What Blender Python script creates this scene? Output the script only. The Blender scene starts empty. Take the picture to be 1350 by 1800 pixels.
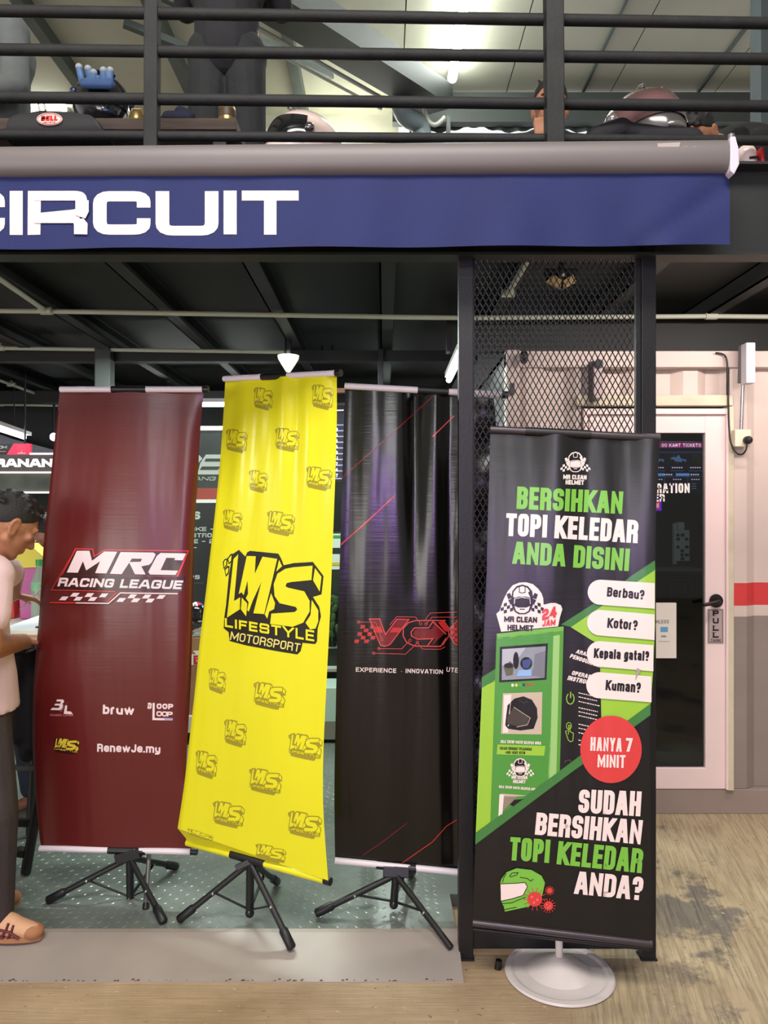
import bpy, bmesh, math, random
from mathutils import Vector, Matrix, Quaternion, geometry

random.seed(7)
SC = bpy.context.scene
COL = SC.collection
PI = math.pi

# ------------------------------------------------------------------ camera
EYE = 1.57            # height of the lens above the concrete
FOC = 1352.0          # focal length in pixels of the 1350 x 1800 frame
cam = bpy.data.cameras.new('camera')
cam_o = bpy.data.objects.new('camera', cam)
COL.objects.link(cam_o)
cam.sensor_fit = 'VERTICAL'
cam.sensor_height = 34.6
cam.lens = 34.6 * FOC / 1800.0
cam.clip_start = 0.05
cam_o.location = (0, 0, EYE)
cam_o.rotation_euler = (PI / 2, 0, 0)
SC.camera = cam_o


def W(px, py, d):
    """a point of the place seen at pixel (px, py) and standing d metres away"""
    return Vector(((px - 675.0) / FOC * d, d, EYE - (py - 900.0) / FOC * d))


# ------------------------------------------------------------------ exposure, world, big lights
SC.view_settings.view_transform = 'Standard'
SC.view_settings.look = 'None'
SC.view_settings.gamma = 1.0
SC.view_settings.use_curve_mapping = False
SC.view_settings.exposure = 0.15

world = bpy.data.worlds.new('World')
SC.world = world
world.use_nodes = True
wn = world.node_tree.nodes
wl = world.node_tree.links
wn.clear()
w_out = wn.new('ShaderNodeOutputWorld')
w_bg = wn.new('ShaderNodeBackground')
w_tc = wn.new('ShaderNodeTexCoord')
w_sep = wn.new('ShaderNodeSeparateXYZ')
w_rmp = wn.new('ShaderNodeValToRGB')
e = w_rmp.color_ramp.elements
e[0].position = 0.0
e[0].color = (0.62, 0.57, 0.52, 1)
e[1].position = 0.22
e[1].color = (0.85, 0.82, 0.80, 1)
x = e.new(0.42)
x.color = (0.30, 0.29, 0.29, 1)
x = e.new(1.0)
x.color = (0.22, 0.22, 0.23, 1)
w_map = wn.new('ShaderNodeMapRange')      # the open sky lies behind the building (+y)
w_map.inputs['From Min'].default_value = -0.1
w_map.inputs['From Max'].default_value = 0.5
w_mix = wn.new('ShaderNodeMixRGB')
w_mix.inputs['Color2'].default_value = (1.6, 1.6, 1.6, 1)
wl.new(w_tc.outputs['Generated'], w_sep.inputs[0])
wl.new(w_sep.outputs['Z'], w_rmp.inputs[0])
wl.new(w_sep.outputs['Y'], w_map.inputs['Value'])
wl.new(w_map.outputs[0], w_mix.inputs['Fac'])
wl.new(w_rmp.outputs[0], w_mix.inputs['Color1'])
wl.new(w_mix.outputs[0], w_bg.inputs['Color'])
wl.new(w_bg.outputs[0], w_out.inputs['Surface'])
w_bg.inputs['Strength'].default_value = 0.55


def area(name, loc, target, sx, sy, power, color):
    l = bpy.data.lights.new(name, 'AREA')
    l.shape = 'RECTANGLE'
    l.size, l.size_y = sx, sy
    l.energy = power
    l.color = color
    o = bpy.data.objects.new(name, l)
    COL.objects.link(o)
    o.location = loc
    o.rotation_euler = (Vector(target) - Vector(loc)).to_track_quat('-Z', 'Y').to_euler()
    return o


area('yard_roof_light', (-0.2, -0.6, 5.8), (0, 2.9, 0.9), 3.4, 1.2, 270, (1.0, 0.93, 0.86))
area('yard_opening', (-4.6, -6.0, 1.5), (-1.0, 3.0, 1.5), 4.6, 2.3, 230, (1.0, 0.95, 0.92))
area('shop_sign_glow', (-0.42, -3.2, 2.2), (0.1, 3, 1.6), 1.0, 0.55, 44, (0.60, 0.28, 1.0))
area('left_yard_lamp', (-5.6, 1.7, 3.95), (-0.4, 3.0, 1.9), 0.7, 0.9, 45, (1.0, 1.0, 0.9))
area('shop_front_tube', (-0.45, -3.2, 3.1), (0.0, 3.0, 1.9), 1.5, 0.24, 40, (0.92, 1.0, 0.82))
area('container_fill', (1.75, 3.1, 2.56), (1.7, 3.9, 1.3), 1.3, 0.10, 20, (1.0, 0.86, 0.80))  # unseen warm light added under the ceiling to brighten the container front
area('cabin_fill', (1.7, 5.0, 2.32), (1.7, 5.0, 0), 0.8, 0.2, 7, (0.95, 1.0, 0.98))  # unseen light added so the cabin floor shows through the door glass
area('interior_fill', (-1.0, 4.4, 2.55), (-1.0, 4.4, 0), 1.6, 0.10, 60, (0.88, 1.0, 0.93))  # added fill besides the modelled tubes, lifts the dark desk area


# ------------------------------------------------------------------ materials
def lin(v):
    v /= 255.0
    return v / 12.92 if v <= 0.04045 else ((v + 0.055) / 1.055) ** 2.4


def rgb(r, g, b):
    return (lin(r), lin(g), lin(b), 1.0)


MATS = {}


def mat(name, col, rough=0.6, metal=0.0, var=0.0, vscale=8.0, bump=0.0, bscale=60.0,
        stretch=(1, 1, 1), coat=0.0, emit=None, estr=0.0, spec=0.5, alpha=None):
    if name in MATS:
        return MATS[name]
    m = bpy.data.materials.new(name)
    m.use_nodes = True
    n, l = m.node_tree.nodes, m.node_tree.links
    b = n['Principled BSDF']
    c = rgb(*col)
    b.inputs['Base Color'].default_value = c
    b.inputs['Roughness'].default_value = rough
    b.inputs['Metallic'].default_value = metal
    b.inputs['Specular IOR Level'].default_value = spec
    if coat:
        b.inputs['Coat Weight'].default_value = coat
        b.inputs['Coat Roughness'].default_value = 0.15
    if emit:
        b.inputs['Emission Color'].default_value = rgb(*emit)
        b.inputs['Emission Strength'].default_value = estr
    if var or bump:
        tc = n.new('ShaderNodeTexCoord')
        mp = n.new('ShaderNodeMapping')
        mp.inputs['Scale'].default_value = stretch
        l.new(tc.outputs['Object'], mp.inputs[0])
    if var:
        t = n.new('ShaderNodeTexNoise')
        t.inputs['Scale'].default_value = vscale
        t.inputs['Detail'].default_value = 5
        l.new(mp.outputs[0], t.inputs['Vector'])
        r = n.new('ShaderNodeValToRGB')
        r.color_ramp.elements[0].position = 0.3
        r.color_ramp.elements[1].position = 0.7
        r.color_ramp.elements[0].color = [v * (1 - var) for v in c[:3]] + [1]
        r.color_ramp.elements[1].color = [min(1, v * (1 + var * 0.7)) for v in c[:3]] + [1]
        l.new(t.outputs['Fac'], r.inputs[0])
        l.new(r.outputs[0], b.inputs['Base Color'])
    if bump:
        t2 = n.new('ShaderNodeTexNoise')
        t2.inputs['Scale'].default_value = bscale
        t2.inputs['Detail'].default_value = 3
        l.new(mp.outputs[0], t2.inputs['Vector'])
        bp = n.new('ShaderNodeBump')
        bp.inputs['Strength'].default_value = bump
        bp.inputs['Distance'].default_value = 0.01
        l.new(t2.outputs['Fac'], bp.inputs['Height'])
        l.new(bp.outputs[0], b.inputs['Normal'])
    if alpha is not None:
        b.inputs['Alpha'].default_value = alpha
    MATS[name] = m
    return m


def vinyl(name, col, rough=0.30, bump=0.12):
    """glossy printed banner vinyl: faint horizontal weave and soft vertical folds"""
    if name in MATS:
        return MATS[name]
    m = bpy.data.materials.new(name)
    m.use_nodes = True
    n, l = m.node_tree.nodes, m.node_tree.links
    b = n['Principled BSDF']
    b.inputs['Base Color'].default_value = rgb(*col)
    b.inputs['Roughness'].default_value = rough
    b.inputs['Specular IOR Level'].default_value = 0.5
    tc = n.new('ShaderNodeTexCoord')
    hs = []
    for sc, k in (((3.0, 3.0, 120.0), 0.035), ((9.0, 9.0, 0.9), 1.0), ((3.0, 3.0, 9.0), 0.16)):
        mp = n.new('ShaderNodeMapping')
        mp.inputs['Scale'].default_value = sc
        l.new(tc.outputs['Object'], mp.inputs[0])
        t = n.new('ShaderNodeTexNoise')
        t.inputs['Scale'].default_value = 1.0
        t.inputs['Detail'].default_value = 2
        l.new(mp.outputs[0], t.inputs['Vector'])
        mu = n.new('ShaderNodeMath')
        mu.operation = 'MULTIPLY'
        mu.inputs[1].default_value = k
        l.new(t.outputs['Fac'], mu.inputs[0])
        hs.append(mu)
    a1 = n.new('ShaderNodeMath')
    a2 = n.new('ShaderNodeMath')
    l.new(hs[0].outputs[0], a1.inputs[0])
    l.new(hs[1].outputs[0], a1.inputs[1])
    l.new(a1.outputs[0], a2.inputs[0])
    l.new(hs[2].outputs[0], a2.inputs[1])
    bp = n.new('ShaderNodeBump')
    bp.inputs['Strength'].default_value = bump * 2
    bp.inputs['Distance'].default_value = 0.03
    l.new(a2.outputs[0], bp.inputs['Height'])
    l.new(bp.outputs[0], b.inputs['Normal'])
    MATS[name] = m
    return m


BLACK_METAL = mat('black_painted_steel', (19, 20, 22), 0.45, 0.0, 0.25, 14, 0.08, 90)
BLACK_PLASTIC = mat('black_plastic', (16, 16, 18), 0.45)
DARK_RAIL = mat('weathered_black_rail', (20, 23, 23), 0.7, 0.0, 0.6, 9, 0.15, 60)
WHITE_TUBE = mat('white_bar', (224, 216, 222), 0.35)
STEEL = mat('bare_steel', (170, 170, 168), 0.3, 0.9)
SKIN = mat('skin', (166, 114, 84), 0.55, 0, 0.12, 30)
SKIN_DARK = mat('tan_skin', (150, 104, 78), 0.55, 0, 0.12, 30)
HAIR = mat('black_hair', (20, 19, 19), 0.6, 0, 0.4, 60, 0.4, 220)
WHITE_PAINT = mat('white_paint', (226, 208, 202), 0.45, 0, 0.05, 5)
CARD = mat('cardboard', (150, 108, 74), 0.8, 0, 0.15, 5)
WHITE_PLASTIC = mat('white_plastic', (225, 222, 220), 0.4)
PALE_PIPE = mat('pale_conduit', (190, 195, 180), 0.5)


# ------------------------------------------------------------------ objects
ORG = {}


def props(o, label=None, cat=None, group=None, kind=None):
    if label:
        o['label'] = label
    if cat:
        o['category'] = cat
    if group:
        o['group'] = group
    if kind:
        o['kind'] = kind
    return o


def thing(name, label, cat, loc, group=None):
    o = bpy.data.objects.new(name, None)
    o.empty_display_size = 0.05
    COL.objects.link(o)
    o.location = loc
    ORG[o] = Vector(loc)
    return props(o, label, cat, group)


class MB:
    """collects faces (each with its material) and links them as ONE mesh object"""

    def __init__(s):
        s.v, s.f, s.m = [], [], []

    def add(s, vs, fs, m):
        b = len(s.v)
        s.v += [Vector(p) for p in vs]
        for f in fs:
            s.f.append([b + i for i in f])
            s.m.append(m)
        return s

    def box(s, x0, x1, y0, y1, z0, z1, m, M=None):
        vs = [Vector((x, y, z)) for x in (x0, x1) for y in (y0, y1) for z in (z0, z1)]
        if M is not None:
            vs = [M @ p for p in vs]
        return s.add(vs, [(0, 1, 3, 2), (4, 6, 7, 5), (0, 4, 5, 1), (2, 3, 7, 6), (0, 2, 6, 4), (1, 5, 7, 3)], m)

    def bar(s, p0, p1, w, h, m, up=(0, 0, 1)):
        p0, p1 = Vector(p0), Vector(p1)
        d = (p1 - p0).normalized()
        u = Vector(up)
        sd = d.cross(u)
        if sd.length < 1e-4:
            sd = d.cross(Vector((0, 1, 0)))
        sd.normalize()
        u = sd.cross(d)
        vs = []
        for p in (p0, p1):
            for a, b in ((-1, -1), (1, -1), (1, 1), (-1, 1)):
                vs.append(p + sd * (a * w / 2) + u * (b * h / 2))
        return s.add(vs, [(0, 1, 2, 3), (7, 6, 5, 4), (0, 4, 5, 1), (1, 5, 6, 2), (2, 6, 7, 3), (3, 7, 4, 0)], m)

    def tube(s, path, r, m, n=12, cap=True):
        P = [Vector(p) for p in path]
        R = r if isinstance(r, (list, tuple)) else [r] * len(P)
        rings = []
        prev = None
        for i, p in enumerate(P):
            t = (P[min(i + 1, len(P) - 1)] - P[max(i - 1, 0)]).normalized()
            if prev is None:
                a = t.cross(Vector((0, 0, 1)))
                if a.length < 1e-3:
                    a = t.cross(Vector((0, 1, 0)))
                a.normalize()
            else:
                a = prev - t * prev.dot(t)
                a.normalize()
            prev = a
            b = t.cross(a)
            rings.append([p + (a * math.cos(2 * PI * k / n) + b * math.sin(2 * PI * k / n)) * R[i] for k in range(n)])
        vs = [q for rg in rings for q in rg]
        fs = []
        for i in range(len(P) - 1):
            for k in range(n):
                k2 = (k + 1) % n
                fs.append((i * n + k, i * n + k2, (i + 1) * n + k2, (i + 1) * n + k))
        if cap:
            fs.append(tuple(range(n))[::-1])
            fs.append(tuple((len(P) - 1) * n + k for k in range(n)))
        return s.add(vs, fs, m)

    def lathe(s, prof, c, m, n=32, axis=None):
        """prof: (radius, height) pairs round a vertical axis at c"""
        c = Vector(c)
        q = Vector((0, 0, 1)).rotation_difference(Vector(axis)) if axis is not None else Quaternion()
        vs, fs = [], []
        for r, h in prof:
            for k in range(n):
                vs.append(c + q @ Vector((r * math.cos(2 * PI * k / n), r * math.sin(2 * PI * k / n), h)))
        for i in range(len(prof) - 1):
            for k in range(n):
                k2 = (k + 1) % n
                fs.append((i * n + k, i * n + k2, (i + 1) * n + k2, (i + 1) * n + k))
        fs.append(tuple(range(n))[::-1])
        fs.append(tuple((len(prof) - 1) * n + k for k in range(n)))
        return s.add(vs, fs, m)

    def ball(s, c, r, m=None, M=None, nu=20, nv=12):
        c = Vector(c)
        if not isinstance(r, (list, tuple)):
            r = (r, r, r)
        vs, fs = [], []
        for j in range(nv + 1):
            th = PI * j / nv
            for k in range(nu):
                ph = 2 * PI * k / nu
                p = Vector((r[0] * math.sin(th) * math.cos(ph), r[1] * math.sin(th) * math.sin(ph), r[2] * math.cos(th)))
                vs.append(c + (M @ p if M is not None else p))
        for j in range(nv):
            for k in range(nu):
                k2 = (k + 1) % nu
                fs.append((j * nu + k, (j + 1) * nu + k, (j + 1) * nu + k2, j * nu + k2))
        return s.add(vs, fs, m)

    def cap(s, p0, p1, r0, r1, m=None, n=14):
        """tapered capsule"""
        p0, p1 = Vector(p0), Vector(p1)
        L = (p1 - p0).length
        prof = []
        for k in range(0, 6):
            a = -PI / 2 + PI / 2 * k / 5
            prof.append((max(1e-4, r0 * math.cos(a)), r0 * math.sin(a)))
        for k in range(0, 6):
            a = PI / 2 * k / 5
            prof.append((max(1e-4, r1 * math.cos(a)), L + r1 * math.sin(a)))
        ax = (p1 - p0) if L > 1e-6 else Vector((0, 0, 1))
        return s.lathe(prof, p0, m, n, ax)

    def prism(s, poly, axis_vec, m):
        """closed 3-D polygon pushed along axis_vec"""
        P = [Vector(p) for p in poly]
        a = Vector(axis_vec)
        n = len(P)
        vs = P + [p + a for p in P]
        fs = [(i, (i + 1) % n, n + (i + 1) % n, n + i) for i in range(n)]
        tr = geometry.tessellate_polygon([P])
        fs += [tuple(t) for t in tr] + [tuple(n + i for i in t[::-1]) for t in tr]
        return s.add(vs, fs, m)

    def build(s, name, parent=None, smooth=None, bevel=0.0, origin=None):
        org = ORG[parent] if parent is not None else (Vector(origin) if origin is not None else None)
        if org is None:
            lo = Vector([min(p[i] for p in s.v) for i in range(3)])
            hi = Vector([max(p[i] for p in s.v) for i in range(3)])
            org = Vector(((lo.x + hi.x) / 2, (lo.y + hi.y) / 2, lo.z))
        me = bpy.data.meshes.new(name)
        me.from_pydata([tuple(p - org) for p in s.v], [], s.f)
        mats = []
        for m in s.m:
            if m not in mats:
                mats.append(m)
        for m in mats:
            me.materials.append(m)
        idx = {m: i for i, m in enumerate(mats)}
        me.polygons.foreach_set('material_index', [idx[m] for m in s.m])
        me.update()
        bm = bmesh.new()
        bm.from_mesh(me)
        bmesh.ops.recalc_face_normals(bm, faces=bm.faces)
        bm.to_mesh(me)
        bm.free()
        if smooth is not None:
            me.polygons.foreach_set('use_smooth', [True] * len(me.polygons))
            if smooth < 180:
                me.set_sharp_from_angle(angle=math.radians(smooth))
        o = bpy.data.objects.new(name, me)
        COL.objects.link(o)
        if parent is not None:
            o.parent = parent
        else:
            o.location = org
        ORG[o] = org
        if bevel:
            bv = o.modifiers.new('bevel', 'BEVEL')
            bv.width = bevel
            bv.segments = 2
            bv.limit_method = 'ANGLE'
        return o

    def blob(s, name, m, parent=None, voxel=0.008, smooth=4, origin=None):
        """one continuous surface out of overlapping closed shapes"""
        s.m = [m] * len(s.f)
        o = s.build(name, parent, 180, 0, origin)
        md = o.modifiers.new('remesh', 'REMESH')
        md.mode = 'VOXEL'
        md.voxel_size = voxel
        md.use_smooth_shade = True
        if smooth:
            sm = o.modifiers.new('smooth', 'SMOOTH')
            sm.factor = 0.5
            sm.iterations = smooth
        dg = bpy.context.evaluated_depsgraph_get()
        me = bpy.data.meshes.new_from_object(o.evaluated_get(dg))
        o.modifiers.clear()
        old = o.data
        o.data = me
        bpy.data.meshes.remove(old)
        me.name = name
        if not me.materials:
            me.materials.append(m)
        me.polygons.foreach_set('use_smooth', [True] * len(me.polygons))
        return o


def structure(o, label=None, cat=None):
    props(o, label, cat, None, 'structure')
    return o


def rnd_path(pts, r, n=5):
    """rounds the inner corners of a 3-D polyline"""
    P = [Vector(p) for p in pts]
    out = [P[0]]
    for i in range(1, len(P) - 1):
        a, b, c = P[i - 1], P[i], P[i + 1]
        ra = min(r, (a - b).length / 2)
        rc = min(r, (c - b).length / 2)
        s0 = b + (a - b).normalized() * ra
        s1 = b + (c - b).normalized() * rc
        for k in range(n + 1):
            t = k / n
            out.append(s0 * (1 - t) ** 2 + b * (2 * t * (1 - t)) + s1 * t * t)
    out.append(P[-1])
    return out


# ------------------------------------------------------------------ lettering made of strokes
R = 1
GL = {
    'A': (.62, [[(0, 0), (.36, 1), (.64, 1), (1, 0)], [(.14, .27), (.86, .27)]]),
    'B': (.56, [[(0, 0), (0, 1), (1, 1, R), (1, .53, R), (0, .53)], [(0, .53), (1, .53, R), (1, 0, R), (0, 0)]]),
    'C': (.56, [[(1, .66), (1, 1, R), (0, 1, R), (0, 0, R), (1, 0, R), (1, .34)]]),
    'D': (.56, [[(0, 0), (0, 1), (1, 1, R), (1, 0, R), (0, 0), (0, .2)]]),
    'E': (.48, [[(1, 1), (0, 1), (0, 0), (1, 0)], [(0, .51), (.9, .51)]]),
    'F': (.46, [[(1, 1), (0, 1), (0, 0)], [(0, .5), (.85, .5)]]),
    'G': (.56, [[(1, .7), (1, 1, R), (0, 1, R), (0, 0, R), (1, 0, R), (1, .48), (.5, .48)]]),
    'H': (.58, [[(0, 0), (0, 1)], [(1, 0), (1, 1)], [(0, .5), (1, .5)]]),
    'I': (0, [[(.5, 0), (.5, 1)]]),
    'J': (.5, [[(1, 1), (1, 0, R), (0, 0, R), (0, .3)]]),
    'K': (.6, [[(0, 0), (0, 1)], [(.05, .38), (1, 1)], [(.32, .56), (1, 0)]]),
    'L': (.46, [[(0, 1), (0, 0), (1, 0)]]),
    'M': (.78, [[(0, 0), (0, 1), (.5, .2), (1, 1), (1, 0)]]),
    'N': (.6, [[(0, 0), (0, 1), (1, 0), (1, 1)]]),
    'O': (.56, [[(.5, 1), (0, 1, R), (0, 0, R), (1, 0, R), (1, 1, R), (.5, 1)]]),
    'P': (.56, [[(0, 0), (0, 1), (1, 1, R), (1, .44, R), (0, .44)]]),
    'Q': (.56, [[(.5, 1), (0, 1, R), (0, 0, R), (1, 0, R), (1, 1, R), (.5, 1)], [(.6, .3), (1, 0)]]),
    'R': (.57, [[(0, 0), (0, 1), (1, 1, R), (1, .48, R), (0, .48)], [(.5, .48), (.97, .48, R), (1, 0)]]),
    'S': (.55, [[(1, .7), (1, 1, R), (0, 1, R), (0, .52, R), (1, .52, R), (1, 0, R), (0, 0, R), (0, .3)]]),
    'T': (.55, [[(0, 1), (1, 1)], [(.5, 1), (.5, 0)]]),
    'U': (.57, [[(0, 1), (0, 0, R), (1, 0, R), (1, 1)]]),
    'V': (.6, [[(0, 1), (.42, 0), (.58, 0), (1, 1)]]),
    'W': (.85, [[(0, 1), (.25, 0), (.5, .9), (.75, 0), (1, 1)]]),
    'X': (.6, [[(0, 0), (1, 1)], [(0, 1), (1, 0)]]),
    'Y': (.6, [[(0, 1), (.5, .42), (1, 1)], [(.5, .5), (.5, 0)]]),
    '0': (.54, [[(.5, 1), (0, 1, R), (0, 0, R), (1, 0, R), (1, 1, R), (.5, 1)]]),
    '1': (.2, [[(0, .8), (1, 1), (1, 0)]]),
    '2': (.54, [[(0, .7), (0, 1, R), (1, 1, R), (1, .5, R), (0, .4, R), (0, 0), (1, 0)]]),
    '3': (.54, [[(0, 1), (1, 1, R), (1, .5), (.3, .5)], [(1, .5), (1, 0, R), (0, 0)]]),
    '4': (.56, [[(.75, 0), (.75, 1), (0, .28), (1, .28)]]),
    '6': (.54, [[(1, .8), (1, 1, R), (0, 1, R), (0, 0, R), (1, 0, R), (1, .52, R), (0, .52)]]),
    '7': (.5, [[(0, 1), (1, 1), (.35, 0)]]),
    '5': (.54, [[(1, 1), (0, 1), (0, .56), (1, .56, R), (1, 0, R), (0, 0)]]),
    '9': (.54, [[(0, .2), (0, 0, R), (1, 0, R), (1, 1, R), (0, 1, R), (0, .48, R), (1, .48)]]),
    '8': (.54, [[(.5, 1), (0, 1, R), (0, 0, R), (1, 0, R), (1, 1, R), (.5, 1)], [(0, .52), (1, .52)]]),
    '?': (.5, [[(0, .68), (0, 1, R), (1, 1, R), (1, .45, R), (.5, .45), (.5, .26)], [(.5, .0), (.5, .14)]]),
    '-': (.4, [[(0, .48), (1, .48)]]),
    '+': (.5, [[(0, .5), (1, .5)], [(.5, .25), (.5, .75)]]),
    '.': (0, [[(.5, 0), (.5, .12)]]),
    '*': (0, [[(.5, .45), (.5, .58)]]),
    'a': (.52, [[(0, .54), (0, .74, R), (1, .74, R), (1, 0)], [(1, .4), (0, .4, R), (0, 0, R), (1, 0)]]),
    'b': (.52, [[(0, 0), (0, 1)], [(0, .74), (1, .74, R), (1, 0, R), (0, 0)]]),
    'e': (.52, [[(1, .18), (1, 0, R), (0, 0, R), (0, .74, R), (1, .74, R), (1, .36), (0, .36)]]),
    'g': (.52, [[(1, .74), (0, .74, R), (0, 0, R), (1, 0)], [(1, .74), (1, -.28, R), (0, -.28)]]),
    'l': (0, [[(.5, 0), (.5, 1)]]),
    'm': (.82, [[(0, 0), (0, .74)], [(0, .74), (.5, .74, R), (.5, 0)], [(.5, .74), (1, .74, R), (1, 0)]]),
    'n': (.52, [[(0, 0), (0, .74)], [(0, .74), (1, .74, R), (1, 0)]]),
    'o': (.52, [[(.5, .74), (0, .74, R), (0, 0, R), (1, 0, R), (1, .74, R), (.5, .74)]]),
    'p': (.52, [[(0, -.28), (0, .74)], [(0, .74), (1, .74, R), (1, 0, R), (0, 0)]]),
    'r': (.36, [[(0, 0), (0, .74)], [(0, .7), (1, .74)]]),
    't': (.38, [[(.4, 1), (.4, 0, R), (1, 0)], [(0, .72), (1, .72)]]),
    'u': (.52, [[(0, .74), (0, 0, R), (1, 0)], [(1, .74), (1, 0)]]),
    'w': (.8, [[(0, .74), (.25, 0), (.5, .66), (.75, 0), (1, .74)]]),
    'y': (.52, [[(0, .74), (0, 0, R), (1, 0)], [(1, .74), (1, -.28, R), (0, -.28)]]),
    ' ': (.26, []),
}


def clip_y(poly, lim, keep_above):
    out = []
    n = len(poly)
    for i in range(n):
        a, b = poly[i], poly[(i + 1) % n]
        ia = a[1] >= lim if keep_above else a[1] <= lim
        ib = b[1] >= lim if keep_above else b[1] <= lim
        if ia:
            out.append(a)
        if ia != ib:
            t = (lim - a[1]) / (b[1] - a[1])
            out.append((a[0] + (b[0] - a[0]) * t, lim))
    return out


def strip(pts, t, ext0=0.0, ext1=0.0, closed=False):
    """quads of a polyline of thickness t with mitred corners"""
    P = [Vector((p[0], p[1])) for p in pts]
    Q = [P[0]]
    for p in P[1:]:
        if (p - Q[-1]).length > 1e-5:
            Q.append(p)
    P = Q
    if len(P) < 2:
        return []
    if not closed:
        P[0] = P[0] + (P[0] - P[1]).normalized() * ext0
        P[-1] = P[-1] + (P[-1] - P[-2]).normalized() * ext1
    n = len(P)
    Lf, Rt = [], []
    for i in range(n):
        d0 = (P[i] - P[i - 1]).normalized() if i > 0 else ((P[0] - P[-2]).normalized() if closed else None)
        d1 = (P[i + 1] - P[i]).normalized() if i < n - 1 else ((P[1] - P[0]).normalized() if closed else None)
        if d0 is None:
            d0 = d1
        if d1 is None:
            d1 = d0
        n0 = Vector((-d0.y, d0.x))
        n1 = Vector((-d1.y, d1.x))
        mtr = n0 + n1
        if mtr.length < 1e-4:
            mtr = n0.copy()
            k = 1.0
        else:
            mtr.normalize()
            k = min(4.0, 1.0 / max(0.2, mtr.dot(n0)))
        Lf.append(P[i] + mtr * (t / 2 * k))
        Rt.append(P[i] - mtr * (t / 2 * k))
    return [[tuple(Rt[i]), tuple(Rt[i + 1]), tuple(Lf[i + 1]), tuple(Lf[i])] for i in range(n - 1)]


def round2(pts, r, n=4):
    out = [pts[0][:2]]
    for i in range(1, len(pts) - 1):
        b = Vector(pts[i][:2])
        if len(pts[i]) > 2:
            a, c = Vector(pts[i - 1][:2]), Vector(pts[i + 1][:2])
            ra = min(r, (a - b).length * 0.5)
            rc = min(r, (c - b).length * 0.5)
            s0 = b + (a - b).normalized() * ra
            s1 = b + (c - b).normalized() * rc
            for k in range(n + 1):
                t = k / n
                q = s0 * (1 - t) ** 2 + b * (2 * t * (1 - t)) + s1 * t * t
                out.append((q.x, q.y))
        else:
            out.append((b.x, b.y))
    out.append(pts[-1][:2])
    return out


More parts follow.
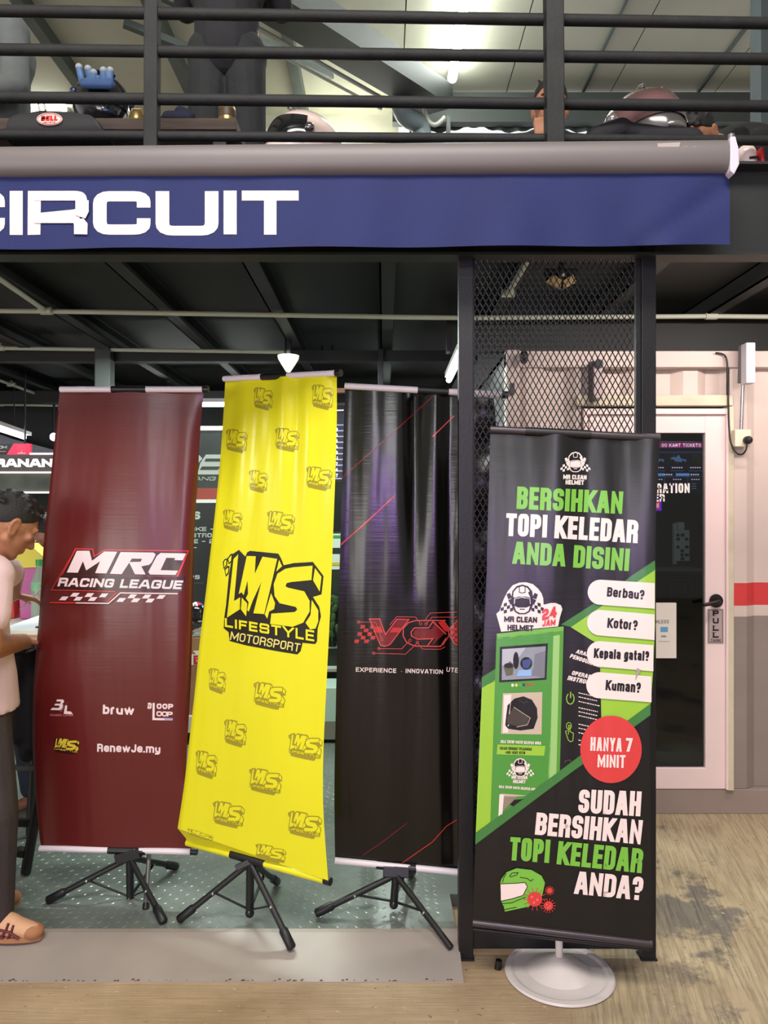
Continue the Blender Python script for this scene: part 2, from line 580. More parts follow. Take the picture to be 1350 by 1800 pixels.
class Art:
    """flat artwork traced in picture units and laid on to a surface"""

    def __init__(s):
        s.q = []          # (points, material, layer)

    def poly(s, pts, m, layer=1):
        s.q.append(([tuple(p) for p in pts], m, layer))

    def line(s, pts, w, m, layer=1, closed=False, r=0):
        if r:
            pts = round2([tuple(p) + ((1,) if 0 < i < len(pts) - 1 else ()) for i, p in enumerate(pts)], r)
        if closed:
            pts = list(pts) + [pts[0]]
        for q in strip(pts, w, 0, 0, closed):
            s.poly(q, m, layer)

    def disc(s, c, rx, ry, m, layer=1, n=40):
        s.poly([(c[0] + rx * math.cos(2 * PI * k / n), c[1] + ry * math.sin(2 * PI * k / n)) for k in range(n)], m, layer)

    def text(s, txt, p0, p1, h, t, m, layer=1, slant=0.0, xs=1.0, gap=0.12, rad=0.22, up=None, h1=None):
        """capital height h, stroke t (share of h); fits the words between p0 and p1"""
        p0, p1 = Vector(p0), Vector(p1)
        L = (p1 - p0).length
        d = (p1 - p0) / L
        u = Vector((d.y, -d.x)) if up is None else Vector(up).normalized()
        T = t * h
        tw = T * xs
        g = gap * h
        fix = sum(tw if GL.get(c, GL['O'])[0] == 0 else 0 for c in txt) + g * (len(txt) - 1)
        flex = sum(GL.get(c, GL['O'])[0] for c in txt)
        k = max(0.05, (L - fix) / max(1e-6, flex))
        xcur = 0.0
        for c in txt:
            wv, strokes = GL.get(c, GL['O'])
            w = tw if wv == 0 else wv * k
            hh = h if h1 is None else h + (h1 - h) * (xcur + w / 2) / L
            iw, ih = max(0.0, (w - tw) / xs), hh - T
            for st in strokes:
                pts = [((p[0] * iw if iw else 0.0), T / 2 + p[1] * ih) + tuple(p[2:]) for p in st]
                rp = round2(pts, rad * hh)
                def ext(p, q):
                    if abs(p[0] - q[0]) < abs(p[1] - q[1]) * 2:
                        return T if p[1] in (0, 1) else 0
                    return T / 2 if (p[0] <= .05 or p[0] >= .8) and p[1] == q[1] else 0
                shut = st[0] == st[-1] and len(st) > 3
                e0, e1 = (0, 0) if shut else (ext(st[0], st[1]), ext(st[-1], st[-2]))
                for qd in strip(rp, T, e0, e1, st[0] == st[-1] and len(st) > 3):
                    if c not in 'gpy':
                        qd = clip_y(clip_y(qd, 0.0, True), hh, False)
                    if len(qd) < 3:
                        continue
                    out = []
                    for X, Y in qd:
                        xx = xcur + tw / 2 + X * xs + Y * slant
                        v = p0 + d * xx + u * Y
                        out.append((v.x, v.y))
                    s.poly(out, m, layer)
            xcur += w + g

    def emit(s, mb, D, step=0.0, eps=0.0011):
        layers = sorted(set(q[2] for q in s.q))
        for ly in layers:
            qs = [q for q in s.q if q[2] == ly]
            mats = []
            bm = bmesh.new()
            for pts, m, _ in qs:
                if m not in mats:
                    mats.append(m)
                mi = mats.index(m)
                if len(pts) <= 4 and convex(pts):
                    tris = [list(range(len(pts)))]
                else:
                    tris = geometry.tessellate_polygon([[Vector((p[0], p[1], 0)) for p in pts]])
                vs = [bm.verts.new((p[0], p[1], 0)) for p in pts]
                for t in tris:
                    try:
                        f = bm.faces.new([vs[i] for i in t])
                        f.material_index = mi
                    except ValueError:
                        pass
            if step:
                xs_ = [v.co.x for v in bm.verts]
                ys_ = [v.co.y for v in bm.verts]
                for ax, lo, hi in ((0, min(xs_), max(xs_)), (1, min(ys_), max(ys_))):
                    k = math.floor(lo / step) + 1
                    while k * step < hi:
                        co = [0, 0, 0]
                        no = [0, 0, 0]
                        co[ax] = k * step
                        no[ax] = 1
                        bmesh.ops.bisect_plane(bm, geom=bm.verts[:] + bm.edges[:] + bm.faces[:], plane_co=co, plane_no=no)
                        k += 1
            bm.verts.index_update()
            vs = []
            for v in bm.verts:
                vs.append(W(v.co.x, v.co.y, D(v.co.x, v.co.y) - eps * ly))
            b = len(mb.v)
            mb.v += vs
            for f in bm.faces:
                mb.f.append([b + v.index for v in f.verts])
                mb.m.append(mats[f.material_index])
            bm.free()


def convex(p):
    sg = 0
    n = len(p)
    for i in range(n):
        a, b, c = p[i], p[(i + 1) % n], p[(i + 2) % n]
        cr = (b[0] - a[0]) * (c[1] - b[1]) - (b[1] - a[1]) * (c[0] - b[0])
        if abs(cr) < 1e-9:
            continue
        if sg and (cr > 0) != (sg > 0):
            return False
        sg = cr
    return True


def pw(tab):
    """piecewise smooth function through (y, x) pairs"""
    def f(y):
        if y <= tab[0][0]:
            return tab[0][1]
        for (a, xa), (b, xb) in zip(tab, tab[1:]):
            if y <= b:
                t = (y - a) / (b - a)
                return xa + (xb - xa) * t
        return tab[-1][1]
    return f


def inv_plane(c):
    """depth field through four (px, py, depth) corners; flat sheets stay flat"""
    A = Matrix([[1, p[0] / 1000, p[1] / 1000, p[0] * p[1] / 1e6] for p in c])
    k = A.inverted() @ Vector([1 / p[2] for p in c])
    return lambda x, y: 1.0 / (k[0] + k[1] * x / 1000 + k[2] * y / 1000 + k[3] * x * y / 1e6)


def sheet(mb, L, Rr, D, m, nu=26, nv=80, thick=0.0015):
    """hanging cloth between a left and a right edge given as pixel polylines"""
    def along(P, t):
        ln = [0.0]
        for a, b in zip(P, P[1:]):
            ln.append(ln[-1] + math.dist(a, b))
        s = t * ln[-1]
        for i in range(len(P) - 1):
            if s <= ln[i + 1] + 1e-9:
                q = (s - ln[i]) / (ln[i + 1] - ln[i])
                return (P[i][0] + (P[i + 1][0] - P[i][0]) * q, P[i][1] + (P[i + 1][1] - P[i][1]) * q)
        return P[-1]

    def smooth(P):
        out = [P[0]]
        for i in range(len(P) - 1):
            p0, p1, p2, p3 = P[max(0, i - 1)], P[i], P[i + 1], P[min(len(P) - 1, i + 2)]
            for k in range(1, 7):
                t = k / 6
                out.append(tuple(0.5 * (2 * p1[j] + (p2[j] - p0[j]) * t + (2 * p0[j] - 5 * p1[j] + 4 * p2[j] - p3[j]) * t * t
                                        + (3 * p1[j] - p0[j] - 3 * p2[j] + p3[j]) * t ** 3) for j in (0, 1)))
        return out
    L, Rr = smooth(L), smooth(Rr)
    vs = []
    for back in (0, 1):
        for j in range(nv + 1):
            a, b = along(L, j / nv), along(Rr, j / nv)
            for i in range(nu + 1):
                u = i / nu
                px, py = a[0] + (b[0] - a[0]) * u, a[1] + (b[1] - a[1]) * u
                vs.append(W(px, py, D(px, py) + back * thick))
    N = (nu + 1) * (nv + 1)
    fs = []
    for j in range(nv):
        for i in range(nu):
            q = j * (nu + 1) + i
            fs.append((q, q + nu + 1, q + nu + 2, q + 1))
            fs.append((N + q, N + q + 1, N + q + nu + 2, N + q + nu + 1))
    for i in range(nu):
        fs.append((i, i + 1, N + i + 1, N + i))
        q = nv * (nu + 1) + i
        fs.append((q, N + q, N + q + 1, q + 1))
    for j in range(nv):
        q = j * (nu + 1)
        fs.append((q, N + q, N + q + nu + 1, q + nu + 1))
        q += nu
        fs.append((q, q + nu + 1, N + q + nu + 1, N + q))
    mb.add(vs, fs, m)


def slab(mb, quad, d, thick, m):
    """a board facing the street: pixel quad at depth d, thickness behind"""
    P = [W(p[0], p[1], d) for p in quad]
    mb.prism(P, (0, thick, 0), m)


def rect(x0, y0, x1, y1):
    return [(x0, y0), (x1, y0), (x1, y1), (x0, y1)]

# ================================================================== THE SETTING
def concrete():
    m = bpy.data.materials.new('brushed_concrete')
    m.use_nodes = True
    n, l = m.node_tree.nodes, m.node_tree.links
    b = n['Principled BSDF']
    b.inputs['Roughness'].default_value = 0.62
    tc = n.new('ShaderNodeTexCoord')
    sep = n.new('ShaderNodeSeparateXYZ')
    l.new(tc.outputs['Object'], sep.inputs[0])

    def noise(scale, stretch, rot=0.0, detail=4, rough=0.6):
        mp = n.new('ShaderNodeMapping')
        mp.inputs['Scale'].default_value = stretch
        if rot:
            ro = n.new('ShaderNodeMapping')
            ro.inputs['Rotation'].default_value = (0, 0, rot)
            l.new(tc.outputs['Object'], ro.inputs[0])
            l.new(ro.outputs[0], mp.inputs[0])
        else:
            l.new(tc.outputs['Object'], mp.inputs[0])
        t = n.new('ShaderNodeTexNoise')
        t.inputs['Scale'].default_value = scale
        t.inputs['Detail'].default_value = detail
        t.inputs['Roughness'].default_value = rough
        l.new(mp.outputs[0], t.inputs['Vector'])
        return t.outputs['Fac']

    def ramp(fac, stops):
        r = n.new('ShaderNodeValToRGB')
        el = r.color_ramp.elements
        el[0].position, el[0].color = stops[0]
        el[1].position, el[1].color = stops[-1]
        for p, c in stops[1:-1]:
            el.new(p).color = c
        l.new(fac, r.inputs[0])
        return r.outputs[0]

    def mix(f, a, c, mode='MIX'):
        x = n.new('ShaderNodeMixRGB')
        x.blend_type = mode
        for s, v in (('Fac', f), ('Color1', a), ('Color2', c)):
            if isinstance(v, (int, float)):
                x.inputs[s].default_value = v
            elif isinstance(v, tuple):
                x.inputs[s].default_value = v
            else:
                l.new(v, x.inputs[s])
        return x.outputs[0]
    g = lambda v: (v, v, v, 1)
    along_x = noise(1.0, (4.0, 150, 1), 0, 6, .75)
    along_y = noise(1.0, (78, 3.6, 1), 0.20, 6, .7)
    side = n.new('ShaderNodeMapRange')       # the bay on the right was broomed the other way
    side.inputs['From Min'].default_value = 0.52
    side.inputs['From Max'].default_value = 0.66
    l.new(sep.outputs['X'], side.inputs['Value'])
    streak = mix(side.outputs[0], ramp(along_x, [(0.35, g(0.62)), (0.6, g(1.0))]), ramp(along_y, [(0.36, g(0.46)), (0.54, g(1.0))]))
    base = ramp(noise(3.0, (1, 1, 1)), [(0.3, rgb(168, 143, 110)), (0.7, rgb(198, 174, 140))])
    far = ramp(noise(2.0, (1, 1, 1)), [(0.3, rgb(162, 145, 114)), (0.7, rgb(192, 175, 142))])
    base = mix(side.outputs[0], base, far)
    col = mix(0.68, base, streak, 'MULTIPLY')
    # old grey cement patches on the right
    st = ramp(noise(1.5, (1.0, 0.8, 1), 0.7, 10, 0.68), [(0.535, g(0)), (0.575, g(1))])
    stm = n.new('ShaderNodeMath')
    stm.operation = 'MULTIPLY'
    l.new(st, stm.inputs[0])
    side2 = n.new('ShaderNodeMapRange')
    side2.inputs['From Min'].default_value = 0.75
    side2.inputs['From Max'].default_value = 1.15
    l.new(sep.outputs['X'], side2.inputs['Value'])
    l.new(side2.outputs[0], stm.inputs[1])
    col = mix(stm.outputs[0], col, mix(0.8, rgb(122, 116, 104), streak, 'MULTIPLY'))
    # small pale chips and dark specks
    ch = ramp(noise(30, (1, 1.5, 1), 0.5, 4), [(0.66, g(0)), (0.70, g(0.7))])
    col = mix(ch, col, rgb(205, 196, 176))
    sp = ramp(noise(34, (1, 1.6, 1), 0.3, 4), [(0.29, g(0.75)), (0.34, g(0))])
    col = mix(sp, col, rgb(66, 58, 46))
    l.new(col, b.inputs['Base Color'])
    bp = n.new('ShaderNodeBump')
    bp.inputs['Strength'].default_value = 0.5
    bp.inputs['Distance'].default_value = 0.006
    l.new(streak, bp.inputs['Height'])
    l.new(bp.outputs[0], b.inputs['Normal'])
    return m


g_ = MB()
g_.box(-9, 9, -6, 9.5, -0.12, 0, concrete())
structure(g_.build('floor', origin=(0, 0, 0)), 'brushed beige concrete yard floor with grey cement patches', 'floor')

# --- raised checker-plate deck with a smooth grey ramp sheet along its front
DECK = 0.05
CHK = mat('checker_plate_steel', (126, 136, 128), 0.27, 0.25, 0.22, 5, 0.05, 50)
d_ = MB()
d_.box(-5.2, 0.262, 2.777, 3.06, 0, DECK, CHK)
d_.box(-5.2, 0.60, 3.06, 7.7, 0.0, DECK, CHK)
# raised lozenges, alternating left and right
vs, fs = [], []
pit = 0.034
ny = int((5.6 - 2.80) / pit)
nx = int((0.25 + 1.75) / pit)
for j in range(ny):
    for i in range(nx):
        cx, cy = -1.75 + (i + 0.5) * pit, 2.80 + (j + 0.5) * pit
        a = PI / 4 if (i + j) % 2 else -PI / 4
        ca, sa = math.cos(a), math.sin(a)
        b0 = len(vs)
        for u, v, h in ((-.0135, 0, 0), (0, -.0042, 0), (.0135, 0, 0), (0, .0042, 0), (-.006, 0, .0017), (.006, 0, .0017)):
            vs.append(Vector((cx + u * ca - v * sa, cy + u * sa + v * ca, DECK + h)))
        fs += [(b0, b0 + 1, b0 + 4), (b0 + 1, b0 + 5, b0 + 4), (b0 + 1, b0 + 2, b0 + 5), (b0 + 2, b0 + 3, b0 + 5), (b0 + 3, b0 + 4, b0 + 5), (b0 + 3, b0, b0 + 4)]
d_.add(vs, fs, CHK)
structure(d_.build('floor', origin=(0, 4, 0)), 'grey green checker plate steel deck under the banner stands', 'floor')

RAMP = mat('grey_painted_sheet', (160, 151, 142), 0.5, 0.1, 0.10, 3, 0.03, 30)
r_ = MB()
prof = [(2.565, 0.0), (2.565, 0.003), (2.777, 0.0525), (2.80, 0.0535), (2.80, 0.0502), (2.777, 0.0)]
r_.prism([(-5.2, y, z) for y, z in prof], (5.466, 0, 0), RAMP)
RUST = mat('rust', (92, 58, 40), 0.8)
for k in range(64):
    xx = -1.45 + 1.7 * random.random()
    yy = 2.567 + 0.006 * random.random() ** 2
    z0 = 0.003 + (yy - 2.565) * .234 + 0.0006
    s0 = 0.002 + 0.004 * random.random()
    r_.add([(xx - s0, yy, z0), (xx + s0, yy, z0), (xx + s0 * .6, yy + s0, z0 + s0 * .24), (xx - s0 * .5, yy + s0, z0 + s0 * .24)], [(0, 1, 2, 3)], RUST)
structure(r_.build('trim_1', origin=(0, 2.6, 0)), 'smooth grey steel ramp sheet along the deck front', 'ramp')

# --- upper deck: plate, joists, edge beam
SOFFIT = mat('dark_soffit', (15, 19, 18), 0.6, 0, 0.2, 3)
JOIST = mat('dark_joist', (21, 25, 24), 0.6, 0, 0.2, 5)
c_ = MB()
c_.box(-5.2, 5.0, 2.74, 7.7, 2.70, 2.77, SOFFIT)
structure(c_.build('ceiling', origin=(0, 4, 2.7)), 'dark steel underside of the upper deck', 'ceiling')
for k in range(-7, 9):
    j_ = MB()
    xx = 0.015 + k * 0.573
    zb = 2.61
    # C section joist
    j_.box(xx - .035, xx + .035, 2.76, 7.6, zb, zb + .008, JOIST)
    j_.box(xx - .035, xx - .027, 2.76, 7.6, zb, 2.70, JOIST)
    j_.box(xx - .035, xx + .035, 2.76, 7.6, 2.692, 2.70, JOIST)
    structure(j_.build('trim_2', origin=(xx, 4, zb)), 'dark steel joist under the upper deck', 'joist')
for yy, h, xa, xb in ((4.16, .17, .34, 5.0), (4.95, .07, -5.2, .6), (6.6, .10, -5.2, .6)):
    j_ = MB()
    j_.box(xa, xb, yy, yy + .08, 2.61 - h, 2.61, JOIST)
    structure(j_.build('trim_3', origin=(-2, yy, 2.44)), 'dark cross beam under the joists', 'beam')
e_ = MB()
EDGE = mat('edge_beam', (38, 42, 42), 0.5, 0, 0.3, 4, 0.05, 20)
e_.box(-5.2, 5.0, 2.70, 2.74, 2.46, 2.775, EDGE)
e_.box(-5.2, 5.0, 2.64, 2.70, 2.765, 2.775, EDGE)
e_.box(-5.2, 5.0, 2.66, 2.70, 2.46, 2.47, EDGE)
structure(e_.build('trim_4', origin=(0, 2.7, 2.46)), 'dark steel edge channel of the upper deck', 'beam')

# --- ground-floor shell
WALLG = mat('grey_board', (82, 86, 80), 0.7, 0, 0.25, 4)
w_ = MB()
w_.box(-5.2, 0.7, 7.6, 7.7, 0, 2.70, mat('dark_back_wall', (48, 52, 50), 0.7, 0, 0.2, 3))
structure(w_.build('wall_back', origin=(-2, 7.65, 0)), 'dark rear wall of the covered desk area', 'wall')
w_ = MB()
w_.box(-5.3, -5.2, 2.75, 7.7, 0, 2.70, WALLG)
structure(w_.build('wall_left', origin=(-5.25, 5, 0)), 'grey left wall of the covered desk area', 'wall')

# --- shipping container
CW = mat('container_white', (206, 190, 180), 0.45, 0, 0.06, 3, 0.03, 12)
CRED = mat('container_red', (206, 62, 62), 0.45, 0, 0.06, 4)
CGREY = mat('container_grey', (140, 128, 120), 0.5, 0, 0.08, 4)
CBASE = mat('container_base', (150, 134, 124), 0.55, 0, 0.1, 3)
CY = 4.0
XR = 3.6


def zpx(py, d):
    return EYE - (py - 900) / FOC * d


def xpx(px, d):
    return (px - 675) / FOC * d


Z_RT, Z_RB = zpx(1025, CY), zpx(1065, CY)
Z_G = zpx(1084, CY)
cont = thing('shipping_container', 'white container cabin with a red stripe and grey lower band', 'container', (2.0, CY, 0))
props(cont, None, None, None, 'structure')


def corrug(x0, x1, z0, z1, y, name, phase=0.0):
    """trapezoidal sheet facing the street, painted in bands"""
    mb = MB()
    zs = [z for z in (z0, Z_G, Z_RB, Z_RT, z1) if z0 <= z <= z1]
    pts = []
    P = 0.262
    k = math.floor((x0 - phase) / P) - 1
    while k * P + phase < x1 + P:
        b = k * P + phase
        for dx, dy in ((0, 0), (0.075, 0), (0.13, 0.036), (0.205, 0.036)):
            pts.append((b + dx, y + dy))
        k += 1
    cl = []
    for (xa, ya), (xb, yb) in zip(pts, pts[1:]):
        if xb <= x0 or xa >= x1:
            continue
        if xa < x0:
            t = (x0 - xa) / (xb - xa)
            xa, ya = x0, ya + (yb - ya) * t
        if xb > x1:
            t = (x1 - xa) / (xb - xa)
            xb, yb = x1, ya + (yb - ya) * t
        if not cl:
            cl.append((xa, ya))
        cl.append((xb, yb))
    for za, zb in zip(zs, zs[1:]):
        mid = (za + zb) / 2
        m = CGREY if mid < Z_G else CRED if Z_RB < mid < Z_RT else CW
        for (xa, ya), (xb, yb) in zip(cl, cl[1:]):
            mb.add([(xa, ya, za), (xb, yb, za), (xb, yb, zb), (xa, ya, zb)], [(0, 1, 2, 3)], m)
    return mb.build(name, cont)


XD0, XD1 = xpx(1022, CY), xpx(1284, CY)
ZD1 = zpx(716, CY)
corrug(XD1, XR, 0.13, 2.33, CY + .005, 'wall_panel', XD1 - 0.25)
corrug(0.70, XD0, 0.13, 2.33, CY + .005, 'wall_panel', 0.74)
corrug(XD0, XD1, ZD1 + .06, 2.33, CY + .03, 'wall_panel', xpx(1205, CY))
mb = MB()
mb.box(0.633, 0.705, CY - .02, CY + .06, 0.02, 2.41, CW)      # corner post
mb.build('corner_post', cont, bevel=.004)
mb = MB()
mb.box(0.633, XR, CY - .015, CY + .06, 2.32, 2.405, CW)
mb.build('top_rail', cont, bevel=.004)
mb = MB()
mb.box(0.633, XR, CY + .0, CY + .08, 0.0, 0.128, CBASE)
mb.build('base_rail', cont, bevel=.004)
mb = MB()
mb.box(0.633, 0.66, CY + .06, 6.2, 0.02, 2.40, mat('side_wall_dark', (44, 48, 48), .5))
mb.build('side_wall', cont)
mb = MB()
mb.box(0.633, XR, CY + .02, 6.2, 2.38, 2.40, CW)
mb.build('roof', cont)
DARKIN = mat('dark_cabin_lining', (40, 40, 42), 0.6)
mb = MB()
mb.box(0.66, XR, 6.1, 6.2, 0.02, 2.38, DARKIN)
mb.box(XR - .02, XR, CY + .06, 6.1, 0.02, 2.38, DARKIN)
mb.build('cabin_lining', cont)
mb = MB()
mb.box(0.66, XR - .02, CY + .02, 6.1, 0.02, 0.12, CHK)
mb.build('cabin_floor', cont)
mb = MB()      # flat trim round the opening: head and right jamb
TRIM = mat('door_trim', (205, 196, 170), 0.5, 0, 0.12, 9)
mb.box(XD0 - .03, XD1, CY - .03, CY + .03, ZD1 + .005, ZD1 + .06, TRIM)
mb.box(XD1 - .02, XD1 + .01, CY - .02, CY + .05, 0.128, ZD1 + .005, TRIM)
mb.build('door_trim', cont, bevel=.003)

# --- glass door
DPAINT = mat('door_paint', (236, 214, 210), 0.35, 0, 0.03, 4)
DY = CY - .005
door = thing('door_1', 'white framed glass door of the container cabin', 'door', (xpx(1150, CY), CY, 0.12))
props(door, None, None, None, 'structure')


def pxbox(mb, x0, y0, x1, y1, da, db, m):
    """box whose front face at depth da fills a pixel rectangle"""
    return mb.box(xpx(x0, da), xpx(x1, da), da, db, zpx(y1, da), zpx(y0, da), m)


mb = MB()
pxbox(mb, 1026, 718, 1281, 728, DY - .02, DY + .05, DPAINT)
pxbox(mb, 1026, 728, 1034, 1389, DY - .02, DY + .05, DPAINT)
pxbox(mb, 1277, 728, 1281, 1389, DY - .02, DY + .05, DPAINT)
mb.build('door_frame', door, bevel=.003)
mb = MB()
pxbox(mb, 1036, 729, 1240, 761, DY, DY + .04, DPAINT)
pxbox(mb, 1036, 1350, 1242, 1387, DY, DY + .04, DPAINT)
pxbox(mb, 1036, 729, 1074, 1387, DY - .001, DY + .041, DPAINT)
pxbox(mb, 1240, 729, 1275.5, 1387, DY - .001, DY + .041, DPAINT)
mb.build('door_leaf', door, bevel=.003)
GLASS = bpy.data.materials.new('tinted_glass')
GLASS.use_nodes = True
gn, gl = GLASS.node_tree.nodes, GLASS.node_tree.links
gn.clear()
go = gn.new('ShaderNodeOutputMaterial')
gt = gn.new('ShaderNodeBsdfTransparent')
gt.inputs['Color'].default_value = (0.62, 0.66, 0.66, 1)
gg = gn.new('ShaderNodeBsdfGlossy')
gg.inputs['Roughness'].default_value = 0.03
gf = gn.new('ShaderNodeFresnel')
gf.inputs['IOR'].default_value = 1.45
gx = gn.new('ShaderNodeMixShader')
gl.new(gf.outputs[0], gx.inputs[0])
gl.new(gt.outputs[0], gx.inputs[1])
gl.new(gg.outputs[0], gx.inputs[2])
gl.new(gx.outputs[0], go.inputs['Surface'])
LETTER_W = mat('white_lettering', (238, 232, 226), 0.5)
mb = MB()
pxbox(mb, 1074, 761, 1241, 1350, DY + .016, DY + .024, GLASS)
mb.build('glass_pane', door)
mb = MB()
a = Art()
a.text('REGISTRATION', (1097, 867.5), (1212.5, 866.5), 17, .2, LETTER_W, 1)
a.text('COUNTER', (1097, 881.5), (1168.5, 881.5), 13, .22, LETTER_W, 1)
a.emit(mb, lambda x, y: DY + .0155, 0, .0006)
props(mb.build('glass_lettering', door), 'white vinyl lettering on the glass')
HND = mat('dark_bronze', (48, 42, 40), 0.4, 0.6)
mb = MB()
hc = W(1258, 1056, DY)
mb.lathe([(.0, -.002), (.034, -.002), (.036, .004), (.034, .012), (.0, .013)], hc, HND, 28, (0, -1, 0))
mb.tube(rnd_path([hc + Vector((0, -.005, 0)), hc + Vector((0, -.05, 0)), hc + Vector((-.085, -.052, -.016))], .02), [.011] * 7 + [.009], HND, 12)
props(mb.build('door_handle', door, smooth=40), 'dark bronze lever handle on a round rose')

pl = MB()
SIGN_M = mat('brushed_sign_plate', (190, 172, 170), 0.35, 0.3)
INK = mat('black_ink', (18, 17, 18), 0.5)
pxbox(pl, 1244, 1070, 1272, 1131, DY - .004, DY - .001, SIGN_M)
a = Art()
a.line([(1246, 1072), (1270, 1072), (1270, 1129), (1246, 1129)], .8, INK, 1, True)
for ch, y in zip('PULL', (1082.5, 1096, 1109, 1121)):
    a.text(ch, (1253, y), (1263.5, y), 9.5, .28, INK, 1, rad=.15)
    if ch in 'PL':
        a.poly(rect(1251.5, y - .9, 1258.5, y), INK, 1)
        a.poly(rect(1251.5, y - 9.5, 1258.5, y - 8.6), INK, 1)
a.text('TARIK', (1249, 1128), (1267, 1128), 4.6, .18, INK, 1)
a.emit(pl, lambda x, y: DY - .004, 0, .0006)
props(pl.build('pull_sign'), 'small brushed metal PULL sign under the door handle', 'sign')

pp = MB()
PAPER = mat('paper', (224, 218, 206), 0.7)
pxbox(pp, 1150, 1060, 1189, 1157, DY - .0015, DY + .0155, PAPER)
a = Art()
GREYINK = mat('grey_ink', (140, 138, 134), 0.6)
BLUEINK = mat('light_blue_ink', (96, 160, 200), 0.6)
a.text('CASHLESS', (1137, 1096), (1176, 1096), 6.5, .2, GREYINK, 1)
a.q = [q for q in a.q if min(p[0] for p in q[0]) > 1150.5]
a.poly(rect(1161, 1102, 1174, 1111), BLUEINK, 1)
a.poly(rect(1162, 1117, 1171, 1120), GREYINK, 1)
for k in range(6):
    a.poly(rect(1158 + k * 3.3, 1127, 1160.3 + k * 3.3, 1128.3), GREYINK, 1)
a.emit(pp, lambda x, y: DY - .0015, 0, .0005)
props(pp.build('notice_paper'), 'white paper notice taped on the glass door', 'notice')

# --- ticket screen inside the cabin
SD = 4.75
scr = thing('ticket_screen', 'lit ticket price screen behind the door glass', 'screen', W(1180, 900, SD))
BEZ = mat('screen_bezel', (16, 16, 18), 0.4)
mb = MB()
pxbox(mb, 1096, 776, 1238, 868, SD, SD + .05, BEZ)
mb.build('casing', scr, bevel=.004)


def glow(name, c, k=1.0):
    return mat(name, c, 0.6, emit=c, estr=k)


mb = MB()
pxbox(mb, 1099, 778, 1235, 866, SD - .003, SD + .001, glow('screen_navy', (22, 26, 44), .6))
a = Art()
MG = glow('screen_magenta', (190, 40, 130), .8)
SWH = glow('screen_white', (235, 215, 235), 1.0)
SBL = glow('screen_blue', (110, 160, 235), .9)
SGR = glow('screen_green', (34, 46, 30), .6)
SKB = glow('screen_kart_blue', (90, 120, 165), .8)
a.poly(rect(1099, 778, 1235, 787), MG, 1)
a.text('GO KART TICKETS', (1163, 785.7), (1232, 785.7), 6.2, .24, SWH, 2)
a.poly(rect(1099, 793, 1235, 797), glow('screen_haze', (50, 60, 90), .7), 1)
for x0 in (1112, 1152, 1192, 1232):
    a.poly([(x0 - 14, 812), (x0 - 16, 800), (x0 - 4, 797), (x0 + 2, 806), (x0, 816)], SGR, 2)
for x0 in (1120, 1153, 1192, 1232):
    a.q = a.q
    P = [(x0 - 14, 806), (x0 - 8, 803), (x0 - 3, 804), (x0 + 1, 799), (x0 + 5, 806), (x0 + 15, 808), (x0 + 12, 813), (x0 - 4, 811)]
    a.poly([p for p in P], SKB, 3)
    a.disc((x0 - 9, 810), 2.6, 2.6, BEZ, 4, 12)
    a.disc((x0 + 9, 812), 2.6, 2.6, BEZ, 4, 12)
for x0 in (1133, 1157, 1190, 1222):
    for k in range(5):
        a.poly(rect(x0 - 9 + k * 4, 821, x0 - 6.4 + k * 4, 823), SWH, 2)
    for k in range(7):
        a.poly(rect(x0 - 11 + k * 3.4, 827, x0 - 9 + k * 3.4, 828.2), SKB, 2)
    for k in range(4):
        a.poly(rect(x0 - 7 + k * 4, 842, x0 - 4.4 + k * 4, 843.5), SWH, 2)
for x0 in (1155, 1200):
    a.poly(rect(x0 - 12, 832, x0 + 12, 836.5), SBL, 2)
for x0 in (1175, 1222):
    for k in range(4):
        a.poly(rect(x0 - 8 + k * 4, 833, x0 - 5.4 + k * 4, 835.5), SWH, 2)
for x0 in (1168, 1209):
    a.line([(x0, 838), (x0, 862)], .5, SKB, 2)
a.line([(1099, 838), (1235, 838)], .5, SKB, 2)
for x0 in (1182, 1222):
    for k in range(3):
        a.poly(rect(x0 - 6, 850 + k * 4, x0 + 2, 851.2 + k * 4), SKB, 2)
a.q = [q for q in a.q if min(p[0] for p in q[0]) > 1098 and max(p[0] for p in q[0]) < 1236]
a.emit(mb, lambda x, y: SD - .003, 0, .0005)
props(mb.build('display', scr), 'lit display with a magenta header strip')
# small lit sign and shelf things inside the cabin
mb = MB()
pxbox(mb, 1128, 878, 1163, 898, 4.55, 4.58, glow('sign_violet', (90, 40, 220), 1.2))
a = Art()
a.poly(rect(1134, 881, 1160, 895), glow('sign_red', (235, 40, 70), 1.3), 1)
a.text('OPEN', (1137, 892.5), (1158, 892.5), 8.5, .22, SWH, 2)
a.emit(mb, lambda x, y: 4.55, 0, .0005)
props(mb.build('lit_sign'), 'small lit red and violet sign behind the door glass', 'sign')
mb = MB()
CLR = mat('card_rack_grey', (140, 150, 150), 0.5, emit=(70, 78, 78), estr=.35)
pxbox(mb, 1185, 920, 1189, 992, 4.5, 4.53, CLR)
pxbox(mb, 1189, 932, 1212, 986, 4.5, 4.54, CLR)
pxbox(mb, 1192, 918, 1203, 934, 4.49, 4.53, CLR)
for k in range(7):
    for q in range(3):
        if random.random() < .7:
            pxbox(mb, 1190 + q * 7.5, 938 + k * 7, 1194 + q * 7.5 + random.random() * 2, 943 + k * 7, 4.49, 4.51, BEZ)
props(mb.build('card_rack'), 'grey wall rack of small cards inside the cabin', 'rack')
mb = MB()
CAB = mat('cabin_counter', (30, 31, 33), 0.5)
mb.box(xpx(1100, 4.9), xpx(1260, 4.9), 4.9, 5.3, .12, zpx(1010, 4.9), CAB)
mb.box(xpx(1100, 4.9), xpx(1260, 4.9), 4.87, 5.3, zpx(1010, 4.9), zpx(1004, 4.9), mat('counter_edge', (52, 54, 56), .4))
a = Art()
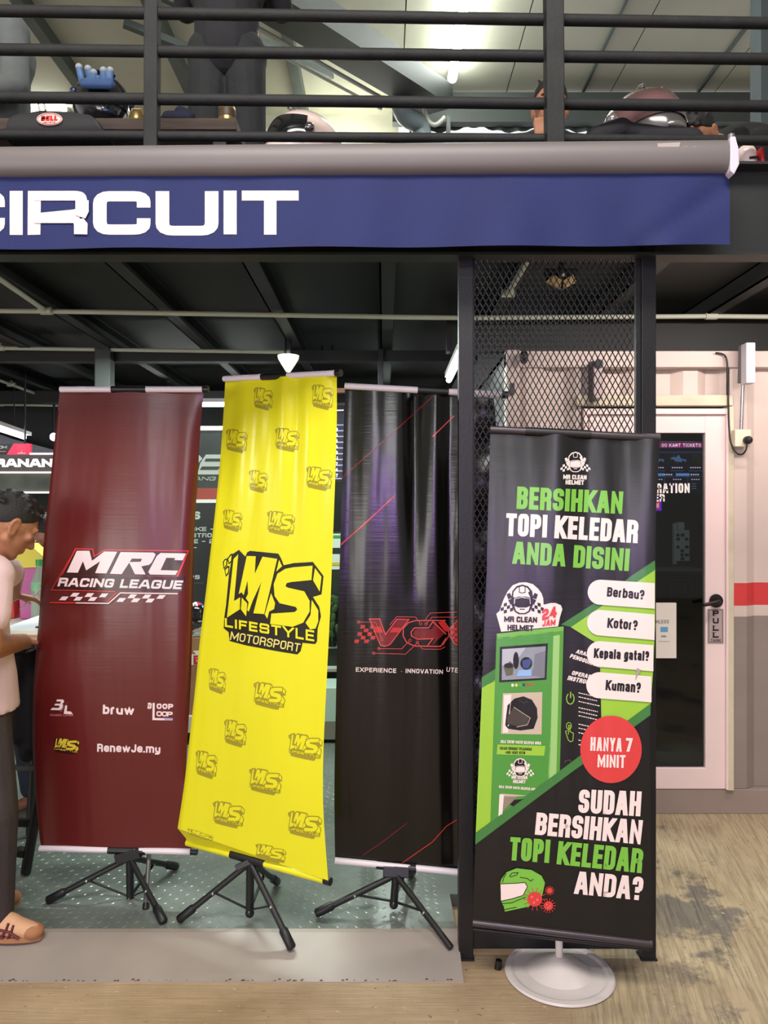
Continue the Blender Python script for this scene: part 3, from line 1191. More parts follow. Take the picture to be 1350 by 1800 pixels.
FAINT = mat('faint_grey', (74, 76, 78), .5)
a.line([(1180, 1019), (1216, 1019), (1216, 1049), (1180, 1049)], 1, FAINT, 1, True)
a.line([(1198 + 8 * math.cos(t * PI / 8), 1033 + 8 * math.sin(t * PI / 8)) for t in range(16)], 1.6, FAINT, 1, True)
a.emit(mb, lambda x, y: 4.9, 0, .001)
props(mb.build('reception_counter'), 'dark counter inside the cabin behind the glass', 'counter')

# --- pale lamp box, conduit, socket and plug on the container wall
lb = thing('wall_lamp_box', 'white slanted lamp box at the container top right of the door', 'lamp', W(1313, 672, 3.85))
mb = MB()
pxbox(mb, 1312, 602, 1328, 673, 3.84, 3.90, mat('lamp_box_white', (205, 205, 214), .4))
mb.build('housing', lb, bevel=.003)
mb = MB()
mb.bar(W(1309, 606, 3.93), W(1307, 672, 3.93), .03, .07, mat('lamp_bracket_grey', (120, 120, 124), .5), (0, 1, 0))
mb.tube([W(1306, 672, 3.93), W(1303, 754, 3.965)], .009, mat('steel_conduit', (196, 190, 200), .25, .8), 12)
mb.build('bracket', lb)
so = thing('wall_socket', 'white wall socket box with a black plug beside the door', 'socket', W(1306, 770, 3.95))
mb = MB()
pxbox(mb, 1292, 755, 1321, 785, 3.935, 3.99, mat('socket_white', (226, 214, 190), .4))
mb.build('box', so, bevel=.004)
mb = MB()
pc = W(1313, 774, 3.93)
mb.lathe([(.0, .0), (.021, .0), (.021, .02), (.014, .034), (.0, .036)], pc, BLACK_PLASTIC, 20, (0, -1, 0))
mb.build('plug', so, smooth=40)
mb = MB()
pts = [(1313, 778, 3.91), (1312, 792, 3.91), (1303, 801, 3.93), (1292, 795, 3.94), (1283, 775, 3.95), (1281, 740, 3.96), (1280, 690, 3.96), (1279, 650, 3.96), (1278, 632, 3.96), (1273, 622, 3.97), (1258, 620, 3.97)]
mb.tube(rnd_path([W(*p) for p in pts], .03, 4), .0045, BLACK_PLASTIC, 8)
mb.build('cable', so, smooth=180)

mb = MB()       # hung on the container's left part, seen through the mesh
mb.ball(W(921, 628, 3.93), (.022, .03, .036), BLACK_PLASTIC)
mb.tube([W(921, 628, 3.93), W(921, 620, 3.99)], .01, BLACK_PLASTIC)
props(mb.build('dome_camera', smooth=60), 'small black dome camera on the white container behind the mesh', 'camera')
mb = MB()
pxbox(mb, 896, 673, 905, 693, 3.95, 3.985, mat('switch_grey', (70, 64, 64), .5))
pxbox(mb, 892, 673, 896, 690, 3.96, 3.985, WHITE_PLASTIC)
props(mb.build('switch_box', bevel=.003), 'small dark switch box on the container corner post', 'switch')
mb = MB()
pxbox(mb, 1044, 640, 1060, 700, 3.90, 3.99, mat('speaker_grey', (176, 160, 158), .5))
pxbox(mb, 1040, 634, 1046, 704, 3.92, 3.99, mat('bracket_dark', (70, 68, 70), .5))
mb.lathe([(.0, 0), (.022, 0), (.025, .01), (.0, .02)], W(1052, 640, 3.90), mat('bracket_dark', (70, 68, 70), .5), 16, (0, -1, 0))
props(mb.build('wall_speaker', bevel=.004), 'pale box speaker above the door seen through the mesh', 'speaker')

# --- mesh screen: posts, rails, diamonds
MY = 2.69
scrn = thing('mesh_screen', 'black steel frame with diamond mesh beside the container', 'screen', (0.6, MY, 0))
mb = MB()
mb.box(.262, .3125, MY, MY + .05, 0, 2.72, BLACK_METAL)
mb.box(.258, .3165, MY - .004, MY + .054, 0, .006, BLACK_METAL)
mb.build('post', scrn, bevel=.002)
mb = MB()
mb.box(.902, .952, MY, MY + .05, 0, 2.72, BLACK_METAL)
mb.box(.898, .957, MY - .004, MY + .054, 0, .006, BLACK_METAL)
mb.build('post', scrn, bevel=.002)
mb = MB()
mb.box(.3125, .902, MY + .012, MY + .04, .035, .115, BLACK_METAL)
mb.build('rail', scrn, bevel=.002)
mb = MB()
mb.box(.3125, .902, MY + .012, MY + .04, 2.52, 2.56, BLACK_METAL)
mb.build('rail', scrn, bevel=.002)
mb = MB()
mb.box(.887, .902, MY + .015, MY + .038, .115, 2.52, BLACK_METAL)
mb.box(.3125, .318, MY + .015, MY + .038, .115, 2.52, BLACK_METAL)
mb.build('frame_strip', scrn)
mb = MB()
px_, pz_ = .0104, .0196
ny_, nx_ = int((2.52 - .115) / pz_), int((.887 - .318) / px_)
YM = MY + .026
for j in range(ny_):
    for i in range(nx_ + 1):
        if (i + j) % 2:
            continue
        x0, z0 = .318 + i * px_, .115 + j * pz_
        for s_ in (-1, 1):
            x1, z1 = x0 + s_ * px_, z0 + pz_
            if x1 < .316 or x1 > .889:
                continue
            t = .0018
            a0, a1, b0, b1 = (x0 - t, z0), (x0 + t, z0), (x1 - t, z1), (x1 + t, z1)
            vs = [(a0[0], YM - .0015, z0), (a1[0], YM - .0015, z0), (b1[0], YM - .0015, z1), (b0[0], YM - .0015, z1),
                  (a0[0], YM + .0015, z0), (a1[0], YM + .0015, z0), (b1[0], YM + .0015, z1), (b0[0], YM + .0015, z1)]
            mb.add(vs, [(0, 1, 2, 3), (7, 6, 5, 4), (0, 3, 7, 4), (1, 5, 6, 2)], BLACK_METAL)
mb.build('diamond_mesh', scrn)

mb = MB()      # black kick plate of the deck behind the screen
mb.box(.32, .83, 2.80, 2.83, 0, .06, BLACK_METAL)
mb.box(.32, .845, 2.83, 3.06, 0.0, .05, RAMP)
structure(mb.build('trim_5', origin=(.5, 2.8, 0)), 'black edged corner of the deck behind the mesh screen', 'step')

# --- white conduits under the ceiling
for p, nm in (([W(-700, 541, 3.92), W(82, 547, 3.93), W(815, 559, 4.05), W(1250, 556, 4.05), W(1700, 560, 4.05)], 'pale conduit running across under the ceiling, nearest the street'),
              ([W(-700, 603, 4.86), W(0, 612, 4.88), W(500, 619, 4.92)], 'pale conduit across the ceiling level with the steel column'),
              ([W(-500, 700, 6.9), W(0, 711, 6.95), W(120, 713, 6.95)], 'pale conduit across the far end of the ceiling'),
              ([W(-30, 470, 3.25), W(79, 545, 3.90)], 'pale conduit running back along a joist to a tee'),
              ([W(-80, 640, 5.6), W(20, 676, 6.3), W(106, 708, 7.0)], 'pale conduit running back towards the red sign'),
              ([W(934, 446, 3.02), W(893, 516, 3.6)], 'short pale conduit behind the mesh under the ceiling')):
    mb = MB()
    mb.tube(p, .0125, PALE_PIPE, 10)
    for q in p[1:-1] if len(p) > 2 else p[-1:]:
        mb.tube([q + Vector((-.03, 0, 0)), q + Vector((.03, 0, 0))], .018, PALE_PIPE, 10)
        mb.tube([q, q + Vector((0, 0, .03))], .01, PALE_PIPE, 8)
    props(mb.build('conduit', smooth=40), nm, 'pipe', 'conduits under the ceiling')

mb = MB()
mb.box(xpx(166, 4.87), xpx(192, 4.87), 4.87, 4.97, DECK, 2.61, mat('column_grey', (58, 64, 62), .55, 0, .2, 6))
mb.box(xpx(166, 4.87) + .005, xpx(194, 4.87), 4.865, 4.87, DECK, 2.6, mat('column_grey', (58, 64, 62), .55, 0, .2, 6))
props(mb.build('steel_column', bevel=.003), 'dark grey steel column rising behind the dark red banner', 'column')
mb = MB()
mb.box(xpx(664, 4.9), xpx(674, 4.9), 4.9, 4.94, DECK, 2.61, BLACK_METAL)
props(mb.build('steel_column', bevel=.003), 'thin black upright behind the black banner top', 'column')

# --- lamps under the deck
LAMP = mat('tube_glow', (255, 255, 255), 0.5, emit=(244, 255, 250), estr=14)


def batten(name, p0, p1, label, power=14, w=.05):
    t = thing(name, label, 'lamp', (Vector(p0) + Vector(p1)) / 2, 'tube lamps under the deck')
    m2 = MB()
    up = Vector((0, 0, 1))
    m2.bar(Vector(p0) + up * .03, Vector(p1) + up * .03, w, .03, WHITE_PLASTIC)
    m2.build('housing', t)
    m2 = MB()
    m2.tube([p0, p1], .017, mat('tube_glow_%d' % power, (255, 255, 255), .5, emit=(244, 255, 250), estr=power), 12)
    m2.build('tube', t, smooth=60)
    for q in (.2, .8):
        m2 = MB()
        c = Vector(p0) + (Vector(p1) - Vector(p0)) * q
        m2.tube([c + up * .045, Vector((c.x, c.y, 2.70))], .005, BLACK_PLASTIC, 8)
        m2.build('hanger', t)
    return t


batten('tube_lamp', W(789, 668, 4.75), W(812, 620, 3.95), 'bright tube lamp running back beside the black mesh post', 16)
batten('tube_lamp', W(250, 711, 6.1), W(470, 711, 6.1), 'bright tube lamp between the red and yellow banners', 16)
batten('tube_lamp', W(-60, 735, 5.5), W(43, 769, 6.6), 'bright sloping tube lamp at the far left', 14, .12)
batten('tube_lamp', Vector((.03, 6.3, 2.38)), Vector((.03, 7.5, 2.38)), 'tube lamp hidden behind the black banner, mirrored in the steel deck', 80, .1)
sp = thing('spot_lamp', 'small round bright lamp at the left edge of the red banner', 'lamp', W(95, 768, 6.8))
mb = MB()
mb.ball(W(95, 768, 6.8), .035, LAMP)
mb.build('bulb', sp, smooth=180)
mb = MB()
mb.tube([W(95, 768, 6.8) + Vector((0, 0, .03)), Vector((xpx(95, 6.8), 6.8, 2.70))], .012, BLACK_PLASTIC)
mb.build('stem', sp)

mb = MB()
cp = W(507, 656, 4.65)
mb.lathe([(.004, 0), (.012, .004), (.062, .085), (.066, .105), (.0, .107)], cp, mat('cone_cream', (205, 205, 178), .4), 24)
mb.tube([cp + Vector((0, 0, .1)), Vector((cp.x, cp.y, 2.61))], .02, BLACK_PLASTIC)
props(mb.build('cone_lamp', smooth=50), 'cream cone shaped lamp on the ceiling above the yellow banner', 'lamp')

em = thing('security_lamp', 'unlit twin panel lamp on the ceiling behind the mesh', 'lamp', W(988, 480, 3.3))
LP = mat('lamp_panel', (196, 170, 122), .4)
for pts in ([(961, 494), (973, 482), (987, 492), (986, 506)], [(991, 506), (991, 493), (1007, 482), (1013, 495)]):
    mb = MB()
    mb.prism([W(p[0], p[1], 3.28) for p in pts], (0, .02, 0), LP)
    mb.build('panel', em)
mb = MB()
mb.prism([W(p[0], p[1], 3.30) for p in [(957, 472), (1016, 472), (1014, 494), (989, 508), (960, 494)]], (0, .03, 0), BLACK_PLASTIC)
mb.ball(W(990, 483, 3.29), .009, WHITE_PLASTIC)
mb.tube([W(988, 474, 3.315), Vector((xpx(988, 3.3), 3.315, 2.70))], .015, BLACK_PLASTIC)
mb.build('housing', em)

# ================================================================== AWNING
AWD = 2.50
aw = thing('awning', 'retractable awning with grey cassette and blue valance reading circuit', 'awning', W(300, 437, AWD + .1))
ALU = mat('grey_cassette', (112, 107, 106), 0.5, 0.1, .06, 2, .02, 30)
mb = MB()
x0, x1 = -3.0, xpx(1283, AWD)


def awz(x, py_l, py_r, d=AWD):
    t = (x - xpx(0, d)) / (xpx(1285, d) - xpx(0, d))
    return zpx(py_l + (py_r - py_l) * t, d)


prof = []
for k in range(11):                                   # rounded front of the cassette
    a_ = PI / 2 - PI * k / 10
    prof.append((-.05 * math.cos(a_) ** .6 if math.cos(a_) > 1e-6 else 0.0, math.sin(a_)))
P0, P1 = [], []
for off, s_ in prof:
    for P, xx in ((P0, x0), (P1, x1)):
        zt, zb = awz(xx, 250, 238), awz(xx, 304, 297)
        P.append((xx, AWD + .05 + off, (zt + zb) / 2 + s_ * (zt - zb) / 2))
for P, xx in ((P0, x0), (P1, x1)):
    P.append((xx, AWD + .14, awz(xx, 304, 297)))
    P.append((xx, AWD + .14, awz(xx, 250, 238)))
n_ = len(P0)
mb.add(P0 + P1, [(i, (i + 1) % n_, n_ + (i + 1) % n_, n_ + i) for i in range(n_)] + [tuple(range(n_)), tuple(range(n_, 2 * n_))], ALU)
a = Art()
PALEM = mat('worn_sticker', (172, 160, 158), .45)
a.poly([(1155, 252), (1196, 250), (1194, 258), (1190, 266), (1158, 267)], PALEM, 1)
for xx, w in ((1199, 9), (1212, 12), (1228, 4), (1235, 5), (1244, 13)):
    a.poly([(xx, 258), (xx + w, 257), (xx + w, 264), (xx, 266)], PALEM, 1)
a.emit(mb, lambda x, y: AWD + .0045, 0, .002)
mb.build('cassette', aw, smooth=35)
mb = MB()
mb.prism([W(1284, 240, AWD), W(1293, 239, AWD), W(1299, 262, AWD), W(1300, 288, AWD), W(1291, 306, AWD), W(1284, 300, AWD)], (0, .15, 0), mat('end_cap_white', (226, 214, 226), .3, .1))
mb.tube([W(1285, 236, AWD + .05), W(1285, 250, AWD + .05)], .012, STEEL)
mb.build('end_cap', aw, bevel=.003)
BLUE = mat('blue_canvas', (19, 33, 90), 0.75, 0, .10, 5, .25, 300)
WCAN = mat('white_canvas_letter', (238, 216, 212), 0.7, 0, .04, 30)
VD = AWD + .035


def D_val(px, py):
    k = max(0.0, min(1.0, (py - 300) / 135))
    return VD - .010 * k + .008 * k * math.sin(px * .019 + .6) + .006 * k * math.sin(px * .047) \
        + (.012 * max(0, 1 - abs((px - 1215) * .7 + (py - 370)) / 26) if px > 1100 else 0)


mb = MB()
for seg in ((-420, 1283),):
    nL = 120
    rows = 10
    vs, fs = [], []
    for back in (0, 1):
        for j in range(rows + 1):
            for i in range(nL + 1):
                px = seg[0] + (seg[1] - seg[0]) * i / nL
                top = 303 - 6 * px / 1283
                bot = 437.5 - 7 * px / 1283 + 1.4 * math.sin(px * .019 + .4)
                py = top + (bot - top) * j / rows
                vs.append(W(px, py, D_val(px, py) + back * .003))
    N = (nL + 1) * (rows + 1)
    for j in range(rows):
        for i in range(nL):
            q = j * (nL + 1) + i
            fs.append((q, q + 1, q + nL + 2, q + nL + 1))
            fs.append((N + q, N + q + nL + 1, N + q + nL + 2, N + q + 1))
    for i in range(nL):
        q = rows * (nL + 1) + i
        fs.append((q, q + 1, N + q + 1, N + q))
    for j in range(rows):
        for q in (j * (nL + 1), j * (nL + 1) + nL):
            fs.append((q, q + nL + 1, N + q + nL + 1, N + q))
    mb.add(vs, fs, BLUE)
a = Art()


def wide(ch, xl, xr, top, bot, tv, th):
    """extended capitals: vertical strokes tv wide, horizontal ones th"""
    h = bot - top
    a.text(ch, (xl, bot), (xr, bot), h, th / h, WCAN, 1, 0, tv / th, rad=.17)


wide('C', -96, 8.5, 335.5, 411.5, 23, 17)
wide('I', 17, 41, 335.5, 413, 23, 17)
a.poly([(49, 335.5), (72, 335.5), (71, 412.5), (48.5, 413)], WCAN)
a.line([(60, 344), (142, 344), (145, 352), (145, 366), (138, 376), (60, 383.5)], 17, WCAN, 2, False, 12)
a.poly([(60, 375), (140, 375), (140, 392), (60, 392)], WCAN, 3)
a.poly([(128, 385), (147, 384), (154, 393), (153.5, 412), (130, 411.5), (130, 396)], WCAN, 4)
a.poly([(132.5, 352), (156, 352), (156, 372), (150, 384), (132.5, 378)], WCAN, 5)
wide('C', 163.5, 264.5, 336, 412.5, 24, 18)
wide('U', 273.5, 384, 336, 414, 24, 17)
wide('I', 393, 417, 335, 412, 23, 17)
wide('T', 425, 525, 335, 412.5, 22, 17.5)
a.emit(mb, D_val, 16, .0016)
mb.build('valance', aw, smooth=60)
for xx in (-1.6, 0.1, 1.02):
    mb = MB()
    mb.box(xx, xx + .06, AWD + .13, 2.71, 2.62, 2.72, BLACK_METAL)
    mb.build('wall_bracket', aw)

# ================================================================== BANNER STANDS
YEL = vinyl('yellow_vinyl', (224, 220, 36), .24, .10)
OLIVE = vinyl('olive_print', (156, 146, 44), .24, .10)
BLK_Y = vinyl('black_print_on_yellow', (36, 34, 28), .32, .10)
REDV = vinyl('dark_red_vinyl', (92, 26, 24), .30, .10)
RED_DK = vinyl('darker_red_print', (52, 20, 20), .30, .10)
RED_BR = vinyl('bright_red_print', (214, 46, 50), .32, .10)
WH_R = vinyl('white_print', (232, 212, 212), .34, .10)
PINKL = vinyl('pink_line_print', (196, 120, 116), .34, .10)
BLKV = vinyl('black_vinyl', (6, 6, 5), .24, .16)
BLK_RED = vinyl('red_print_on_black', (190, 44, 46), .28, .14)
BLK_RED2 = vinyl('deep_red_print', (112, 22, 26), .28, .14)
BLK_RED3 = vinyl('line_red_print', (205, 70, 66), .28, .14)
GB = vinyl('charcoal_vinyl', (15, 14, 14), .33, .12)
G_LT = vinyl('lime_print', (150, 196, 58), .34, .10)
G_MD = vinyl('mid_green_print', (84, 150, 52), .34, .10)
G_DK = vinyl('dark_green_print', (62, 122, 58), .34, .10)
G_TX = vinyl('green_lettering', (118, 186, 66), .34, .10)
G_WH = vinyl('white_pill_print', (238, 220, 214), .36, .10)
G_RED = vinyl('red_disc_print', (212, 62, 60), .34, .10)
G_BG = vinyl('beige_photo_print', (196, 178, 158), .34, .10)
G_GY = vinyl('grey_photo_print', (140, 146, 156), .34, .10)
G_BL = vinyl('blue_photo_print', (58, 74, 130), .34, .10)
G_K = vinyl('black_print', (14, 13, 14), .34, .10)


def tripod(root, hub, colb, feet, bar0, bar1, br0, br1, rad=.012, barm=WHITE_TUBE, endcap=None, polehi=None, brm=BLACK_PLASTIC):
    """hub, colb, feet..: (px, py, depth).  bar0-bar1 is the bottom bar, br0-br1 its black clamp"""
    mb = MB()
    mb.tube([W(*bar0), W(*bar1)], rad, barm, 14)
    o = mb.build('bottom_bar', root, smooth=40)
    if barm is WHITE_TUBE:
        props(o, 'white bottom bar')
    if endcap:
        mb = MB()
        d = (W(*bar1) - W(*bar0)).normalized()
        mb.tube([W(*bar1) - d * .004, W(*bar1) + d * .022], rad * 1.12, BLACK_PLASTIC, 14)
        mb.build('end_cap', root, smooth=40)
    mb = MB()
    mb.tube([W(*br0), W(*br1)], rad * 1.25, brm, 14)
    h = W(*hub)
    mid = (W(*br0) + W(*br1)) / 2
    mb.bar(mid, h + Vector((0, 0, -.01)), .10, .035, brm, (0, 1, 0))
    mb.build('clamp', root, bevel=.003)
    mb = MB()
    mb.tube([h, W(*colb)], .015, BLACK_METAL, 12)
    mb.ball(W(*colb), .017, BLACK_PLASTIC, None, 12, 8)
    mb.build('column', root, smooth=60)
    if polehi is not None:
        mb = MB()
        mb.tube([h + Vector((0, .035, 0)), W(*polehi)], .010, BLACK_METAL, 10)
        mb.build('pole', root, smooth=60)
    cb = W(*colb)
    for i, f in enumerate(feet):
        ft = W(*f[:3])
        ft.z += .012
        top = h + (ft - h) * .03
        mb = MB()
        mb.tube([top, ft], .0115, BLACK_METAL, 12)
        lg = mb.build('leg', root, smooth=60)
        if not (len(f) > 3):
            mb = MB()
            d = (ft - h).normalized()
            mb.tube([ft - d * .07, ft - d * .062, ft - d * .002, ft + d * .004], [.013, .0165, .0165, .012], BLACK_PLASTIC, 12)
            mb.build('rubber_foot', lg, smooth=50)
    for i, f in enumerate(feet):
        ft = W(*f[:3])
        ft.z += .012
        q = h + (ft - h) * .52
        mb = MB()
        mb.bar(cb + Vector((0, 0, .012)), q, .010, .005, BLACK_METAL)
        mb.ball(q + Vector((0, -.012, 0)), .006, STEEL, None, 10, 6)
        mb.ball(cb + Vector((0, -.016, .012)), .005, STEEL, None, 10, 6)
        mb.build('strut', root, smooth=40)


def top_bar(root, a_, b_, k0, k1, r=.012, m=WHITE_TUBE, cap=True, lab='white top bar'):
    mb = MB()
    A, B = W(*a_), W(*b_)
    mb.tube([A, B], r, m, 14)
    o = mb.build('top_bar', root, smooth=40)
    if lab:
        props(o, lab)
    mb = MB()
    mb.tube([A + (B - A) * k0, A + (B - A) * k1], r * 1.15, BLACK_PLASTIC, 14)
    mb.build('top_clamp', root, smooth=40)
    if cap:
        mb = MB()
        d = (B - A).normalized()
        mb.tube([B - d * .004, B + d * .02], r * 1.15, BLACK_PLASTIC, 14)
        mb.build('end_cap', root, smooth=40)


# ---------------------------------------------------------------- dark red banner
root = thing('banner_stand', 'dark red banner on a black tripod with white racing league lettering', 'banner', W(230, 1600, 3.03), 'banner stands along the deck front')
redL = [(105, 688), (97, 760), (88, 850), (79, 930), (74, 1000), (69, 1080), (62, 1160), (58, 1230), (57, 1300), (60, 1370), (66, 1440), (72, 1490)]
redR = [(358, 688), (352, 760), (347, 850), (342, 930), (340, 1000), (338, 1100), (336, 1180), (332, 1260), (328, 1330), (326, 1390), (330, 1440), (337, 1493)]
fL, fR = pw([(y, x) for x, y in redL]), pw([(y, x) for x, y in redR])
D0 = inv_plane([(105, 688, 3.07), (358, 688, 3.05), (72, 1490, 3.05), (337, 1493, 3.02)])


def D_red(px, py):
    v = max(0.0, min(1.0, (py - 688) / 802))
    xr, xl = fR(py), fL(py)
    u = (px - xl) / (xr - xl)
    d = D0(px, py) - .05 * math.sin(PI * v) ** 1.2
    d += .012 * math.sin(u * 7.5 + 1) * (1 - v) * .9 + .006 * math.sin(u * 5 + 2.5)
    if px > xr - 22:
        d += .035 * ((px - xr + 22) / 22) ** 2 * math.sin(PI * min(1, v * 1.15)) ** .5 if v < .87 else 0
    if px < xl + 16:
        d += .02 * ((xl + 16 - px) / 16) ** 2 * math.sin(PI * v)
    return d


mb = MB()
sheet(mb, redL, redR, D_red, REDV, 30, 70)
a = Art()
s45 = lambda P, x0=60, y0=920: [(x0 + p[0] / 4.5, y0 + p[1] / 4.5) for p in P]
# big letters: red glow line, dark backing, white faces
a.poly(s45([(325, 196), (466, 200), (478, 255), (556, 206), (1226, 214), (1140, 420), (1120, 428), (215, 412)]), RED_BR, 1)
a.poly(s45([(332, 206), (458, 208), (470, 268), (560, 214), (1212, 222), (1122, 418), (224, 406)]), RED_DK, 2)
a.poly(s45([(222, 406), (1198, 424), (1168, 538), (148, 518)]), RED_DK, 2)
a.line(s45([(330, 200), (140, 520)]), 1.0, RED_BR, 1)
a.poly(s45([(338, 216), (438, 217), (458, 296), (556, 222), (657, 224), (572, 396), (482, 393), (522, 300), (412, 372), (386, 300), (346, 390), (258, 388)]), WH_R, 3)
a.poly(s45([(684, 227), (945, 231), (962, 246), (930, 310), (908, 328), (848, 340), (882, 404), (798, 402), (750, 306), (842, 304), (854, 280), (774, 278), (692, 402), (600, 398)]), WH_R, 3)
a.poly(s45([(1000, 234), (1202, 238), (1176, 292), (1110, 290), (1116, 274), (1046, 272), (1000, 370), (1138, 374), (1118, 408), (918, 405), (903, 385), (970, 258)]), WH_R, 3)
a.text('RACING', s45([(183, 498)])[0], s45([(622, 508)])[0], 15.4, .24, WH_R, 3, .26, 1.15, .13, .15)
a.text('LEAGUE', s45([(674, 510)])[0], s45([(1162, 521)])[0], 15.4, .24, WH_R, 3, .26, 1.15, .13, .15)
a.line(s45([(128, 526), (640, 538)]), 1.1, BLK_RED3, 3)
a.line(s45([(125, 626), (330, 629)]), 2.0, RED_BR, 3)
a.line(s45([(330, 629), (588, 633), (682, 550), (1136, 556)]), 1.9, WH_R, 3)
a.line(s45([(574, 625), (654, 545)]), 1.6, RED_BR, 3)
a.line(s45([(125, 634), (594, 643), (690, 558)]), 1.2, RED_DK, 2)
for (bx, by) in ((196, 608), (650, 620)):
    for k in range(6 if bx < 300 else 6):
        # two rows of leaning squares
        up = k % 2
        x0 = bx + k * 57 + (38 if up else 0) * 0
        y0 = by - (30 if up else 0) + k * 1.2
        sx = 30 if up else 0
        P = [(x0 + sx, y0), (x0 + sx + 52, y0 + .6), (x0 + sx + 78, y0 - 29), (x0 + sx + 26, y0 - 30)]
        a.poly(s45(P), WH_R, 3)
b = lambda P: s45(P, 60, 1200)
# sponsor marks
a.poly(b([(180, 133), (228, 133), (238, 146), (232, 160), (222, 166), (230, 178), (222, 204), (204, 218), (128, 216), (144, 198), (196, 200), (202, 182), (158, 180), (168, 166), (206, 166), (212, 150), (176, 148)]), WH_R, 1)
a.poly(b([(270, 146), (262, 158), (206, 236), (214, 222)]), WH_R, 1)
a.poly(b([(248, 180), (262, 180), (258, 226), (290, 228), (308, 250), (234, 247), (240, 210)]), WH_R, 1)
a.text('BANGSA LUMBA', b([(126, 264)])[0], b([(310, 266)])[0], 3.6, .16, PINKL, 1)
a.text('bruw', b([(542, 248)])[0], b([(792, 256)])[0], 16.5, .235, WH_R, 1, 0, 1.0, .10, .3)
a.text('B', b([(896, 205)])[0], b([(928, 208)])[0], 10.5, .26, WH_R, 1)
a.text('OOP', b([(968, 208)])[0], b([(1100, 211)])[0], 9.6, .28, WH_R, 1, rad=.5)
a.text('OOP', b([(966, 266)])[0], b([(1096, 270)])[0], 9.0, .26, WH_R, 1, gap=-.06, rad=.5)
a.line(b([(946, 160), (944, 288), (1096, 290)]), 3.8, WH_R, 1)
a.poly(b([(1030, 282), (1096, 283), (1096, 297), (1030, 296)]), vinyl('lilac_print', (170, 164, 205), .34, .1), 2)
a.text('RenewJe.my', b([(498, 546)])[0], b([(998, 556)])[0], 14.2, .22, WH_R, 1, 0, 1.0, .10, .3)


def LMS(tr, lw, face, dark, txt=True, ly=1, side=None, small=False):
    """outlined block-letter mark; tr maps its own 1350 x 1157 drawing to picture units"""
    T = lambda P: [tr(p) for p in P]
    sil = [(330, 165), (385, 128), (440, 185), (455, 150), (480, 136), (720, 160), (742, 200), (765, 258), (850, 240), (1012, 230), (1102, 350), (1085, 505), (1012, 526), (1066, 610),
           (1080, 690), (1052, 795), (1046, 905), (1030, 926), (925, 915), (908, 985), (880, 1014), (700, 985), (450, 938), (306, 900), (298, 825), (256, 792), (262, 690), (276, 600), (300, 345)]
    a.poly(T(sil), dark, ly)
    a.poly(T([(340, 205), (380, 165), (344, 562), (396, 530), (393, 632), (284, 702)]), face, ly + 1)
    a.poly(T([(410, 532), (456, 582), (447, 692), (402, 632)]), face, ly + 1)
    a.poly(T([(452, 180), (528, 182), (520, 330), (585, 186), (710, 204), (600, 672), (508, 665), (576, 400), (502, 560), (470, 650), (455, 640), (468, 572), (408, 488), (384, 502)]), face, ly + 1)
    a.poly(T([(458, 390), (462, 500), (430, 560), (424, 520)]), dark, ly + 2)
    S = [(1010, 262), (1000, 384), (830, 400), (790, 410), (780, 436), (800, 448), (940, 480), (985, 560), (985, 650), (930, 745), (840, 780), (650, 755), (660, 668), (858, 655), (880, 634), (868, 612),
         (730, 580), (688, 520), (680, 420), (712, 330), (780, 288), (850, 275)]
    a.poly(T(S), face, ly + 1)
    a.poly(T([(1030, 282), (1085, 356), (1070, 482), (1014, 386)]), face, ly + 1)
    a.poly(T([(1003, 552), (1058, 640), (1058, 735), (1035, 795), (990, 802), (950, 746), (992, 680)]), face, ly + 1)
    a.poly(T([(726, 212), (752, 266), (702, 312)]), face, ly + 1)
    a.poly(T([(658, 495), (692, 580), (684, 630), (642, 650), (626, 712), (604, 676)]), face, ly + 1)
    for P in ([(248, 232), (264, 206), (290, 200), (284, 262), (256, 292)], [(284, 204), (316, 162), (336, 160), (328, 226), (300, 250)], [(262, 290), (290, 262), (306, 268), (300, 330), (274, 354)]):
        a.poly(T(P), dark, ly)
    if not small:
        for P in ([(258, 236), (268, 216), (280, 212), (276, 256), (262, 276)], [(294, 208), (316, 178), (324, 176), (318, 220), (304, 236)], [(270, 300), (288, 280), (296, 282), (292, 320), (278, 338)]):
            a.poly(T(P), face, ly + 1)
    if txt:
        h_ = math.dist(tr((0, 0)), tr((0, 84)))
        a.text('LIFESTYLE', tr((266, 780)), tr((1024, 905)), h_ * .88, .24, face, ly + 2, 0, 1.0, .22, .1, up=(tr((0, 0))[0] - tr((0, 100))[0], tr((0, 0))[1] - tr((0, 100))[1]), h1=h_ * 1.12)
        if not small:
            a.text('MOTORSPORT', tr((308, 890)), tr((896, 994)), h_ * .86, .15, txt, ly + 2, 0, 1.0, .12, .3)


LMS(lambda p: (94 + (p[0] - 250) / 850 * 46, 1296 + (p[1] - 130) / 880 * 29 + (p[0] - 250) / 850 * 1.5), 1, vinyl('yellow_print_on_red', (214, 190, 60), .34, .1), RED_DK, True, 1, None, True)
a.emit(mb, D_red, 14)
mb.build('sheet', root, smooth=60)
top_bar(root, (106, 684.5, 3.06), (358, 684.5, 3.04), .36, .60)
tripod(root, (228, 1508, 3.03), (229, 1582, 3.03), [(84, 1588, 2.985), (288, 1626, 2.835), (310, 1528, 3.27)],
       (70, 1491.5, 3.045), (337, 1497, 3.02), (190, 1494, 3.035), (257, 1496, 3.03), endcap=True, polehi=(232, 690, 3.085))
mb = MB()
mb.tube([W(262, 1502, 3.06), W(256, 1592, 2.955)], .0085, mat('grey_rod', (104, 104, 100), .4, .5), 12)
rd = mb.build('rod', root, smooth=60)
props(rd, 'grey support rod')
mb = MB()
mb.tube([W(257, 1588, 2.96), W(256, 1599, 2.945)], .013, BLACK_PLASTIC, 12)
mb.build('rubber_foot', rd, smooth=40)

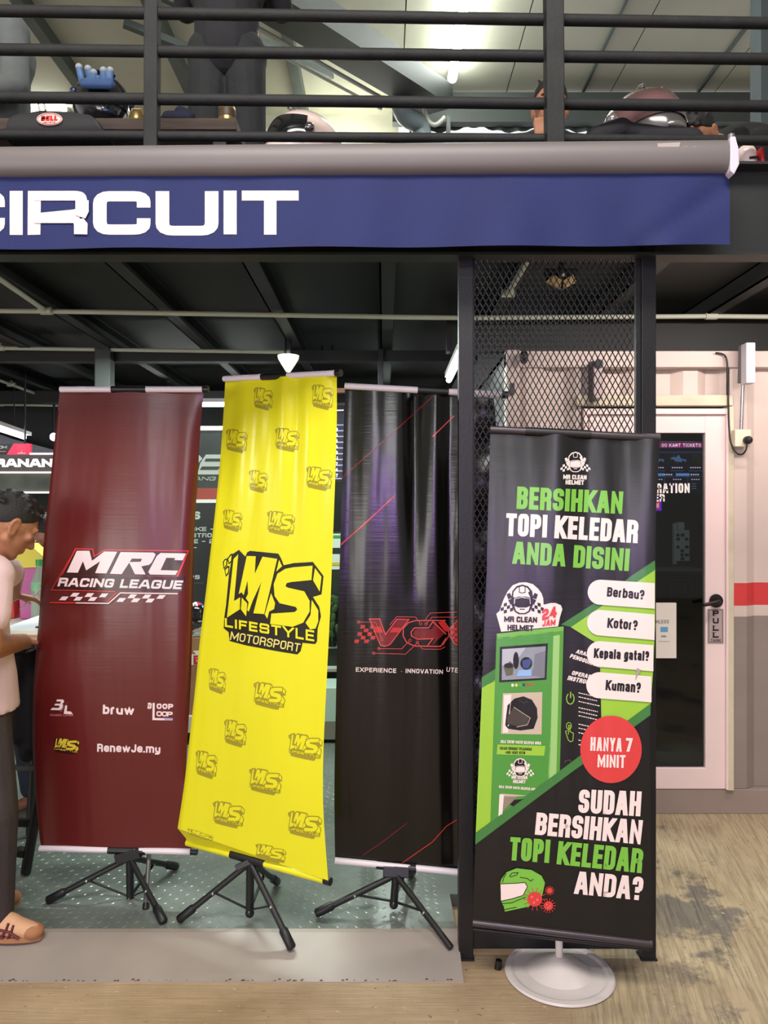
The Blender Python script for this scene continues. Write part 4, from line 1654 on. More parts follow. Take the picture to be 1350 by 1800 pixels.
# ---------------------------------------------------------------- yellow banner
root = thing('banner_stand', 'yellow banner on a black tripod leaning with repeated block letter marks', 'banner', W(440, 1620, 2.88), 'banner stands along the deck front')
yL = [(396, 668), (392, 740), (386, 820), (378, 900), (371, 960), (362, 1040), (352, 1120), (344, 1200), (334, 1290), (325, 1370), (317, 1425), (312, 1456)]
yR = [(592, 656), (592, 740), (590, 820), (587, 900), (584, 980), (580, 1080), (576, 1160), (571, 1260), (568, 1340), (568, 1410), (571, 1470), (577, 1548)]
D1 = inv_plane([(396, 668, 3.22), (592, 656, 2.90), (312, 1456, 2.965), (577, 1548, 2.66)])
fLy, fRy = pw([(y, x) for x, y in yL]), pw([(y, x) for x, y in yR])


def D_yel(px, py):
    v = max(0.0, min(1.0, (py - 660) / 870))
    xl, xr = fLy(py), fRy(py)
    u = (px - xl) / (xr - xl)
    d = D1(px, py) - .035 * math.sin(PI * v)
    top = max(0.0, 1 - v * 2.4)
    d += (.010 * math.sin(u * 21 + v * 4) + .007 * math.sin(u * 33 - v * 6)) * top ** 1.2
    d += .010 * math.sin(u * 6.2 + 1.2) * (1 - v)
    d += .02 * max(0, v - .82) / .18 * math.sin(PI * u)
    return d


mb = MB()
sheet(mb, yL, yR, D_yel, YEL, 36, 84)
a = Art()
LMS(lambda p: (340 + p[0] / 4.821, 940 + p[1] / 4.821), 1, YEL, BLK_Y, vinyl('cream_print', (226, 214, 120), .32, .1))
for cx, cy, w, h, sl in ((463, 701, 34, 40, .05), (567, 698, 38, 44, .05), (416, 775, 38, 42, .03), (505, 773, 43, 42, .04), (454, 846, 33, 40, .05), (561, 841, 46, 42, .05), (409, 915, 34, 38, .08),
                         (494, 920, 49, 43, .07), (382, 1197, 31, 44, .12), (474, 1223, 57, 46, .10), (414, 1289, 40, 47, .11), (537, 1313, 60, 46, .08), (363, 1344, 38, 48, .12), (467, 1374, 58, 45, .10),
                         (402, 1432, 56, 45, .10), (536, 1450, 60, 46, .10)):
    LMS(lambda p, cx=cx, cy=cy, w=w, h=h, sl=sl: (cx + ((p[0] - 675) / 850) * w, cy + ((p[1] - 570) / 880) * h + ((p[0] - 675) / 850) * w * sl), 1, YEL, OLIVE, True, 1, None, True)
# the lowest row of marks is cut by the bar
P0_ = [(447, 1488), (455, 1490), (459, 1504), (470, 1494), (480, 1498), (478, 1511)]
for cx, cy, w, h, sl in ((476, 1501, 54, 30, .16), (352, 1468, 46, 12, .28)):
    LMS(lambda p, cx=cx, cy=cy, w=w, h=h, sl=sl: (cx + ((p[0] - 675) / 850) * w, cy + ((p[1] - 570) / 880) * h + ((p[0] - 675) / 850) * w * sl), 1, YEL, OLIVE, False, 1, None, True)
a.emit(mb, D_yel, 7, .0015)
# hem folded back under the lower left corner and wrapped round the bar
vs = []
for i in range(13):
    u = i / 12
    p0 = (312 + (560 - 312) * u, 1456 + (1540 - 1456) * u, D_yel(312 + 248 * u, 1456 + 84 * u) + .012)
    p1 = (327 + (575 - 327) * u, 1474 + (1546 - 1474) * u, 2.975 - .295 * u)
    p2 = (331 + (575 - 331) * u, 1488 + (1551 - 1488) * u, 2.98 - .295 * u)
    vs += [W(*p0), W(*p1), W(*p2)]
mb.add(vs, [(3 * i + k, 3 * i + k + 1, 3 * i + 4 + k, 3 * i + 3 + k) for i in range(12) for k in (0, 1)], YEL)
mb.build('sheet', root, smooth=60)
top_bar(root, (394, 666, 3.215), (592, 656, 2.90), .36, .59)
tripod(root, (440, 1516, 2.84), (439, 1605, 2.86), [(315, 1622, 2.835), (513, 1672, 2.69), (487, 1555, 3.13)],
       (329, 1481, 2.985), (572, 1547.5, 2.685), (406, 1501, 2.885), (467, 1518.5, 2.81), .0125, YEL, True, (490, 668, 3.10))

# ---------------------------------------------------------------- black banner
root = thing('banner_stand', 'glossy black banner on a tripod with red circuit lettering', 'banner', W(695, 1600, 2.93), 'banner stands along the deck front')
kL = [(607, 684), (604, 760), (601, 860), (598, 960), (595, 1060), (592, 1160), (590, 1260), (588, 1360), (588, 1440), (589, 1510)]
kR = [(868, 700), (872, 760), (862, 820), (868, 900), (856, 1000), (850, 1090), (848, 1200), (846, 1300), (846, 1400), (846, 1533)]
D2 = inv_plane([(607, 684, 2.985), (880, 700, 2.955), (589, 1510, 2.965), (850, 1535, 2.93)])


def D_blk(px, py):
    v = max(0.0, min(1.0, (py - 684) / 840))
    u = (px - 600) / 270
    d = D2(px, py) - .02 * math.sin(PI * v)
    d += (.010 * math.sin(u * 16 + .4) + .006 * math.sin(u * 27 + v * 3)) * max(0.12, 1 - v * 1.9)
    # a deep vertical fold right of the middle
    d += .030 * math.exp(-((px - 728) / 12.0) ** 2) * max(0, 1 - v * 2.2)
    d += .026 * math.exp(-((px - 786 - 10 * v) / 14.0) ** 2) * (0.4 + .6 * (1 - v))
    d += .02 * max(0, (px - 805) / 60) * math.sin(py * .05)
    return d


mb = MB()
sheet(mb, kL, kR, D_blk, BLKV, 40, 80)
a = Art()
for P, w, m in (([(761, 697), (680, 770), (600, 841)], 1.8, BLK_RED2), ([(798, 731), (760, 768)], 1.8, BLK_RED3), ([(693, 872), (640, 922), (599, 957)], 2.2, BLK_RED),
                ([(693, 872), (599, 958.5)], 1.2, BLK_RED3), ([(715, 1447), (672, 1480), (638, 1503)], 1.4, BLK_RED2), ([(803, 1441), (785, 1452), (760, 1480), (707, 1517)], 1.4, BLK_RED),
                ([(812, 1122), (842, 1097)], 1.2, BLK_RED2), ([(812, 1139), (838, 1144)], 1.2, BLK_RED2)):
    a.line(P, w, m, 1)
v_ = lambda P: [(580 + p[0] / 5.192, 1060 + p[1] / 5.192) for p in P]
a.poly(v_([(360, 145), (455, 145), (506, 288), (610, 148), (720, 150), (570, 350), (545, 380), (500, 395), (462, 385), (445, 350)]), BLK_RED2, 1)
a.line(v_([(360, 145), (455, 145), (506, 288), (610, 148), (720, 150), (570, 350), (545, 380), (500, 395), (462, 385), (445, 350)]), 1.7, BLK_RED3, 2, True)
a.poly(v_([(398, 215), (462, 215), (485, 270), (420, 270)]), BLK_RED, 2)
a.poly(v_([(575, 225), (655, 225), (625, 268), (545, 268)]), BLK_RED, 2)
a.line(v_([(360, 175), (420, 178), (470, 325)]), 1.0, BLK_RED3, 3)
a.line(v_([(1055, 160), (780, 160), (715, 180), (670, 230), (668, 300), (700, 360), (770, 392), (1010, 396), (1060, 320)]), 1.9, BLK_RED3, 2)
a.line(v_([(890, 388), (940, 325), (800, 330), (745, 300), (740, 265), (770, 228), (900, 226), (940, 170), (1060, 285)]), 1.9, BLK_RED3, 2)
a.poly(v_([(930, 240), (960, 175), (1055, 270), (930, 385), (960, 325), (800, 322), (760, 290), (770, 250), (800, 240)]), BLK_RED2, 1)
a.poly(v_([(985, 175), (1035, 165), (1090, 240), (1075, 262), (1050, 258)]), BLK_RED, 2)
a.line(v_([(1165, 160), (1085, 240), (1085, 290), (1145, 380), (1165, 380)]), 1.6, BLK_RED3, 2)
a.poly(v_([(1110, 150), (1165, 150), (1165, 375), (1140, 370), (1100, 300), (1100, 230), (1150, 165)]), BLK_RED2, 1)
a.line(v_([(1040, 165), (1110, 262), (1030, 385)]), 1.4, BLK_RED3, 3)
for P in ([(250, 172), (270, 172), (400, 176)], [(545, 200), (610, 125), (780, 128), (820, 175)], [(865, 160), (915, 92), (1160, 82)], [(880, 190), (930, 130), (1160, 128)],
          [(440, 415), (655, 418), (720, 350)], [(395, 458), (690, 466), (770, 390), (800, 360)], [(800, 365), (845, 420), (1010, 422), (1050, 400)]):
    a.line(v_(P), 1.0, BLK_RED3, 3)
for P in ((262, 172), (447, 415), (398, 458), (828, 190), (878, 192), (730, 340), (798, 358), (474, 332)):
    c = v_([P])[0]
    a.line([(c[0] + 2.3 * math.cos(k * PI / 5), c[1] + 2.3 * math.sin(k * PI / 5)) for k in range(10)], .8, BLK_RED3, 3, True)
for r_i in range(5):
    for k in range(4):
        if (k + r_i) % 2 == 0 or (r_i == 4 and k < 3 and k % 2 == 0):
            x_, y_ = 228 + k * 45 + (4 - r_i) * 14, 330 - (4 - r_i) * 0 - r_i * 0
            y_ = 200 + r_i * 33
            a.poly(v_([(x_, y_), (x_ + 40, y_ + 2), (x_ + 32, y_ + 34), (x_ - 8, y_ + 32)]), BLK_RED, 1)
for k in range(6):
    x_, y_ = 1110 + (k % 2) * 26 + (k // 2) * 3, 205 + (k // 2) * 50 + (k % 2) * 22
    a.poly(v_([(x_, y_), (x_ + 24, y_), (x_ + 22, y_ + 24), (x_ - 3, y_ + 24)]), BLK_RED, 2)
a.text('EXPERIENCE', v_([(236, 626)])[0], v_([(604, 638)])[0], 7.6, .19, WH_R, 1, 0, 1, .2)
a.text('*', v_([(648, 640)])[0], v_([(656, 640)])[0], 6, .3, WH_R, 1)
a.text('INNOVATION', v_([(690, 638)])[0], v_([(1030, 648)])[0], 7.6, .19, WH_R, 1, 0, 1, .2)
a.text('UTE', v_([(1062, 626)])[0], v_([(1166, 636)])[0], 8.0, .17, WH_R, 1, 0, 1, .2)
a.emit(mb, D_blk, 8, .0013)
mb.build('sheet', root, smooth=60)
top_bar(root, (606, 678.5, 2.985), (884, 694, 2.95), .465, .66, .0125)
tripod(root, (696, 1538, 2.93), (692, 1590, 2.93), [(556, 1611, 2.875), (793, 1672, 2.69, 0), (724, 1540, 3.21)],
       (589, 1512.5, 2.955), (850, 1537.5, 2.925), (661, 1520, 2.95), (732, 1527, 2.94), .0125, WHITE_TUBE, True, (745, 690, 3.03))

# ---------------------------------------------------------------- green and black banner
root = thing('banner_stand', 'black and green helmet cleaning banner on a round white base', 'banner', W(982, 1717, 2.605), 'banner stands along the deck front')
gL = [(862, 757), (860, 830), (857, 930), (855, 1020), (851, 1110), (847, 1210), (842, 1320), (838, 1420), (834, 1530), (831, 1618)]
gR = [(1160, 772), (1156, 850), (1152, 930), (1151, 1010), (1152, 1080), (1149, 1160), (1144, 1240), (1143, 1330), (1144, 1450), (1145, 1560), (1145, 1655)]
D3 = inv_plane([(862, 757, 2.655), (1160, 772, 2.585), (831, 1618, 2.545), (1145, 1655, 2.475)])


def D_grn(px, py):
    v = max(0.0, min(1.0, (py - 760) / 880))
    u = (px - 850) / 300
    d = D3(px, py) - .018 * math.sin(PI * v)
    d += (.009 * math.sin(u * 11 + 2 * v) + .005 * math.sin(u * 23 + 1)) * max(0.05, 1 - v * 2.2)
    return d


mb = MB()
sheet(mb, gL, gR, D_grn, GB, 30, 70)
a = Art()
edgeR = pw([(y, x) for x, y in gR])
# chevrons
a.poly([(986, 1098), (1070, 1044), (1110, 1012), (1151, 985), (1152, 1003), (1004, 1102)], G_DK, 1)
a.poly([(1003.5, 1102.5), (1060, 1064), (1121, 1022), (1151.5, 1002), (1151.5, 1100), (1148, 1180), (1144, 1237), (1058, 1300), (1054.7, 1172), (1044, 1128)], G_LT, 2)
a.poly([(1143.6, 1236.7), (1143.4, 1257), (1000, 1361), (835.5, 1484.7), (836, 1464.7), (1000, 1343)], G_DK, 5)
a.poly([(847, 1190.7), (872, 1174.7), (872, 1196), (846.7, 1209.3)], G_DK, 1)
a.poly([(847, 1209.3), (872, 1194), (866, 1442), (836.3, 1464)], G_LT, 1)
# the machine
a.poly([(873, 1114), (991, 1101), (984, 1356), (862, 1446)], G_MD, 3)
a.poly([(874, 1121), (973, 1110), (966, 1368), (862, 1446)], vinyl('panel_green_print', (74, 146, 56), .34, .1), 4)
a.poly([(972.5, 1118), (984, 1116), (978, 1360), (964, 1371)], vinyl('pale_green_print', (150, 196, 116), .34, .1), 4)
a.poly([(873, 1114), (991, 1101), (990, 1109), (876, 1123)], vinyl('panel_edge_print', (112, 176, 70), .34, .1), 4)
a.poly([(878.7, 1137.3), (963.2, 1130.7), (960.5, 1194.7), (877.3, 1199.5)], G_K, 5)
a.poly([(882.7, 1141), (959.2, 1136), (957.3, 1191.5), (881.9, 1195.5)], G_GY, 6)
a.poly([(882.7, 1141), (925, 1138.5), (905, 1165), (882.3, 1170)], vinyl('pale_photo_print', (176, 180, 190), .34, .1), 7)
a.poly([(940, 1150), (958.9, 1144), (957.4, 1191), (925, 1186), (938, 1176)], vinyl('dim_photo_print', (118, 120, 130), .34, .1), 7)
a.disc((907, 1161), 5.0, 15, G_K, 8, 20)
a.disc((925, 1166), 10.5, 11, G_K, 8, 24)
a.poly([(918, 1161), (932, 1158), (934, 1166), (928, 1175), (919, 1174)], G_BL, 9)
a.poly([(912, 1178), (935, 1177), (934, 1188), (908, 1189)], vinyl('sky_blue_print', (140, 178, 226), .34, .1), 8)
a.poly([(885, 1172), (897, 1162), (903, 1170), (901, 1186), (890, 1188)], vinyl('olive_photo_print', (92, 92, 70), .34, .1), 8)
a.disc((894, 1170), 8, 4.5, G_K, 9, 18)
for k, cc in enumerate(((228, 224, 214), (226, 210, 90), (84, 170, 70), (46, 60, 110), (150, 90, 40), (200, 70, 50))):
    a.disc((901 + k * 6.6, 1204.5 - k * .25), 2.5, 2.8, vinyl('icon_print_%d' % k, cc, .34, .1), 5, 12)
for x0, y0, x1, y1 in ((884, 1218.7, 953.3, 1291),):
    a.poly([(884, 1218.7), (953.3, 1216.5), (952, 1291), (880.8, 1290)], G_BG, 5)
    a.poly([(886, 1222), (899, 1221), (893, 1288), (884, 1288)], G_WH, 6)
    a.poly([(889, 1264), (892, 1240), (904, 1228), (920, 1224), (935, 1230), (944, 1245), (945, 1262), (938, 1281), (915, 1284), (893, 1281), (888, 1275)], G_K, 6)
    a.poly([(891, 1262), (903, 1243), (930, 1262), (926, 1274), (910, 1277), (892, 1272)], vinyl('visor_grey_print', (66, 58, 52), .34, .1), 7)
    a.line([(903, 1243), (932, 1262), (927, 1274), (908, 1278)], 1.0, G_BG, 8)
    a.line([(912, 1230), (920, 1236), (928, 1233)], 1.2, vinyl('visor_grey_print', (66, 58, 52), .34, .1), 8)
a.text('SILA TUTUP PINTU SELEPAS GUNA', (880, 1306), (951, 1309), 5.2, .2, G_WH, 5)
a.poly([(874.7, 1308.7), (958.7, 1311.3), (956.5, 1328.7), (873, 1326)], G_LT, 5)
a.text('TALIAN KHIDMAT PELANGGAN', (878, 1317.5), (934.5, 1319.6), 5, .22, G_K, 6)
a.text('+6011 6267 8738', (888, 1325), (923, 1326), 5, .24, G_K, 6)
a.text('SILA TUTUP PINTU SELEPAS GUNA', (877, 1385), (944, 1390), 4.6, .2, G_WH, 5)
a.poly([(876, 1394.5), (928.5, 1398.5), (874, 1438)], G_BG, 4)
a.poly([(896, 1414), (904, 1406), (916, 1405), (921, 1403.5), (902, 1417.5)], G_K, 6)
a.poly([(878, 1396), (886, 1397), (883, 1431), (876, 1436)], G_WH, 5)
# dark side of the machine
a.poly([(992, 1101), (1045, 1128), (1055, 1172), (1055, 1304), (984, 1356)], G_K, 4)
a.text('ARAHAN', (1012, 1148), (1046, 1158), 7, .24, G_WH, 5, .15)
a.text('PENGGUNAAN', (1001, 1156), (1055, 1174), 7.5, .24, G_WH, 5, .15)
a.text('OPERASI', (1004.5, 1186), (1040, 1194), 7.5, .24, G_WH, 5, .15)
a.text('INSTRUCTION', (997, 1195), (1054, 1208), 8, .24, G_WH, 5, .15)
a.line([(1002.5 + 6.6 * math.cos(t), 1228 + 9.6 * math.sin(t)) for t in [(-PI / 2 + .55) + k * (2 * PI - 1.1) / 20 for k in range(21)]], 1.6, G_LT, 5)
a.line([(1003, 1216), (1003, 1227)], 1.8, G_LT, 5)
a.line([(997, 1284), (994, 1286), (999, 1301), (1003, 1304), (1007, 1302), (1008, 1289), (1002, 1286), (1002, 1275), (999.5, 1275), (999, 1291)], 1.2, G_LT, 5)
a.line([(1000 + 4.5 * math.cos(k * PI / 8), 1276 + 6 * math.sin(k * PI / 8)) for k in range(16)], 1.0, G_LT, 5, True)
a.line([(993, 1341), (994, 1337), (1002, 1336), (1004, 1339), (1003, 1348)], 1.0, FAINT, 5)
for y0 in (1217, 1224, 1232, 1243, 1250, 1257, 1272, 1279, 1287, 1300, 1308):
    x = 1017
    while x < 1050:
        w = 1.5 + 3 * random.random()
        a.poly([(x, y0 + (x - 1017) * .22), (x + w, y0 + (x + w - 1017) * .22), (x + w, y0 + 1.6 + (x + w - 1017) * .22), (x, y0 + 1.6 + (x - 1017) * .22)], G_WH, 5)
        x += w + 1.2
# pills
for lx, yt, yb, rt, rb in ((1033, 1019, 1063, 1025, 1070), (1032, 1072, 1117, 1080, 1125), (1031.5, 1127, 1172, 1134, 1180), (1030.5, 1181.5, 1227.5, 1189, 1234.5)):
    r_ = (yb - yt) / 2
    c = (lx + r_, (yt + yb) / 2)
    P = [(c[0] - r_ * math.sin(PI * k / 14), c[1] - r_ * math.cos(PI * k / 14)) for k in range(15)]
    xe = edgeR((rt + rb) / 2) - .6
    P += [(xe, rb), (xe, rt)]
    a.poly(P, G_WH, 8)
for t_, p0, p1, h in (('Berbau?', (1066.5, 1048.5), (1132, 1054), 16.8), ('Kotor?', (1067, 1103.5), (1120, 1108), 17.5), ('Kepala gatal?', (1043.5, 1156.5), (1140.5, 1162), 17.2), ('Kuman?', (1064, 1213), (1125.5, 1218), 18)):
    a.text(t_, p0, p1, h, .215, G_K, 9, 0, .95, .07, .2)
a.disc((1074, 1317.3), 54, 59.2, G_RED, 8, 56)
a.text('HANYA', (1037.5, 1319.5), (1092.5, 1321.5), 24, .155, G_WH, 9, 0, 1, .09, .16)
a.text('7', (1099.5, 1321), (1111, 1321.5), 24, .2, G_WH, 9, 0, 1, .08)
a.text('MINIT', (1050, 1348.5), (1099, 1350), 22.5, .165, G_WH, 9, 0, 1, .08, .16)
# headline words
a.text('BERSIHKAN', (907.5, 894.5), (1094, 903.5), 39.5, .205, G_TX, 3, 0, 1, .062, .17)
a.text('TOPI', (888.5, 942), (961, 945), 40, .205, G_WH, 3, 0, 1, .062, .17)
a.text('KELEDAR', (974, 946), (1120.5, 955), 40.5, .205, G_WH, 3, 0, 1, .062, .17)
a.text('ANDA', (900.5, 991), (993, 996), 39.5, .205, G_TX, 3, 0, 1, .062, .17)
a.text('DISINI', (1007, 997.5), (1105, 1004), 39.5, .205, G_TX, 3, 0, 1, .062, .17)
a.text('SUDAH', (1016, 1428.5), (1125.5, 1435), 41, .205, G_WH, 6, 0, 1, .062, .17, h1=44)
a.text('BERSIHKAN', (940, 1467), (1126.5, 1484.5), 39, .205, G_WH, 6, 0, 1, .062, .17, h1=43)
a.text('TOPI', (894.5, 1512), (965, 1517), 41, .205, G_TX, 6, 0, 1, .062, .17)
a.text('KELEDAR', (978, 1519), (1127.5, 1535), 41, .205, G_TX, 6, 0, 1, .062, .17, h1=43)
a.text('ANDA?', (1009, 1571), (1128, 1583), 40, .205, G_WH, 6, 0, 1, .062, .17, h1=41.5)


def helmet_logo(cx, cy, k, ink, paper, ly, text_ink, backing=None, tt=None):
    """round helmet between chequered flags with two words under it"""
    T = lambda P: [(cx + x * k, cy + y * k) for x, y in P]
    for sx in (-1, 1):
        for r_i in range(3):
            for q in range(4):
                if (r_i + q) % 2:
                    continue
                x0, y0 = 11 + q * 3.8, 4 + r_i * 4.2 - (3 - q) * 1.2
                P = [(x0, y0), (x0 + 3.8, y0 + 1.2), (x0 + 3.8, y0 + 5.2), (x0, y0 + 4)]
                a.poly(T([(sx * x, y) for x, y in P]), ink, ly)
        a.poly(T([(sx * 15, -9), (sx * 19, -7), (sx * 17, -1), (sx * 12, -3)]), ink, ly)
        a.poly(T([(sx * 13, -2), (sx * 17, 0), (sx * 15, 4), (sx * 11, 2)]), ink, ly)
    a.poly(T([(-13, -4), (-12, -11), (-7, -17), (0, -19), (7, -17), (12, -11), (13, -4), (13, 6), (9, 14), (4, 17), (-4, 17), (-9, 14), (-13, 6)]), ink, ly + 1)
    a.poly(T([(-11, -4), (-10.5, -10), (-6, -15), (0, -17), (6, -15), (9, -11), (7, -9), (9, -5), (10, -3), (4, -4.5), (-4, -4.5), (-9, -3)]), paper, ly + 2)
    a.poly(T([(-9.5, 4), (-9, -1.5), (0, -3.5), (9, -1.5), (9.5, 4), (5, 7), (-5, 7)]), ink, ly + 3)
    a.line(T([(-9.6, 4.4), (-9.2, -1.6), (0, -3.6), (9.2, -1.6), (9.6, 4.4)]), 1.0 * k, paper, ly + 3)
    a.poly(T([(-9.5, 7), (-5, 9), (5, 9), (9.5, 7), (7.5, 13), (3, 15.5), (-3, 15.5), (-7.5, 13)]), paper, ly + 2)
    a.line(T([(-3.5, -16), (-3.5, -9.5), (0, -8.7), (3.5, -9.5), (3.5, -16)]), 1.0 * k, ink, ly + 3)
    a.line(T([(-3, 11), (3, 11)]), 1.2 * k, ink, ly + 3)
    x0, x1, y0, y1, th = tt
    a.text('MR CLEAN', (x0, y0), (x1, y0 + (x1 - x0) * .03), th, .24, text_ink, ly + 2, 0, 1, .06, .1)
    a.text('HELMET', (x0 + (x1 - x0) * .1, y1), (x1 - (x1 - x0) * .11, y1 + (x1 - x0) * .02), th, .24, text_ink, ly + 2, 0, 1, .06, .1)


helmet_logo(1011.5, 813, 1.0, G_WH, G_K, 2, G_WH, None, (990, 1031, 842, 851.5, 8))
helmet_logo(914.5, 1350, .92, G_WH, G_K, 5, G_WH, None, (899, 927, 1369, 1376.5, 6))
# the white cut-out card on top of the machine
card = [(881, 1110.5), (876, 1092), (872.4, 1079), (878, 1074), (885, 1054), (892, 1040), (901, 1029), (913, 1024), (925, 1023.5), (937, 1027), (946, 1035), (952, 1043), (955, 1052), (955.5, 1063), (968, 1060), (977, 1060),
        (986, 1064), (988.5, 1071), (984, 1086), (981, 1101), (930, 1106)]
a.poly(card, G_WH, 4)
helmet_logo(918, 1055, 1.45, G_K, G_WH, 5, G_K, None, (886, 944, 1093, 1108, 10))
a.text('24', (953, 1091), (979, 1084.5), 19, .26, G_RED, 6, .22, 1, .06, .3)
a.text('JAM', (953, 1101.5), (976, 1099), 10.5, .24, G_RED, 6, .22, 1, .08, .2)
# cartoon helmet and germs
c6 = lambda P: [(820 + p[0] / 3.75, 1230 + p[1] / 3.75) for p in P]
HO = [(218, 1212), (228, 1180), (262, 1135), (330, 1108), (430, 1120), (496, 1158), (520, 1205), (508, 1262), (492, 1325), (402, 1368), (252, 1400), (234, 1345), (224, 1325)]
a.poly(c6(HO), G_TX, 2)
a.line(c6(HO), 1.3, G_K, 3, True)
a.poly(c6([(222, 1214), (330, 1210), (385, 1205), (402, 1232), (372, 1290), (300, 1312), (225, 1328)]), G_WH, 3)
a.line(c6([(222, 1214), (330, 1210), (385, 1205), (402, 1232), (372, 1290), (300, 1312), (225, 1328)]), 1.2, G_K, 4, True)
a.line(c6([(284, 1162), (300, 1142), (340, 1140), (330, 1156), (290, 1168)]), 1.2, G_K, 3, True)
a.line(c6([(262, 1145), (245, 1175), (236, 1205)]), 1.2, G_K, 3)
a.line(c6([(352, 1170), (400, 1178), (424, 1196), (440, 1182)]), 1.2, G_K, 3)
a.line(c6([(228, 1345), (300, 1338), (392, 1300)]), 1.2, G_K, 3)
a.line(c6([(244, 1358), (246, 1384), (330, 1368)]), 1.2, G_K, 3)
GR2 = vinyl('germ_light_print', (236, 108, 92), .34, .1)
for cx, cy, r_ in ((450, 1315, 48), (540, 1358, 30), (548, 1258, 18)):
    for k in range(14):
        an = 2 * PI * k / 14
        p0 = (cx + r_ * .8 * math.cos(an), cy + r_ * .8 * math.sin(an))
        p1 = (cx + r_ * 1.5 * math.cos(an), cy + r_ * 1.5 * math.sin(an))
        a.line(c6([p0, p1]), .9, G_RED, 4)
        q = c6([p1])[0]
        a.disc(q, .9, .9, G_RED, 4, 8)
    q = c6([(cx, cy)])[0]
    a.disc(q, r_ / 3.75, r_ / 3.75, G_RED, 5, 28)
    for dx, dy in ((-.4, -.3), (.35, .1), (-.1, .45)):
        a.disc((q[0] + dx * r_ / 3.75, q[1] + dy * r_ / 3.75), r_ / 3.75 * .18, r_ / 3.75 * .18, GR2, 6, 10)
SCUFF = vinyl('scuff_mark', (170, 156, 150), .5, .1)
for k in range(9):
    a.line([(1117 + k * 1.0, 1196 - k * 2), (1120 + k * .8, 1174 + k * .4)], .7, SCUFF, 10)
a.emit(mb, D_grn, 14, .0007)
mb.build('sheet', root, smooth=60)
GBAR = mat('dark_bar', (66, 60, 64), .32, .3)
top_bar(root, (862, 755, 2.655), (1160, 770, 2.585), .21, .60, .013, GBAR, False, None)
mb = MB()
mb.tube([W(831, 1622, 2.545), W(1146, 1659, 2.475)], .0115, GBAR, 14)
mb.tube([W(832, 1633, 2.56), W(1142, 1667, 2.49)], .008, BLACK_PLASTIC, 10)
mb.build('bottom_bar', root, smooth=40)
BASEW = mat('base_white', (212, 204, 200), .4, .1, .05, 6)
bc = Vector((xpx(983, 2.612), 2.612, 0))
mb = MB()
mb.lathe([(.0, .001), (.180, .001), (.184, .006), (.180, .012), (.164, .0135), (.152, .010), (.108, .014), (.022, .058), (.017, .062), (.0, .063)], bc, BASEW, 56)
mb.build('round_base', root, smooth=16)
mb = MB()
mb.tube([bc + Vector((0, 0, .055)), bc + Vector((-.002, 0.0, .20)), Vector((xpx(1010, 2.66), 2.655, zpx(765, 2.66)))], .0125, BASEW, 14)
mb.build('pole', root, smooth=60)
mb = MB()
p_ = W(875, 1699, 2.645)
mb.tube([p_ + Vector((0, 0, -.012)), p_ + Vector((0.004, 0, .022))], [.013, .011], BLACK_PLASTIC, 16)
props(mb.build('rubber_cap', smooth=40), 'lost black rubber foot lying on the concrete beside the round base', 'cap')

# ================================================================== DESK AREA BEHIND THE BANNERS
BOARD = mat('black_board', (34, 38, 36), 0.45, 0, .15, 3)
BOARDG = mat('grey_green_board', (62, 72, 66), 0.55, 0, .25, 5)
PALEL = mat('pale_lettering', (205, 214, 206), .5)
STRIP = mat('led_strip', (255, 250, 246), .5, emit=(255, 240, 230), estr=1.3)
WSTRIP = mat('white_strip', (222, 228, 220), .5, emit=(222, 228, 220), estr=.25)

# price and rules boards between the red and yellow banners
BD = 6.2
mb = MB()
slab(mb, rect(230, 756, 480, 858), BD, .05, BOARDG)
slab(mb, rect(230, 749, 480, 756), BD - .01, .06, STRIP)
a = Art()
a.poly([(318, 815), (334, 799), (345, 799), (350, 800), (356, 806), (330, 834), (322, 834)], PALEL, 1)
a.poly([(362, 799), (406, 799), (398, 812), (395, 834), (347, 834), (352, 814)], PALEL, 1)
a.poly([(362, 806), (391, 806), (387, 811.5), (359, 811.5)], BOARDG, 2)
a.poly([(355, 820), (387, 820), (383, 826), (351, 826)], BOARDG, 2)
a.text('GANG', (328, 844.5), (378, 844.5), 6.5, .17, PALEL, 1, .3, 1, .3)
a.text('CUP', (385, 844.5), (418, 844.5), 6.5, .17, PALEL, 1, .3, 1, .3)
a.emit(mb, lambda x, y: BD, 0, .002)
props(mb.build('logo_board'), 'dark green board with pale slanted lettering between two banners', 'sign')
mb = MB()
slab(mb, rect(230, 858, 480, 878), BD - .005, .05, mat('brick_red_band', (176, 74, 62), .5))
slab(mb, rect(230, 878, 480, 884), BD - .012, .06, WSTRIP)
props(mb.build('red_band'), 'red band with a pale lower edge over the price board', 'trim')
mb = MB()
slab(mb, rect(230, 884, 500, 1231), BD, .05, BOARD)
a = Art()
a.text('CLASS', (286, 913), (352, 913), 14, .24, PALEL, 1, 0, 1.3, .14)
a.text('2 STROKE - 8', (287, 933.5), (392, 933.5), 7.2, .2, PALEL, 1, 0, 1.2, .2)
a.text('4 STROKE', (323, 944.5), (390, 944.5), 7.2, .2, PALEL, 1, 0, 1.2, .2)
a.text('STROKE - 27', (291, 955), (385, 955), 7.2, .2, PALEL, 1, 0, 1.2, .2)
a.text('-', (340, 966), (346, 966), 7, .2, PALEL, 1)
a.text('LAPS', (313, 1018), (351, 1018), 7, .22, PALEL, 1, 0, 1.2, .2)
a.poly(rect(341, 1024, 358, 1026), BOARDG, 1)
a.emit(mb, lambda x, y: BD, 0, .002)
props(mb.build('price_board'), 'black price board with small pale lines of lettering', 'sign')

